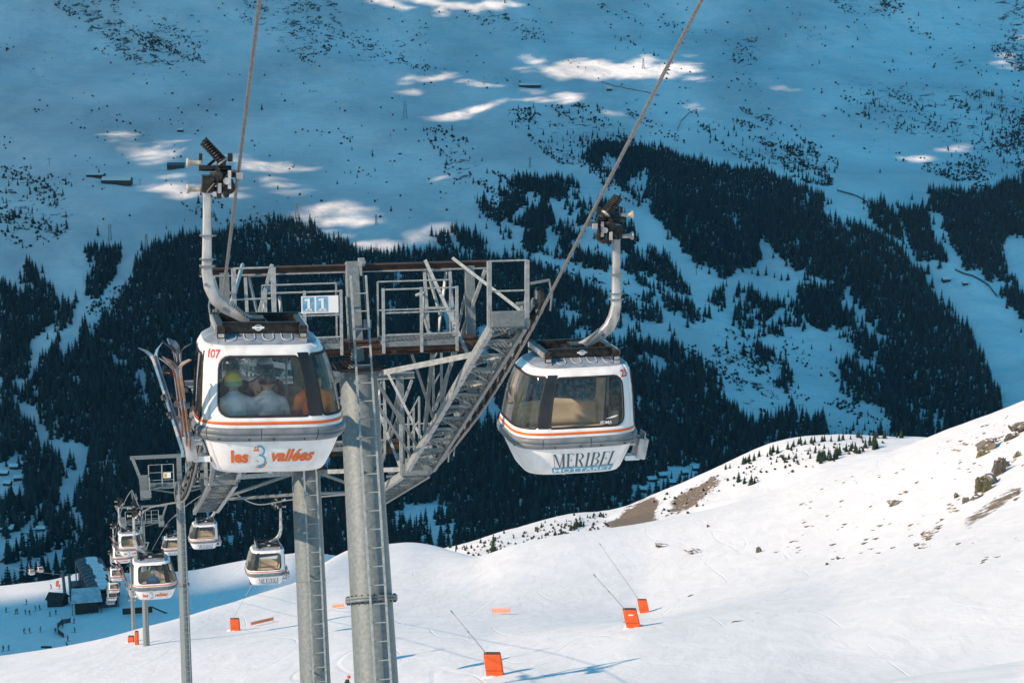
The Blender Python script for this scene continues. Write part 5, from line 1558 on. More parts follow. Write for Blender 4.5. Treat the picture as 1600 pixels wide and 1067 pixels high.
def compression_tower(label, s0, sa, sb, zc, ztop, tilt, r_head, r_foot, nwheel, beam_mat, number=None, xo=0.0, flanges=(), seams=(), walk=True):
    """tower whose wheels press the rope down: mast, crossarm, gantry beam, a wheel train and a walkway on each side"""
    t = tower_frame(label, s0, zc)
    zl = lambda s: rope_z(s0 + s) - zc                  # rope height in local terms
    foot = lw(0, s0, zc)
    zg = height1(foot.x, foot.y - 3) - zc - 1.0
    ax = mast_parts(t, tilt, zg, -.38, r_foot, r_head, 1.30, flanges, xo, seams=seams)
    tt = math.tan(tilt)
    # head: cap plate, post, crossarm, gantry beam
    q = MB(); q.box(ax(-.36), (r_head*2+.16, r_head*2+.16, .05)); q.box(ax(-.30), (r_head*2-.1, r_head*2-.1, .1)); q.build("cap_plate", M_RUST, t)
    zt = ztop - zc
    q = MB(); q.bar(ax(-.3), ax(zt+.10), .24, .24, (0,1,0)); q.bar(ax(-.05)+Vector((-.15,-.125,0)), ax(.9)+Vector((-.15,-.125,0)), .02, .10, (0,1,0)); bevel(q.build("post", M_GALV, t), .012, 1)
    q = MB(); q.box((xo, .0, -.02), (4.5,.26,.22)); q.box((xo, .0, .105), (4.5,.32,.025)); q.box((xo, .0, -.145), (4.5,.32,.025)); q.build("crossarm", M_RUST, t)
    yb = tt*zt
    q = MB(); q.box((xo-.08, yb, zt), (5.40,.03,.11)); q.box((xo-.08, yb, zt+.06), (5.40,.14,.02)); gb = q.build("gantry_beam", beam_mat, t)
    q = MB(); q.box((xo-.08, yb, zt-.066), (5.40,.14,.02)); q.build("lower_flange", M_GALV2, gb)
    # small winch trolley on the gantry beam and its hanging line
    q = MB(); q.box((xo+.17, yb-.09, zt+.12), (.11,.14,.14)); q.box((xo+.15, yb-.12, zt-.02), (.05,.05,.22)); q.box((xo+.17,yb-.20,zt+.13),(.13,.03,.05)); tr = q.build("winch_trolley", M_GALV2, t)
    q = MB(); q.tube([(xo+.19, yb-.12, zt-.1), (xo+.26, yb-.2, .15), (xo+.27, yb-.25, -1.2)], .006, 5); q.box((xo+.25, yb-.24, .35), (.13,.10,.16)); q.build("winch_line", M_GALV2, tr)
    # walkways beside the post, in front of the crossarm, with railings
    for sd in (-1, 1):
        q = MB(); x0, x1 = sorted((xo+sd*.38, xo+sd*1.72))
        q.bar((x0,-.86,.16),(x1,-.86,.16),.03,.09); q.bar((x0,-.22,.16),(x1,-.22,.16),.03,.09)
        for x in (x0, (x0+x1)/2, x1): q.bar((x,-.86,.16),(x,-.22,.16),.04,.06)
        wk = q.build("walkway", M_GALV, t)
        q = MB(); grating(q, x0, x1, -.84, -.24, lambda s: .20, 16); g = q.build("grating", M_GALV, wk); g["kind"] = "stuff"
        railing(t, [(x0,-.88,.0),((x0+x1)/2+.02,-.88,.0),(x1,-.88,.0)], 1.18, rails=(.98,.62,.28), w=.05)
        railing(t, [(x0,-.20,.15),(x1,-.20,.15)], 1.05, rails=(1.0,.5), w=.03)
        # flat tie from the mast head out to the walkway of the wheel train
        q = MB(); q.bar(ax(-.45)+Vector((sd*.3,-.3,0)), (sd*1.98, -2.1, zl(-2.1)+.02), .02, .10, (0,0,1)); q.build("tie_bar", M_GALV2, t)
    # ---- the two wheel trains
    ds = (sb - sa)
    a, b_ = sa - s0, sb - s0
    for sd in (-1, 1):
        X = sd*GAUGE
        Xi, Xo_ = sd*(GAUGE-.88), sd*(GAUGE-.30)
        lift = -.20
        za, zb = zl(a), zl(b_)
        zf = lambda s, k=lift: za + (zb-za)*(s-a)/(b_-a) + k - .05      # straight frame, the wheels follow the rope
        q = MB(); n = 10
        ss = [a + (b_-a)*i/n for i in range(n+1)]
        for i in range(n): 
            q.bar((Xi, ss[i], zf(ss[i])), (Xi, ss[i+1]+.01, zf(ss[i+1])), .04, .15); q.bar((Xi+sd*.04, ss[i], zf(ss[i])+.075), (Xi+sd*.04, ss[i+1]+.01, zf(ss[i+1])+.075), .07, .014); q.bar((Xi+sd*.04, ss[i], zf(ss[i])-.075), (Xi+sd*.04, ss[i+1]+.01, zf(ss[i+1])-.075), .07, .014)
        train = q.build("wheel_train", M_GALV2, t)          # the inner channel carries the rest of the train
        q = MB()
        for i in range(n): q.bar((Xo_, ss[i], zf(ss[i], -.24)), (Xo_, ss[i+1]+.01, zf(ss[i+1], -.24)), .07, .12)
        q.build("outer_beam", M_GALV, train)
        # zigzag cross members, treads and grating under the walk
        npan = max(4, int((b_-a)/.72)); 
        for i in range(npan):
            p0 = a + (b_-a)*i/npan; p1 = a + (b_-a)*(i+1)/npan
            q = MB(); q.bar((Xi, p0, zf(p0)), (Xo_, p0, zf(p0, -.22)), .07, .05); q.build("cross_member", M_GALV, train)
            q = MB()
            if i % 2: q.bar((Xi, p0, zf(p0)+.02), (Xo_, p1, zf(p1, -.20)), .055, .04)
            else: q.bar((Xo_, p0, zf(p0, -.20)), (Xi, p1, zf(p1)+.02), .055, .04)
            q.build("diagonal", M_GALV2, train)
            q = MB(); x0, x1 = sorted((Xi+sd*.06, Xo_-sd*.06)); zt_ = zf((p0+p1)/2) - .04
            grating(q, x0, x1, p0+.06, p0+.06+.42*(p1-p0)/.72*1.2, lambda s, z_=zf(p0+.25)-.02: z_, 7); g = q.build("tread", M_GALV, train); g["kind"] = "stuff"
        # end plates and end frames with rails
        for (s_, up) in ((a-.04, 1), (b_+.04, 0)):
            q = MB(); q.box(((Xi+Xo_)/2, s_, zf(s_)+.10), (.56,.04,.26)); q.box((Xi, s_+(.08 if up else -.08), zf(s_)+.10), (.05,.16,.30)); bevel(q.build("end_plate", M_GALV, train), .008, 1)
        s_ = a + .10
        ztopf = zf(s_) + 1.12
        fr = railing(t, [(Xi, s_, zf(s_)), (Xo_+sd*.06, s_, zf(s_))], ztopf - zf(s_), rails=(1.0,.55), w=.07, name="end_frame")
        s_ = b_ - .3
        railing(t, [(Xi, s_-1.4, zf(s_-1.4)), (Xi, s_-.7, zf(s_-.7)), (Xi, s_, zf(s_))], 1.05, rails=(1.0,.55), w=.04)
        railing(t, [(Xi, a+(b_-a)*.52, zf(a+(b_-a)*.52)), (Xi, a+(b_-a)*.62, zf(a+(b_-a)*.62))], 1.25, rails=(1.0,.6,.2), w=.045)
        # rockers and wheels (rope runs under the wheels)
        wz = .235 + .022
        s_step = (b_-a-.5)/(nwheel-1)
        ws = [a + .25 + s_step*i for i in range(nwheel)]
        for i, s_ in enumerate(ws): put(SHEAVE, "sheave_wheel", train, (X, s_, zl(s_)+wz))
        for i in range(0, nwheel-1, 2):
            q = MB(); q.bar((X-sd*.10, ws[i]-.05, zl(ws[i])+wz), (X-sd*.10, ws[i+1]+.05, zl(ws[i+1])+wz), .03, .13); q.bar((X+sd*.09, ws[i]-.04, zl(ws[i])+wz), (X+sd*.09, ws[i+1]+.04, zl(ws[i+1])+wz), .02, .09)
            m_ = (ws[i]+ws[i+1])/2; q.cyl((X-sd*.32, m_, zl(m_)+wz+.10), (X+sd*.05, m_, zl(m_)+wz+.10), .035, 8); q.build("rocker", M_BLACK if i % 4 else M_GALV, train)
        for i in range(0, nwheel-3, 4):
            m0, m1 = (ws[i]+ws[i+1])/2, (ws[i+2]+ws[i+3])/2
            q = MB(); q.bar((X-sd*.16, m0-.08, zl(m0)+wz+.12), (X-sd*.16, m1+.08, zl(m1)+wz+.12), .04, .16); q.build("rocker_beam", M_GALV, train)
        # rope catcher hoops at both ends
        for s_ in (a+.02, b_-.02):
            q = MB(); q.tube([(X+sd*.12, s_, zl(s_)+.50),(X+sd*.17, s_, zl(s_)+.25),(X+sd*.14, s_, zl(s_)-.02)], .018, 6); q.bar((X-sd*.2, s_, zl(s_)+.45),(X+sd*.13,s_,zl(s_)+.50),.04); q.build("rope_catcher", M_GALV, train)
        # hanging frame between gantry beam and crossarm, braces down to the train
        q = MB(); xa, xb = sd*1.42, sd*1.90
        ztp = zt - .08
        for x in (xa, xb): q.bar((x, yb, ztp+.02), (x, .05, .1), .055, .055, (0,1,0))
        q.bar((xa, yb, ztp), (xb, yb, ztp), .05); q.bar((xa, yb*.4, .62), (xb, yb*.4, .62), .045)
        q.bar((xa+sd*.06, yb, ztp-.02), ((xa+xb)/2, yb*.35, .5), .045); q.bar((xb-sd*.06, yb, ztp-.02), ((xa+xb)/2-sd*.05, yb*.35, .1), .045)
        q.build("hanging_frame", M_GALV2, t)
        q = MB(); q.bar((sd*2.28, yb+.03, zt-.02), (sd*2.28, .3, zl(.3)+.05), .17, .17, (0,1,0)); q.build("column", M_GALV, t)
        for (p0, p1, w) in (((sd*1.42, yb-.12, zt+.12), (sd*2.12, -.9, zl(-.9)+.1), .06), ((sd*1.95, yb-.12, zt+.14), (sd*2.55, a+.6, zl(a+.6)+.15), .055),
                            ((sd*2.5, yb-.4, zt-.05), (sd*1.72, 1.2, zl(1.2)+.05), .06), ((sd*2.3, yb, zt-.1), (sd*1.80, .8, zl(.8)+.1), .045)):
            q = MB(); q.bar(p0, p1, w, w, (0,1,0)); q.build("brace", M_GALV2, t)
        # braces from the mast down to the low end of the train
        for (p0, p1, w) in ((ax(-.55)+Vector((sd*.28,.1,0)), (sd*(GAUGE-.85), b_-1.2, zl(b_-1.2)+.0), .06), (ax(-1.0)+Vector((sd*.3,.05,0)), (sd*(GAUGE-.85), b_-.3, zl(b_-.3)+.0), .05), ((sd*1.5,.1,-.2), (sd*(GAUGE-.9), 2.6, zl(2.6)+.0), .07), ((sd*1.1,.1,-.2), (sd*(GAUGE-.9), 1.6, zl(1.6)+.0), .05)):
            q = MB(); q.bar(p0, p1, w, w, (0,1,0)); q.build("brace", M_GALV, t)
        q = MB(); q.tube([(sd*1.28, yb+.05, zt-.55),(sd*1.33,.0,.95),(sd*1.30,-.05,.55),(sd*1.38,-.1,.25),(sd*1.55,-.1,.1)], .03, 8); q.build("cable_duct", M_GALV2, t)
    if number:
        x0 = xo - 1.12
        y_ = -.90; z_ = .93
        sg = MB(); sg.box((x0+.36, y_, z_), (.66,.012,.31)); so = sg.build("number_plate", M_PRINTW, t)
        for k in range(len(number)):
            cx = x0+.15+.245*k
            q = MB(); q.box((cx, y_-.010, z_+.005), (.20,.006,.27)); q.build("blue_panel", noise_mix("faded_blue", (0.07,0.28,0.48), (0.20,0.42,0.58), 9, .6) if k == 0 else bpy.data.materials["faded_blue"], so)
            q = MB(); q.box((cx+.01, y_-.015, z_+.01), (.045,.004,.21)); q.box((cx+.01, y_-.015, z_-.085), (.11,.004,.026)); q.box((cx-.035, y_-.015, z_+.09), (.05,.004,.034)); q.box((cx+.0, y_-.015, z_-.118), (.18,.004,.012)); q.build("numeral", M_PRINTW, so)
        q = MB()
        for x in (x0+.06, x0+.66): q.bar((x, y_+.02, z_+.14), (x, y_+.02, z_+.25), .012)
        q.build("plate_hook", M_BLACK, so)
    return t
TOWER1 = compression_tower("big grey steel tower in front, with ladder, rust-red beams and blue 11 plate", 0.0, -3.92, 5.08, -6.43, -5.06, R(20), .345, .47, 14, M_RUST, "11", .06, flanges=(-4.35,))
TOWER2 = compression_tower("second grey steel tower, its laddered mast standing just behind the numbered one", 8.7, 5.7, 12.4, -10.35, -8.80, R(15), .325, .38, 10, M_GALV, None, 0.0, seams=(-2.9,))
# ---- slim support towers further down the line
M_YELLOW = mat("yellow_print", (0.75, 0.52, 0.05), 0.5)
def support_tower(label, s0, tilt, hmast, r_head, r_foot, notice=True):
    zc = rope_z(s0) + .35
    t = tower_frame(label, s0, zc)
    zl = lambda s: rope_z(s0 + s) - zc
    ax = mast_parts(t, tilt, -hmast, -.25, r_foot, r_head, .2, flanges=(-hmast*.36,), seg=20)
    q = MB(); q.bar((-2.25,0,-.1),(2.25,0,-.1),.28,.30); q.build("crossarm", M_GALV, t)
    zt = 1.55; yb = .25
    q = MB(); q.bar((-2.75,yb,zt),(2.75,yb,zt),.12,.20); q.build("gantry_beam", M_GALV, t)
    q = MB(); q.bar(ax(-.2), ax(zt), .26,.26,(0,1,0)); q.box(ax(.45)+Vector((0,-.2,0)),(.3,.18,.4)); q.build("post", M_GALV, t)
    for sd in (-1, 1):
        q = MB(); q.bar((sd*2.62,yb,zt),(sd*2.05,0,-.1),.17,.20,(0,1,0)); q.build("brace", M_GALV, t)
        railing(t, [(sd*.35,-.45,-.1),(sd*1.0,-.45,-.1),(sd*1.75,-.45,-.1)], 1.35, rails=(1.0,.66,.33), w=.06)
        q = MB(); q.box((sd*1.1,-.3,-.12),(1.6,.5,.05)); q.build("walkway", M_GALV, t)
        X = sd*GAUGE
        q = MB()
        for i in range(6):
            a0, a1 = -1.9+.633*i, -1.9+.633*(i+1); q.bar((X-sd*.16,a0,zl(a0)-.30),(X-sd*.16,a1+.02,zl(a1)-.30),.10,.16)
        tr = q.build("wheel_train", M_GALV, t)
        for i in range(6):
            s_ = -1.7+.68*i; put(SHEAVE, "sheave_wheel", tr, (X, s_, zl(s_)-.255))
        q = MB(); q.box((sd*2.0,-1.3,zl(-1.3)-.25),(.55,1.1,.05)); q.box((sd*1.98,-1.9,zl(-1.9)-.05),(.6,.05,.45)); q.build("step_platform", M_GALV, tr)
        railing(tr, [(sd*1.75,-1.85,zl(-1.8)-.25),(sd*1.75,-.8,zl(-.8)-.25)], 1.1, rails=(1.0,.5), w=.05)
        q = MB(); q.box((sd*2.05,-.55,-.1),(.42,.30,.75)); q.box((sd*2.05,-.55,.45),(.5,.06,.5)); q.build("train_bracket", M_GALV, t)
        q = MB(); q.bar(ax(-.6),(sd*2.0,0,-.2),.08,.08); q.build("lower_brace", M_GALV, t)
    if notice:
        q = MB(); q.box((-.72,-.50,.62),(.42,.012,.32)); nt_ = q.build("notice_plate", M_PRINTW, t)
        q = MB(); q.box((-.82,-.51,.62),(.17,.006,.24)); q.build("warning_patch", M_YELLOW, nt_)
        q = MB(); q.cyl((-.82,-.516,.62),(-.82,-.512,.62),.04,10); q.build("warning_mark", M_RED, nt_)
    return t
support_tower("slim grey tower with a railed platform and a yellow-marked notice, under gondola 107", 76.8, R(9), 16.0, .24, .34)
support_tower("small far tower whose laddered mast ends beside a narrow orange pad", 175.0, R(8), 15.5, .26, .36)
support_tower("farthest small tower, its mast ending above a wide orange pad", 255.0, R(8), 17.0, .25, .34, False)
# ================================================================ people
def capsule(b, p0, p1, r0, r1, n=10):
    p0 = Vector(p0); p1 = Vector(p1)
    d = p1 - p0; Ln = d.length
    if Ln < 1e-5: d = Vector((0,0,1))
    d.normalize()
    ref = Vector((0,1,0)) if abs(d.y) < .9 else Vector((1,0,0))
    s = d.cross(ref).normalized(); u = s.cross(d)
    rings = []
    for k in range(1, 4): a = -math.pi/2 + k*math.pi/8; rings.append((p0 + d*(math.sin(a)*r0), math.cos(a)*r0))
    rings.append((p0, r0)); rings.append((p1, r1))
    for k in range(1, 4): a = k*math.pi/8; rings.append((p1 + d*(math.sin(a)*r1), math.cos(a)*r1))
    vs_ = [p0 - d*r0]; fs = []
    for c, r in rings:
        for k in range(n):
            a = 2*math.pi*k/n; vs_.append(c + (s*math.cos(a)+u*math.sin(a))*r)
    vs_.append(p1 + d*r1); m = len(rings)
    for k in range(n): fs.append((0, 1+(k+1)%n, 1+k)); fs.append((len(vs_)-1, 1+(m-1)*n+k, 1+(m-1)*n+(k+1)%n))
    for i in range(m-1):
        for k in range(n): fs.append((1+i*n+k, 1+i*n+(k+1)%n, 1+(i+1)*n+(k+1)%n, 1+(i+1)*n+k))
    b.add(vs_, fs, 0, True)
_cloth = {}
def cloth(name, col, rough=.85):
    if name not in _cloth: _cloth[name] = noise_mix(name, col, tuple(min(1, c*1.35+.01) for c in col), 7, rough, bump=.15, bscale=14)
    return _cloth[name]
SKIN = noise_mix("skin", (0.50,0.30,0.22), (0.58,0.36,0.27), 4, .55)
def person_mesh(name, segs, mats, voxel):
    """segs: (p0, p1, r0, r1, material index); limbs are fused into one continuous skin"""
    b = MB()
    for s_ in segs: capsule(b, *s_[:4])
    me = b.mesh(name, mats)
    o = bpy.data.objects.new(name, me); COL.objects.link(o)
    r_ = o.modifiers.new("r", 'REMESH'); r_.mode = 'VOXEL'; r_.voxel_size = voxel
    sm = o.modifiers.new("s", 'SMOOTH'); sm.factor = .5; sm.iterations = 2
    dg = bpy.context.evaluated_depsgraph_get(); dg.update()
    m2 = bpy.data.meshes.new_from_object(o.evaluated_get(dg)); m2.name = name
    bpy.data.objects.remove(o)
    m2.materials.clear()
    for m in mats: m2.materials.append(m)
    nf = len(m2.polygons); c = np.empty(nf*3); m2.polygons.foreach_get("center", c); c = c.reshape(-1,3)
    best = np.full(nf, 1e9); mi = np.zeros(nf, int)
    for p0, p1, r0, r1, k in segs:
        p0 = np.array(p0, float); p1 = np.array(p1, float); d = p1-p0; L2 = max((d*d).sum(), 1e-9)
        t = np.clip(((c-p0)@d)/L2, 0, 1); q = p0 + t[:,None]*d; dist = np.linalg.norm(c-q, axis=1) - (r0+(r1-r0)*t)
        k_ = dist < best; best[k_] = dist[k_]; mi[k_] = k
    m2.polygons.foreach_set("material_index", mi.astype(np.int32)); m2.polygons.foreach_set("use_smooth", np.ones(nf, bool))
    return m2
def hand(base, d, up, k):
    """palm, four unequal bent fingers and a thumb from its side"""
    base = Vector(base); d = Vector(d).normalized(); up = Vector(up); s = d.cross(up).normalized(); up = s.cross(d)
    o = [(base, base + d*.07, .036, .034, k)]
    for i, (off, ln) in enumerate(((-.030,.066),(-.010,.076),(.011,.072),(.030,.056))):
        a = base + d*.085 + s*off; m = a + d*ln*.5 - up*.008; e = m + d*ln*.35 - up*.03
        o += [(a, m, .0115, .0105, k), (m, e, .0105, .009, k)]
    a = base + d*.02 + s*.036; o += [(a, a + d*.03 + s*.032, .014, .012, k), (a + d*.03 + s*.032, a + d*.066 + s*.036 - up*.01, .012, .010, k)]
    return o
def face_bits(segs, head, fwd, k):
    """nose, brow, chin and ears on a head ball"""
    h = Vector(head); f = Vector(fwd).normalized(); s = f.cross(Vector((0,0,1))).normalized()
    segs += [(h + Vector((0,0,.03)), h + Vector((0,0,-.035)) + f*.018, .098, .080, k), (h + f*.10 + Vector((0,0,.012)), h + f*.118 + Vector((0,0,-.02)), .012, .016, k),
             (h + f*.075 + Vector((0,0,-.085)), h + f*.078 + Vector((0,0,-.085)), .032, .03, k), (h + s*.096, h + s*.10 + Vector((0,0,-.03)), .018, .013, k), (h - s*.096, h - s*.10 + Vector((0,0,-.03)), .018, .013, k),
             (h + f*.088 + s*.03 + Vector((0,0,.035)), h + f*.088 - s*.03 + Vector((0,0,.035)), .017, .017, k), (h + f*.092 + s*.018 + Vector((0,0,-.052)), h + f*.092 - s*.018 + Vector((0,0,-.052)), .012, .012, k)]
    return segs
def eyes(parent, head, fwd):
    h = Vector(head); f = Vector(fwd).normalized(); s = f.cross(Vector((0,0,1))).normalized(); b = MB()
    for e in (-1, 1): b.ball(h + f*.098 + s*.032*e + Vector((0,0,.012)), .012, 8, 6)
    return b.build("eyes", M_BLACK, parent)
# jackets: 0 jacket, 1 trousers, 2 skin, 3 glove, 4 boot
def seated(jacket, trousers, fwd=(0,1,0), voxel=.022):
    """sitting figure, origin on the seat under the hips, facing +Y"""
    segs = [((0,0,.10),(0,-.02,.32),.165,.165,0), ((0,-.02,.32),(0,-.02,.48),.175,.17,0), ((-.13,-.02,.50),(.13,-.02,.50),.085,.085,0), ((0,-.01,.56),(0,.0,.64),.07,.062,2)]
    face_bits(segs, (0,.02,.74), (0,1,0), 2)
    for e in (-1, 1):
        segs += [((e*.10,.02,.08),(e*.13,.44,.10),.098,.07,1), ((e*.13,.44,.10),(e*.13,.46,-.30),.066,.052,1), ((e*.13,.46,-.33),(e*.13,.60,-.36),.06,.05,4),
                 ((e*.20,-.02,.49),(e*.27,.06,.26),.07,.058,0), ((e*.27,.06,.26),(e*.17,.28,.20),.056,.045,0)]
        segs += hand((e*.16,.30,.20), (-e*.25,1,-.25), (0,0,1), 3)
    return person_mesh("person", segs, [jacket, trousers, SKIN, cloth("glove_black", (.02,.02,.02)), cloth("boot_dark", (.04,.04,.045), .5)], voxel)
def standing(jacket, trousers, lean=0.12, crouch=0.1, arms=0, voxel=.05, turn=0.0):
    """skier, origin at the boots, facing +Y, poles held to the sides"""
    hipz = .88 - crouch; hy = -.05 - crouch*.4
    ch = Vector((0, hy + .42*math.sin(lean+.15), hipz + .44*math.cos(lean+.1)))
    nk = ch + Vector((0, .06, .15)); hd = nk + Vector((0, .05, .14))
    segs = [((0,hy,hipz),tuple(ch*.5+Vector((0,hy,hipz))*.5),.150,.155,0), (tuple(ch*.5+Vector((0,hy,hipz))*.5), tuple(ch), .158,.165,0), (tuple(ch+Vector((-.13,0,.04))),tuple(ch+Vector((.13,0,.04))),.085,.085,0), (tuple(ch),tuple(nk),.09,.065,2)]
    face_bits(segs, tuple(hd), (0,1,0), 2)
    for e in (-1, 1):
        kn = (e*.13, hy+.16+crouch*.6, .48); an = (e*.12, 0, .10)
        segs += [((e*.09,hy,hipz-.02),kn,.10,.07,1), (kn,an,.068,.055,1), (an,(e*.12,.14,.07),.062,.055,4), ((e*.12,-.05,.08),(e*.12,.05,.07),.06,.06,4)]
        el = ch + Vector((e*.30, .02 + .1*arms, -.20)); wr = ch + Vector((e*.30, .26, -.24 + .1*arms))
        segs += [(tuple(ch+Vector((e*.19,0,.03))), tuple(el), .07,.056,0), (tuple(el), tuple(wr), .055,.043,0)]
        segs += hand(wr + Vector((0,.03,0)), (-e*.1,1,-.2), (0,0,1), 3)
    return person_mesh("person", segs, [jacket, trousers, SKIN, cloth("glove_black", (.02,.02,.02)), cloth("boot_dark", (.04,.04,.045), .5)], voxel), hd, ch
def helmet(parent, c, mat_, goggles=True, sc=1.0, fwd=Vector((0,1,0)), visor=None):
    b = MB(); c = Vector(c) + Vector((0,-.012,.03)); n, m = 14, 8; vs_ = []; fs = []
    for i in range(m+1):
        ph = math.pi*.62*i/m
        for k in range(n):
            a = 2*math.pi*k/n; r = .128*sc
            dz = math.cos(ph)*r*1.02; q = Vector((math.sin(ph)*math.cos(a)*r*.93, math.sin(ph)*math.sin(a)*r*1.1, dz))
            if math.sin(a) > .3 and dz < .02: q.z = max(q.z, .02)
            vs_.append(c + q)
    for i in range(m):
        for k in range(n): fs.append((i*n+k, (i+1)*n+k, (i+1)*n+(k+1)%n, i*n+(k+1)%n))
    b.add(vs_, fs, 0, True); h = b.build("helmet", mat_, parent)
    if goggles:
        g = MB(); 
        for i in range(9):
            a = math.pi*(.14+.72*i/8); p = c + Vector((math.cos(a)*.118, math.sin(a)*.135, -.022)); 
            if i: g.bar(prev, p, .03, .075, (0,0,1))
            prev = p
        g.build("goggles", visor or M_BLACK, parent)
    return h
# -- passengers of the two nearest cabins on the left rope
def seat_in(cab, mir, x, end, mesh, label, group=None, turn=0.0, dz=0.0, y=None):
    """place a passenger in a cabin; end -1 = bench under the uphill window"""
    M = Matrix.LocRotScale(cab.location, cab.rotation_euler, (1,1,1))
    p = M @ (Vector((x, (.60*end if y is None else y), .50 + dz)) * CABSC)
    o = bpy.data.objects.new("person", mesh); link(o)
    o.location = p; o.rotation_euler = (0, 0, cab.rotation_euler.z + (0 if end < 0 else math.pi) + turn)
    return tag(o, label, "person", group)
W_J = cloth("white_jacket", (.80,.79,.76)); G_J = cloth("grey_jacket", (.58,.60,.60)); D_T = cloth("dark_trousers", (.03,.035,.045)); O_J = cloth("orange_jacket", (.88,.17,.02)); B_J = cloth("blue_jacket", (.05,.25,.48)); K_J = cloth("dark_jacket", (.035,.035,.04))
m1 = seated(W_J, D_T); m2 = seated(G_J, D_T); m3 = seated(O_J, D_T); m4 = seated(K_J, cloth("grey_trousers", (.12,.12,.13)))
GP = "passengers in gondola 107"
o = seat_in(CAB107, 1, -.50, -1, m1, "passenger in a white jacket and a yellow and green cap, back to the window", GP, .15)
b = MB(); b.lathe([(.112,-.04),(.118,.0),(.118,.05),(.105,.10),(.06,.135),(.001,.145)], (0,.015,.77), (0,0,1), 14)
hat = b.build("cap", cloth("yellow_cap", (.72,.52,.06)), o)
b = MB(); b.lathe([(.117,-.055),(.126,-.05),(.126,.01),(.117,.015)], (0,.015,.77), (0,0,1), 14); b.build("cap_band", cloth("green_band", (.22,.42,.28)), o)
eyes(o, (0,.02,.74), (0,1,0))
o = seat_in(CAB107, 1, -.02, -1, m2, "passenger in a grey jacket and a dark helmet beside the one with the yellow cap", GP, -.1)
helmet(o, (0,.02,.76), cloth("helmet_dark", (.02,.022,.025), .4)); eyes(o, (0,.02,.74), (0,1,0))
o = seat_in(CAB107, 1, .63, -1, m3, "passenger in an orange jacket seen through the corner pane of gondola 107", GP, .35, y=-.52, dz=.05)
helmet(o, (0,.02,.76), cloth("helmet_dark", (.02,.022,.025), .4)); eyes(o, (0,.02,.74), (0,1,0))
b = MB(); b.lathe([(.09,-.14),(.115,-.08),(.120,.0),(.09,.06)], (0,-.02,.72), (0,0,1), 12); b.build("hair", cloth("blond_hair", (.42,.26,.10)), o)
o = seat_in(CAB107, 1, -.45, 1, m4, "passenger in dark clothes and a black helmet on the far bench of gondola 107", GP)
helmet(o, (0,.02,.76), cloth("helmet_black", (.012,.012,.014), .35)); eyes(o, (0,.02,.74), (0,1,0))
o = seat_in(CAB107, 1, .05, 1, m4, "passenger with a pale helmet facing uphill on the far bench of gondola 107", GP)
helmet(o, (0,.02,.76), cloth("helmet_pale", (.45,.45,.45), .4)); eyes(o, (0,.02,.74), (0,1,0))
mb_ = seated(B_J, D_T, voxel=.03)
o = seat_in(CAB_L[0], 1, -.05, -1, mb_, "passenger in a blue jacket and white helmet in the next cabin down the left rope")
helmet(o, (0,.02,.76), cloth("helmet_white", (.7,.7,.7), .4)); eyes(o, (0,.02,.74), (0,1,0))

# ---- skis and a snowboard in the racks
def ski_mesh(col, col2):
    b = MB(); n = 22; vs_ = []; fs = []
    for i in range(n+1):
        t = i/n; y = t*1.60
        z = .0 if t < .88 else (t-.88)**2*9.5*1.3
        z += .0 if t > .06 else (.06-t)**2*8
        w = .036 - .010*math.sin(t*math.pi) if t < .9 else .036*math.sqrt(max(0, 1-((t-.9)/.1)**2))+.004
        for x_, zz in ((-w,z),(w,z),(w,z+.014),(-w,z+.014)): vs_.append((x_, zz, y))
    for i in range(n):
        for k in range(4): fs.append((i*4+k, i*4+(k+1)%4, (i+1)*4+(k+1)%4, (i+1)*4+k))
    b.add(vs_, fs, 0); b.add(vs_[:4], [(0,1,2,3)]); b.add(vs_[-4:], [(3,2,1,0)])
    for j in range(len(b.m)):
        if (j//4) % 7 in (4, 5): b.m[j] = 1
    return b.mesh("ski", [col, col2])
def binding_mesh():
    c_ = cloth("binding_grey", (.07,.07,.075), .5)
    b = MB(); b.box((0,.030,.60),(.05,.035,.09)); b.box((0,.045,.62),(.04,.045,.04)); a = b.mesh("toe_binding", c_)
    b = MB(); b.box((0,.030,.86),(.05,.035,.07)); b.box((0,.045,.84),(.036,.045,.035)); b.cyl((-.025,.05,.87),(.025,.05,.87),.015,8)
    return a, b.mesh("heel_binding", c_)
BIND = binding_mesh()
def skis(name_label, loc, rot, col, col2, group="skis in the racks of the gondolas"):
    t = thing("skis", name_label, "skis", loc, rot, group)
    me = ski_mesh(col, col2)
    for i, dy in enumerate((0, -.035)):
        o = bpy.data.objects.new("ski", me); link(o, t); o.location = (0, dy, 0); o.rotation_euler = (0, 0, math.pi if i else 0)
        put(BIND[0], "toe_binding", o, (0,0,0)); put(BIND[1], "heel_binding", o, (0,0,0))
    return t
C_OR = cloth("ski_orange", (.28,.14,.085), .4); C_BL = cloth("ski_blue", (.12,.20,.28), .4); C_GR = cloth("ski_grey", (.30,.31,.33), .4); C_RD = cloth("ski_red", (.32,.09,.07), .4); C_BK = cloth("ski_black", (.03,.03,.035), .4); C_LT = cloth("ski_pale", (.22,.24,.27), .4)
def on_rack(cab, mir, y, dx=0.0, dz=0.0):
    M = Matrix.LocRotScale(cab.location, cab.rotation_euler, (1,1,1))
    return M @ (Vector((-1.14*mir + dx, y, .22 + dz)) * CABSC)
rzc = CAB107.rotation_euler.z
skis("orange-brown skis, foremost of the bundle in the rack of gondola 107", on_rack(CAB107, 1, -.60), (R(4), R(-22), rzc+1.1), C_OR, C_LT)
skis("blue and grey skis standing behind the orange-brown ones in the rack of gondola 107", on_rack(CAB107, 1, -.52, -.03), (R(3), R(-23.5), rzc-1.0), C_BL, C_GR)
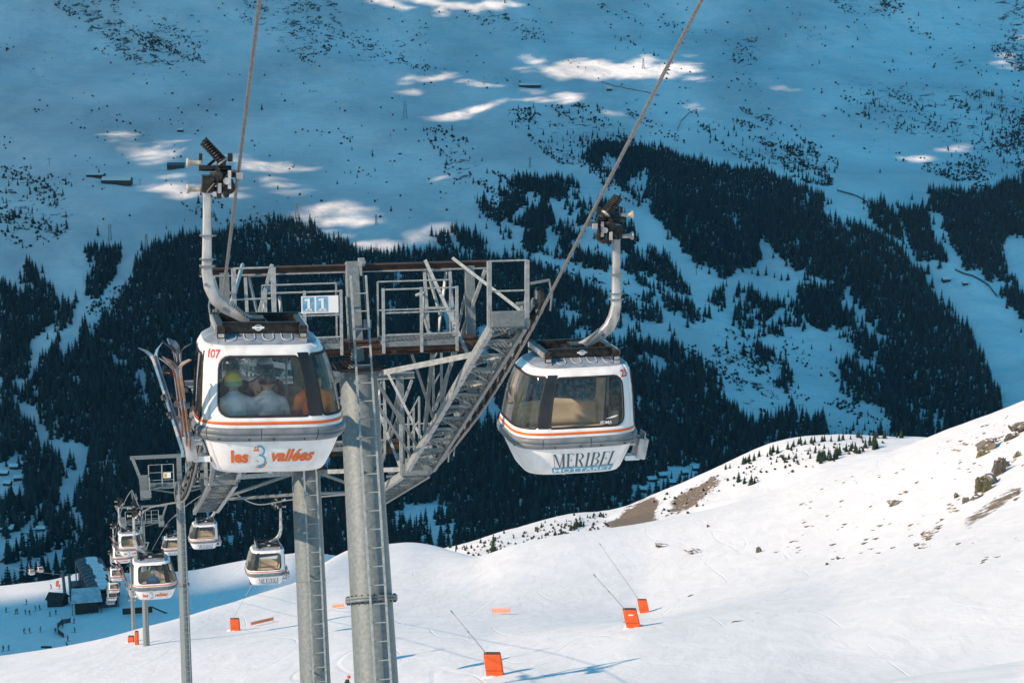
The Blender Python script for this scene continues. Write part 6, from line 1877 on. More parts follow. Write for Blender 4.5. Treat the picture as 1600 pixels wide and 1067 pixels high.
skis("pale red-edged skis leaning furthest out from the rack of gondola 107", on_rack(CAB107, 1, -.44, -.05), (R(1), R(-24.5), rzc+1.3), C_LT, C_RD)
skis("dark skis tucked closest to the door of gondola 107", on_rack(CAB107, 1, .45, .03), (R(2), R(-20), rzc+1.2), C_BK, C_GR)
def snowboard(label, loc, rot):
    t = thing("snowboard", label, "snowboard", loc, rot)
    b = MB(); n = 20; vs_ = []; fs = []
    for i in range(n+1):
        q = i/n; y = q*1.52; z = max(0, q-.87)**2*7 + max(0, .10-q)**2*7
        w = .135 - .02*math.sin(q*math.pi)
        if q > .88: w *= math.sqrt(max(.004, 1-((q-.88)/.121)**2))
        if q < .10: w *= math.sqrt(max(.004, 1-((.10-q)/.101)**2))
        for x_, zz in ((-w,z),(w,z),(w,z+.012),(-w,z+.012)): vs_.append((x_, zz, y))
    for i in range(n):
        for k in range(4): fs.append((i*4+k, i*4+(k+1)%4, (i+1)*4+(k+1)%4, (i+1)*4+k))
    b.add(vs_, fs, 0); b.add(vs_[:4],[(0,1,2,3)]); b.add(vs_[-4:],[(3,2,1,0)]); b.build("deck", cloth("board_slate", (.16,.20,.24), .4), t)
    for z in (.52, 1.05):
        q = MB(); q.box((0,.03,z),(.24,.03,.11)); q.box((0,.10,z-.05),(.10,.12,.03)); q.box((.10,.10,z),(.02,.16,.09)); q.box((-.10,.10,z),(.02,.16,.09)); q.tube([(-.10,.17,z+.02),(0,.21,z+.04),(.10,.17,z+.02)],.018,6); q.tube([(-.12,.08,z),(-.11,.2,z),(0,.24,z-.01),(.11,.2,z),(.12,.08,z)],.014,6); q.build("binding", M_BLACK, t)
    return t
snowboard("dark snowboard with strap bindings standing beside the skis on gondola 107", on_rack(CAB107, 1, .50, -.02, .04), (R(2), R(-14), rzc+1.2))
for i, (cab, ya, col, lb) in enumerate(((CAB_L[0], -.55, C_OR, "orange skis leaning out from the cabin of the blue-jacketed passenger"), (CAB_L[0], .5, C_RD, "dark red skis behind the orange ones on the cabin of the blue-jacketed passenger"),
        (CAB_L[1], -.55, C_RD, "red skis in the rack of the cabin above and behind the blue-jacketed passenger"), (CAB_L[1], .45, C_BK, "black skis in the rack of the cabin above and behind the blue-jacketed passenger"))):
    skis(lb, on_rack(cab, 1, ya), (R(3), R(-22), rzc + .4*i), col, C_GR)

# ---- skiers on the piste
def pole_mesh():
    b = MB(); b.tube([(0,0,0),(0,0,1.18)], [.007,.010], 6); b.cyl((0,0,1.06),(0,0,1.2),.018,8); b.lathe([(.008,.06),(.045,.065),(.045,.072),(.008,.08)], (0,0,0), (0,0,1), 8); return b.mesh("ski_pole", M_BLACK)
POLE = pole_mesh()
FLATSKI = None
def flat_ski_mesh():
    b = MB(); n = 10; vs_ = []; fs = []
    for i in range(n+1):
        t = i/n; y = -.75 + 1.7*t; z = .012 + (max(0, t-.86)**2*7); w = .042 if t < .93 else .03
        vs_ += [(-w,y,z),(w,y,z),(w,y,z+.02),(-w,y,z+.02)]
    for i in range(n):
        for k in range(4): fs.append((i*4+k, i*4+(k+1)%4, (i+1)*4+(k+1)%4, (i+1)*4+k))
    b.add(vs_, fs); b.add(vs_[:4],[(0,1,2,3)]); b.add(vs_[-4:],[(3,2,1,0)]); return b.mesh("ski", C_BK)
FLATSKI = flat_ski_mesh()
def skier(mesh, hd, ch, pos, rz, label, hel, group=None, near=False):
    o = bpy.data.objects.new("person", mesh); link(o); o.location = pos; o.rotation_euler = (0,0,rz); tag(o, label, "person", group)
    helmet(o, hd, hel)
    if near: eyes(o, hd, (0,1,0))
    return o
def gear(pos, rz, ch, label_s, group):
    t = thing("skis", label_s, "skis", pos, (0,0,rz), group)
    for e in (-1, 1):
        put(FLATSKI, "ski", t, (e*.12, 0, 0))
    return t
HB_ = cloth("helmet_black", (.012,.012,.014), .35); HO = cloth("helmet_orange", (.62,.11,.03), .4)
mA, hA, cA = standing(cloth("jacket_black", (.014,.014,.018)), cloth("trousers_black", (.014,.014,.018)), .45, .20, voxel=.022)
gp_ = gpt(541, 1087)
sk_rz = R(-60)
o = skier(mA, hA, cA, gp_ + Vector((0,0,.03)), sk_rz, "skier in black with an orange helmet and goggles at the foot of the front tower", HO, near=True)
gear(gp_, sk_rz, cA, "black skis under the skier at the foot of the front tower", None)
COLS = [("black", (.02,.02,.025)), ("dark blue", (.03,.06,.14)), ("dark red", (.16,.02,.02)), ("dark green", (.03,.07,.05)), ("grey", (.12,.12,.13)), ("brown", (.09,.05,.03))]
MESHES = []
for i, (cn, c) in enumerate(COLS):
    MESHES.append((cn,) + standing(cloth("jacket_" + cn.replace(" ", "_"), c), D_T, .15 + .1*(i % 3), .08 + .06*(i % 2), voxel=.055))
SPOTS = [(41.7,941),(40,956.5),(46.3,957.5),(61.9,949.5),(56,951),(9.4,953.5),(78,960),(87.4,957),(37.7,987),(46.3,986),(63.2,984),(86.6,986),(98,978),(117,985),(115.7,970.5),(5.4,1014),(13.5,1013),(105,1008.6),(106.2,998.5),(93,917),(24.2,956),(27,955),(80,917)]
DESC = ["near the small dark hut", "on the pale snow by the hut", "in the middle of the shaded flat", "on the shaded flat by the curved net", "low on the shaded flat by the snow edge"]
for i, (x, y) in enumerate(SPOTS):
    g = gpt(x, y + 3, 300)
    cn, me, hd, ch = MESHES[i % len(MESHES)]
    rz = random.uniform(0, 6.28)
    where = DESC[0] if y < 952 and x > 50 else DESC[1] if y < 958 and x < 50 else DESC[2] if y < 975 else DESC[3] if y < 995 else DESC[4]
    skier(me, hd, ch, g, rz, "tiny skier in %s standing %s" % (cn, where), HB_, "skiers on the flat before the lower station")
    o = gear(g, rz, ch, "skis of the tiny skier in %s %s" % (cn, {"near":"near the dark hut","on t":"on the shaded flat"}.get(where[:4], "amid the flat")) if not where.startswith("low") else "skis of the tiny skier in %s by the snow edge" % cn, "skis of the skiers on the flat")
# ================================================================ things on the snow
M_PAD = noise_mix("orange_pad", (0.66, 0.085, 0.012), (0.78, 0.12, 0.02), 2.0, 0.6, lo=.3, hi=.7, bump=.25, bscale=3)
M_PADTOP = noise_mix("pad_edge", (0.10, 0.04, 0.02), (0.16, 0.06, 0.03), 5, 0.7)
M_NET = noise_mix("orange_net", (0.80, 0.25, 0.10), (0.85, 0.32, 0.15), 3, 0.7)
M_LANCE = mat("lance_grey", (0.36, 0.35, 0.35), 0.5)
def pad_lance(base, w, h, tilt, lance, label, top_px=None, writing=False, name="snow_lance", depth=.55, rz=0.0):
    """padded foot of a snow-making lance; the thin lance leans out of its top"""
    t = thing(name, label, "snow lance" if lance else "safety pad", base, (0, 0, rz), "orange padded snow lances" if lance else None)
    b = MB()
    q = []
    for z, k in ((-.25,1.0),(0,1.0),(h*.5,1.03),(h*.93,1.0),(h,.94)):
        for x_, y_ in ((-.5,-.5),(-.42,-.56),(.42,-.56),(.5,-.5),(.5,.5),(.42,.56),(-.42,.56),(-.5,.5)): q.append((x_*w*k + math.sin(tilt)*z, y_*depth*k, z*math.cos(tilt)))
    fs = []
    for i in range(4):
        for k in range(8): fs.append((i*8+k, i*8+(k+1)%8, (i+1)*8+(k+1)%8, (i+1)*8+k))
    b.add(q, fs, 0, False); b.add(q[-8:], [tuple(range(8))], 1)
    pad = b.build("pad", [M_PAD, M_PADTOP], t); bevel(pad, .03, 2)
    s_ = MB(); s_.bar((-w*.5+math.sin(tilt)*h*.3, -depth*.58, h*.3), (w*.5+math.sin(tilt)*h*.3, -depth*.58, h*.3), .012, .03)
    s_.build("strap", M_PADTOP, pad)
    hp = MB(); rn = random.Random(int(w*1000)); 
    for k in range(7):
        a = rn.uniform(0, 6.28); hp.ball((math.cos(a)*w*.6, math.sin(a)*depth*.7, -.06), rn.uniform(.16,.30)*w, 9, 6, 0, (1.5, 1.2, .7))
    o_ = hp.build("snow_heap", M_SNOW, t); o_["kind"] = "stuff"
    if writing:
        l_ = MB(); l_.box((math.sin(tilt)*h*.72, -depth*.585, h*.72), (w*.34, .006, h*.06)); l_.build("maker_patch", M_PRINTW, pad)
    if lance:
        p0 = Vector((math.sin(tilt)*h - w*.25, 0, h*.9)); p1 = Vector(lance)
        l_ = MB(); l_.tube([p0, p0*.5+p1*.5, p1], [.04,.032,.024], 6); ln = l_.build("lance", M_LANCE, t)
        l_ = MB(); l_.cyl(p1, p1 + (p1-p0).normalized()*.28, .04, 8); l_.build("nozzle_head", M_GALV, ln)
        l_ = MB(); m_ = p0*.45 + p1*.55; l_.cyl(m_, m_ + (p1-p0).normalized()*.12, .034, 8); l_.build("joint", M_BLACK, ln)
        l_ = MB(); l_.tube([p0 + Vector((-.25,-.05,.1)), p0 + Vector((-.33,-.05,-.5)), Vector((p0.x-.3, -.05, 0))], .010, 5); l_.build("hose", M_LANCE, t)
    return t
def lance_at(px, py, px_w, px_h, tilt, tip, label, **kw):
    g = gpt(px, py); ppm = FPX / (g.y*CP - g.z*SP)
    h = px_h/ppm; w = px_w/ppm
    lance = None
    if tip:
        v = at(tip[0], tip[1], g.y) - g; lance = v
    return pad_lance(g, w, h, tilt, lance, label, **kw)
lance_at(774, 1056, 27, 38, R(-8), (708, 958), "orange snow lance pad nearest the camera, to the right of the front tower")
lance_at(990, 980, 22, 31, R(-13), (931, 901), "orange snow lance pad with a small white patch, below gondola 23", writing=True)
lance_at(1007, 957, 15, 22, R(-11), (939, 852), "smaller orange snow lance pad farther up, just behind the one with the white patch")
lance_at(368, 985, 14, 20, R(-3), (398, 905), "orange snow lance pad on the snow left of the second tower")
lance_at(205, 1003, 9, 10, R(0), None, "wide orange pad wrapped round the foot of a far tower mast", name="safety_pad")
lance_at(214, 1007, 5, 22, R(0), None, "narrow upright orange pad beside a far tower mast", name="safety_pad")
lance_at(89, 916, 4, 9, R(8), (97, 896), "tiny red snow lance pad in front of the lower station's pylons")
# orange safety nets
def net(p0, p1, h, label, name="safety_net", mt=None, n=None, cell=.22):
    p0 = Vector(p0); p1 = Vector(p1); Ln = (p1-p0).length; mt = mt or M_NET
    t = thing(name, label, "safety net", p0, (0,0,0), "safety nets on the piste")
    d = (p1-p0); k = max(2, int(Ln/2.2))
    q = MB()
    nx = int(Ln/cell); nz = max(3, int(h/cell))
    for j in range(nz+1): q.bar(Vector((0,0,.25+h*j/nz)), d + Vector((0,0,.25+h*j/nz)), .02, .085)
    for i in range(nx+1): a = d*(i/nx); q.bar(a + Vector((0,0,.25)), a + Vector((0,0,.25+h)), .085, .02, tuple(d))
    m_ = q.build("mesh_panel", mt, t); m_["kind"] = "stuff"
    for i in range(k+1):
        q = MB(); a = d*(i/k); q.cyl(a - Vector((0,0,.3)), a + Vector((0,0,h+.45)), .022, 6); q.build("stake", mt, t)
    return t
net(gpt(769, 960), gpt(796, 960), .45, "short orange net above the nearest orange pad on the right slope")
net(gpt(552, 984), gpt(567, 985), .55, "short orange net just left of the front tower's mast")
net(gpt(520, 952), gpt(537, 950), .30, "small faint orange net between the two big masts")
net(gpt(392, 979), gpt(427, 971), .30, "long low orange net left of the second mast")
# ---- rocks breaking the snow
M_ROCK = noise_mix("lichen_rock", (0.045, 0.04, 0.035), (0.19, 0.165, 0.13), 1.6, 0.9, lo=.32, hi=.68, bump=.6, bscale=5)
M_ROCKG = noise_mix("mossy_rock", (0.05, 0.05, 0.022), (0.17, 0.155, 0.075), 1.2, 0.9, lo=.35, hi=.65, bump=.6, bscale=5)
M_GRASS = noise_mix("dry_grass", (0.13, 0.085, 0.045), (0.34, 0.23, 0.13), 3.0, 0.95, bump=.5, bscale=9)
def rock_mesh(seed, mt, flat=.7, sub=4):
    """jagged outcrop: bedded, cracked faces, flat-shaded"""
    rnd = np.random.default_rng(seed); bm = bmesh.new(); bmesh.ops.create_icosphere(bm, subdivisions=sub, radius=1)
    cuts = [(Vector(rnd.normal(size=3)).normalized(), rnd.uniform(.30,.75)) for _ in range(16)]
    co = np.array([v.co for v in bm.verts])
    f1 = fbm(co[:,0]*1.6+seed*3, co[:,1]*1.6+co[:,2]*1.1, seed, 3); f2 = fbm(co[:,0]*5+seed, co[:,2]*6+co[:,1]*3, seed+9, 3)
    for v, a, b in zip(bm.verts, f1, f2):
        c = v.co.copy()
        for n_, d_ in cuts:
            e = c.dot(n_)
            if e > d_: c -= n_*(e-d_)*.92
        c *= 1 + .40*a + .16*b
        st = .22; c.z += .5*(round(c.z/st)*st - c.z)          # bedding steps
        v.co = c; v.co.z *= flat
    me = bpy.data.meshes.new("rock"); bm.to_mesh(me); bm.free(); me.materials.append(mt); return me
def snow_topped(m):
    nt = m.node_tree; b = nt.nodes["Principled BSDF"]; src = b.inputs['Base Color'].links[0].from_socket
    g = nt.nodes.new("ShaderNodeNewGeometry"); sx = nt.nodes.new("ShaderNodeSeparateXYZ"); nt.links.new(g.outputs['Normal'], sx.inputs[0])
    nz = nt.nodes.new("ShaderNodeTexNoise"); nz.inputs['Scale'].default_value = 1.3; nz.inputs['Detail'].default_value = 6; nt.links.new(g.outputs['Position'], nz.inputs['Vector'])
    ad = nt.nodes.new("ShaderNodeMath"); ad.operation = 'MULTIPLY_ADD'; nt.links.new(nz.outputs['Fac'], ad.inputs[0]); ad.inputs[1].default_value = .9; nt.links.new(sx.outputs[2], ad.inputs[2])
    mr = nt.nodes.new("ShaderNodeMapRange"); mr.inputs['From Min'].default_value = 1.36; mr.inputs['From Max'].default_value = 1.44; nt.links.new(ad.outputs[0], mr.inputs['Value'])
    mx = nt.nodes.new("ShaderNodeMix"); mx.data_type = 'RGBA'; mx.inputs[7].default_value = (.84,.83,.84,1); nt.links.new(mr.outputs[0], mx.inputs['Factor']); nt.links.new(src, mx.inputs[6]); nt.links.new(mx.outputs[2], b.inputs['Base Color'])
snow_topped(M_ROCK); snow_topped(M_ROCKG)
RM = [rock_mesh(s_, M_ROCK if s_ % 3 else M_ROCKG) for s_ in range(1, 7)]
def rock(px, py, wpx, hpx, i, label, rz=0.0, lean=0.0, name="rock"):
    if px < 1480: wpx *= .62; hpx *= .62
    g = gpt(px, py); ppm = FPX/(g.y*CP - g.z*SP)
    o = bpy.data.objects.new(name, RM[i % 6]); link(o)
    w = wpx/ppm/2*1.45; h = hpx/ppm/2*1.5
    o.scale = (w*1.25, w*1.0, h*1.25/.7); o.location = g + Vector((0, w*.45, h*.12)); o.rotation_euler = (0, lean, rz)
    return tag(o, label, "rock", "rocks on the right slope")
rock(1540, 768, 26, 30, 2, "greenish lichen rock, lower left block of the outcrop at the right edge", .4, .2)
rock(1551, 756, 22, 26, 3, "dark cracked block in the middle of the outcrop at the right edge", 2.6, -.3)
rock(1557, 744, 28, 34, 0, "tall grey-brown block of the outcrop at the right edge", 1.2, .25)
rock(1568, 732, 20, 20, 1, "pale grey boulder crowning the outcrop at the right edge", 2.0, -.2)
rock(1545, 704, 30, 14, 3, "dark slanting slab just above the outcrop at the right edge", .3, -.6)
rock(1538, 711, 18, 9, 5, "small dark slab at the lower end of the slanting one", .9, -.6)
rock(1594, 676, 34, 16, 4, "dark ledge at the right edge, topmost of the slope", .2, -.5)
rock(1578, 687, 24, 10, 0, "narrow dark step just below the topmost ledge", .7, -.5)
rock(1592, 713, 10, 11, 5, "round brown clump between the ledge and the outcrop", .6)
rock(1526, 779, 20, 7, 0, "low dark rock at the foot of the outcrop", .9, -.4)
rock(1495, 777, 9, 10, 2, "small brown mossy stone left of the outcrop", .9)
rock(1511, 784, 16, 5, 1, "thin dark stone below the outcrop", .3, -.6)
rock(1397, 790, 24, 10, 3, "dark pointed stone in the middle of the right slope", .3, -.5)
rock(1450, 833, 26, 7, 2, "brownish stone strip low on the right slope", .3, -.4)
rock(1432, 853, 16, 8, 4, "small dark stone below the brownish stone strip", .3, -.4)
rock(1185, 863, 12, 20, 0, "single upright grey stone standing alone on the snow below gondola 23", .3, -.15)
rock(1032, 855, 36, 8, 4, "flat dark rock, left of the two half-buried rocks above the pads", .3)
rock(1086, 865, 38, 9, 3, "flat snowy rock, right of the two half-buried rocks above the pads", .8)
rock(1107, 823, 10, 6, 1, "tiny pale stone high on the snow behind gondola 23", .8)
rock(1311, 873, 14, 6, 1, "small dark stone, upper of two on the open right slope", .8, -.3); rock(1293, 882, 8, 7, 2, "tiny dark stone, lower of two on the open right slope", .4)
# scattered pebbles, grass tufts: too many and small to tell apart
def tuft_mesh(seed, mt):
    rnd = random.Random(seed); b = MB()
    for k in range(9):
        x, y = rnd.uniform(-.6,.6), rnd.uniform(-.4,.4); s = rnd.uniform(.25,.5)
        b.ball((x*2.2, y*.5, s*.1), s, 6, 4, 0, (1.5, .6, rnd.uniform(.3,.6)))
    return b.mesh("tuft", mt)
TUFT = [proto(tuft_mesh(1, M_ROCK)), proto(tuft_mesh(2, M_GRASS)), proto(tuft_mesh(3, M_ROCK))]
REG = [([(1470,690),(1600,640),(1600,780),(1500,800),(1440,800)], 120), ([(1290,740),(1480,720),(1460,860),(1300,880),(1180,860)], 90), ([(1500,825),(1545,785),(1600,752),(1600,775),(1560,800),(1512,832)], 150), ([(1425,850),(1470,808),(1480,815),(1440,858)], 40), ([(1120,770),(1160,755),(1165,790),(1125,800)], 14), ([(860,900),(1300,890),(1300,960),(900,1000)], 10), ([(1480,850),(1600,810),(1600,860),(1500,890)], 14)]
pp = []
for poly, n in REG:
    pa = np.array(poly); lo, hi = pa.min(0), pa.max(0); q = lo + RNG.uniform(0,1,(n*14,2))*(hi-lo); cl = fbm((q[:,0]+1.2*q[:,1])/26, (q[:,1]-.3*q[:,0])/40, 95, 3); q = q[in_poly(q[:,0], q[:,1], poly) & (cl > .12)][:n]; pp.append(q)
pp = np.concatenate(pp); Gp = ground_at(pp[:,0], pp[:,1]); okp = ~np.isnan(Gp[:,0]); Gp = Gp[okp]
scatter("stones", Gp, RNG.uniform(.22,.72,len(Gp))**2.2, TUFT, M_ROCK, "small stones and dry grass tufts poking through the sunlit right slope", "stones", turn=.5)
# bushes and firs on the sunlit ridge
M_FIRN = noise_mix("sunlit_fir", (0.016, 0.032, 0.020), (0.04, 0.065, 0.04), 1.5, 0.9, spec=0.1)
def near_fir(px, py, hpx, label, group, seed, ymin=500):
    g = gpt(px, py, ymin); ppm = FPX/(g.y*CP - g.z*SP); h = hpx/ppm
    t = thing("fir_tree", label, "tree", g, (0,0,random.uniform(0,6.28)), group); t.scale = (h*1.15, h*1.15, h)
    put(NF_TR, "trunk", t, (0,0,0)); put(NF_CR[seed % 4], "crown", t, (0,0,0))
    return t
NF_TR = trunk_bm().mesh("trunk", M_TRUNK); NF_CR = [fir_bm(40+i, tiers=10, seg=9, width=(.24,.21,.27,.19)[i]).mesh("crown", M_FIRN) for i in range(4)]
TR = [(1154,753,20),(1163,756,14),(1174,757,19),(1179,755,13)]
for i, (x, y, h) in enumerate(TR): near_fir(x, y, h, "%s fir of the lone clump on the sunlit ridge" % ("tallest left-hand", "short middle", "second tall", "short right-hand")[i], None, i, 560)
rg = random.Random(5)
for i in range(34):
    x = rg.uniform(1278, 1372); y = 722 - (x-1278)*.25 + rg.uniform(-8, 3)
    near_fir(x, y, rg.uniform(12, 20), "dark fir in the thicket on top of the sunlit ridge", "firs of the sunlit ridge thicket", i, 560)
for i in range(22):
    x = rg.uniform(1200, 1290); y = 716 - (x-1200)*.16 + rg.uniform(-12, 12)
    near_fir(x, y, rg.uniform(6, 13), "small fir scattered left of the thicket on the sunlit ridge", "small firs on the sunlit ridge", i, 560)
for i in range(46):
    x = rg.uniform(1130, 1420); y = np.interp(x, [1130,1250,1330,1420], [733,693,684,680]) + rg.uniform(-1, 4)
    near_fir(x, y, rg.uniform(9, 16), "fir standing along the crest behind the sunlit ridge", "firs along the crest of the sunlit ridge", i, 560)
for (x, y, h, lb) in ((771,863,34,"tallest fir in the bushy gully below gondola 23"),(777,870,18,"round fir beside the tallest one in the bushy gully"),(763,872,15,"dark round bush at the bottom of the bushy gully"),(713,858,12,"small fir at the left rim of the bushy gully"),(694,852,11,"small fir on the left end of the bushy ridge")):
    near_fir(x, y, h, lb, None, int(x), 500)
for i in range(16):
    x = rg.uniform(845, 912); y = 848 - (x-845)*.42 + rg.uniform(-3, 3)
    near_fir(x, y, rg.uniform(9, 16), "fir in the dark row above the snow crest below gondola 23", "firs in the row above the snow crest", i, 500)
for i in range(26):
    x = rg.uniform(690, 950); y = np.interp(x, [690,740,800,900,950], [858,848,831,806,800]) + rg.uniform(-2, 12)
    near_fir(x, y, rg.uniform(5, 10), "small bush-like fir on the sunlit bushy ridge", "small firs on the bushy ridge", i, 500)
BP = [([(690,862),(800,835),(950,800),(950,830),(860,838),(800,868),(755,885),(720,868)], 170), ([(1000,790),(1150,728),(1300,690),(1390,690),(1280,730),(1150,760),(1060,815)], 110)]
pp = []
for poly, n in BP:
    pa = np.array(poly); lo, hi = pa.min(0), pa.max(0); q = lo + RNG.uniform(0,1,(n*5,2))*(hi-lo); q = q[in_poly(q[:,0], q[:,1], poly)][:n]; pp.append(q)
pp = np.concatenate(pp); Gp = ground_at(pp[:,0], pp[:,1], 480); okp = ~np.isnan(Gp[:,0]); Gp = Gp[okp]
scatter("ridge_bushes", Gp, RNG.uniform(.35,1.3,len(Gp)), SHRUB_PROTO, M_SHRUB, "low dark bushes dotted over the sunlit ridge", "bushes")

# ================================================================ lower station and huts
M_WOODD = noise_mix("dark_wood", (0.030, 0.022, 0.018), (0.07, 0.05, 0.04), 3, 0.85, stretch=(1,1,6))
M_METR = noise_mix("metal_roof", (0.045, 0.055, 0.065), (0.10, 0.115, 0.13), 2, 0.55)
M_SNOWR = noise_mix("roof_snow", (0.78,0.78,0.8), (0.86,0.86,0.87), 2, 0.8)
M_GLASSD = mat("dark_window", (0.02,0.03,0.04), 0.15)
def gable_hut(name, label, cat, pos, rz, L_, W_, H_, rh, wallm, roofm, snow=True, group=None, windows=2, over=.4):
    t = thing(name, label, cat, pos, (0,0,rz), group)
    q = MB(); v = [(-L_/2,-W_/2,-1.5),(L_/2,-W_/2,-1.5),(L_/2,W_/2,-1.5),(-L_/2,W_/2,-1.5),(-L_/2,-W_/2,H_),(L_/2,-W_/2,H_),(L_/2,W_/2,H_),(-L_/2,W_/2,H_),(-L_/2,0,H_+rh),(L_/2,0,H_+rh)]
    q.add(v, [(0,1,5,4),(1,2,6,9,5),(2,3,7,6),(3,0,4,8,7)]); q.build("wall", wallm, t)
    o = over; sl = rh/(W_/2)
    for sd in (-1, 1):
        q = MB(); p = [(-L_/2-o, 0, H_+rh+.06),(L_/2+o,0,H_+rh+.06),(L_/2+o,sd*(W_/2+o),H_-o*sl+.06),(-L_/2-o,sd*(W_/2+o),H_-o*sl+.06)]
        q.add(p + [(a,b,c+.18) for a,b,c in p], [(0,1,2,3),(7,6,5,4),(0,4,5,1),(1,5,6,2),(2,6,7,3),(3,7,4,0)]); r_ = q.build("roof", roofm, t)
        if snow:
            q = MB(); p = [(a*.97, b*.96+(.05*sd), c+.20) for a,b,c in p]; q.add(p + [(a,b,c+.35) for a,b,c in p], [(0,1,2,3),(7,6,5,4),(0,4,5,1),(1,5,6,2),(2,6,7,3),(3,7,4,0)]); q.build("snow_cover", M_SNOWR, r_)
    for i in range(windows):
        x = -L_/2 + L_*(i+.5)/windows
        for sd in (-1, 1):
            q = MB(); q.box((x, sd*(W_/2+.03), H_*.55), (min(1.4, L_/windows*.5), .06, H_*.35)); w_ = q.build("window", M_GLASSD, t)
    q = MB(); q.box((L_*.28, -W_/2-.04, 1.0), (1.0,.08,2.0)); q.build("door", M_WOODD, t)
    return t
def station():
    c = gpt(150, 950, 420); c = Vector((c.x, c.y+6, c.z))
    t = thing("lift_station", "dark lower lift station with a long snow-patched metal roof where the gondolas turn", "lift station", c, (0,0,R(20))); t.scale = (.88,.88,.82)
    # long roof: an arched shell rising away from the hall
    def arch(x0, x1, y0, y1, z0, z1, rise, n=8, m=10):
        vs_ = []; fs = []
        for j in range(m+1):
            f_ = j/m; y = y0+(y1-y0)*f_; z = z0+(z1-z0)*f_
            for i in range(n+1):
                a = math.pi*i/n; vs_.append(((x0+x1)/2 - math.cos(a)*(x1-x0)/2, y, z + math.sin(a)*rise))
        for j in range(m):
            for i in range(n): fs.append((j*(n+1)+i, j*(n+1)+i+1, (j+1)*(n+1)+i+1, (j+1)*(n+1)+i))
        return vs_, fs
    q = MB(); v, f = arch(-4.2, 4.8, -9, 27, 5.5, 6.6, 1.5); q.add(v, f, 0, True); r_ = q.build("roof", M_METR, t); s_ = r_.modifiers.new("thickness", 'SOLIDIFY'); s_.thickness = .3
    rr = random.Random(3)
    for i in range(9):
        y0 = -8 + 3.8*i; q = MB(); a0, a1 = math.pi*rr.uniform(.36,.46), math.pi*rr.uniform(.62,.80)
        vs_ = []; fs = []
        for j in range(3):
            y = y0 + j*1.75; z = 5.5 + 1.1*(y+9)/36
            for k in range(5):
                a = a0+(a1-a0)*k/4 + rr.uniform(-.03,.03); vs_.append((.3 - math.cos(a)*4.55, y + rr.uniform(-.4,.4)*(j != 1), z + math.sin(a)*1.58 + .12))
        for j in range(2):
            for k in range(4): fs.append((j*5+k, j*5+k+1, (j+1)*5+k+1, (j+1)*5+k))
        q.add(vs_, fs, 0, True); o = q.build("roof_snow", M_SNOWR, r_); s_ = o.modifiers.new("thickness", 'SOLIDIFY'); s_.thickness = .2
    for i in range(11):
        y = -8 + 3.4*i; z = 5.5 + 1.1*(y+9)/36; q = MB(); q.tube([(.3 - math.cos(math.pi*k/8)*4.6, y, z + math.sin(math.pi*k/8)*1.6) for k in range(9)], .10, 5); q.build("roof_rib", M_METR, r_)
    for i in range(6):
        for x in (-4.0, 4.6):
            q = MB(); y = -8 + 6.8*i; q.bar((x,y,-2),(x,y,5.6+1.1*(y+9)/36), .35); q.build("column", M_GALV, t)
    q = MB(); q.box((.3, 6, 2.2), (8.2, 26, 6.4)); q.build("hall", M_WOODD, t)
    q = MB(); q.box((.3,-7.2, .6), (7.6,.3,1.3)); q.build("fascia", M_METR, t)
    for x in (-2.4, .3, 3.0):
        q = MB(); q.box((x, -7.1, 2.6), (2.2,.2,2.6)); q.build("window", M_GLASSD, t)
    for (x, y, z, w, d, h) in ((-5.6,4,1.2,3,7,3.2),(5.9,10,1.6,2.4,9,4.0),(-5.2,16,.8,2.6,6,2.4)):
        q = MB(); q.box((x,y,z),(w,d,h)); an = q.build("annex", M_WOODD, t); q = MB(); q.box((x,y,z+h/2+.1),(w+.6,d+.6,.22)); q.build("annex_roof", M_METR, an); q = MB(); q.box((x,y-d/2-.03,z+.2),(w*.5,.06,h*.35)); q.build("window", M_GLASSD, an)
    q = MB(); q.box((.3,-12,-1.2),(9,8,1.2)); q.build("platform", M_GALV, t)
    return t
station()
def shed():
    c = gpt(133, 958, 420)
    t = thing("ticket_shelter", "low shelter with a wide pale sloping roof in front of the station hall", "shelter", c + Vector((0,2,0)), (0,0,R(14)))
    q = MB(); q.box((0,0,1.4),(6.2,5,4.4)); q.build("wall", M_WOODD, t)
    q = MB(); q.add([(-4.2,-3.6,3.5),(4.2,-3.6,3.5),(3.8,2.8,5.6),(-3.8,2.8,5.6),(-4.2,-3.6,3.8),(4.2,-3.6,3.8),(3.8,2.8,5.9),(-3.8,2.8,5.9)], [(3,2,1,0),(4,5,6,7),(0,1,5,4),(1,2,6,5),(2,3,7,6),(3,0,4,7)]); rf = q.build("roof", noise_mix("pale_roof", (.42,.45,.48), (.6,.62,.64), .6, .7), t)
    for x in (-3.9,-1.3,1.3,3.9):
        q = MB(); q.bar((x,-3.4,-.8),(x,-3.4,3.5),.18); q.build("post", M_WOODD, t)
    q = MB(); q.box((1.2,-2.54,1.6),(1.6,.08,1.8)); q.build("window", M_GLASSD, t)
    return t
shed()
c = gpt(88, 948, 420); gable_hut("wooden_hut", "small dark wooden hut left of the lower station", "hut", c + Vector((0,2,0)), R(-14), 4.6, 3.8, 2.1, 1.3, M_WOODD, M_WOODD, False, windows=1)
for i, (x, y0, y1) in enumerate(((102,933,893),(112,938,898))):
    g = gpt(x, y0, 420); tp_ = at(x-4, y1, g.y); t = thing("steel_pylon", ("nearer" if i else "farther") + " plain steel pylon standing beside the station roof", "pylon", g, (0,0,0))
    q = MB(); q.tube([(0,0,-.5), tp_ - g], [.55,.40], 12); q.build("mast", M_GALV, t); q = MB(); q.box(tp_ - g + Vector((0,0,.1)), (1.6,.5,.3)); q.build("crosshead", M_GALV, t)
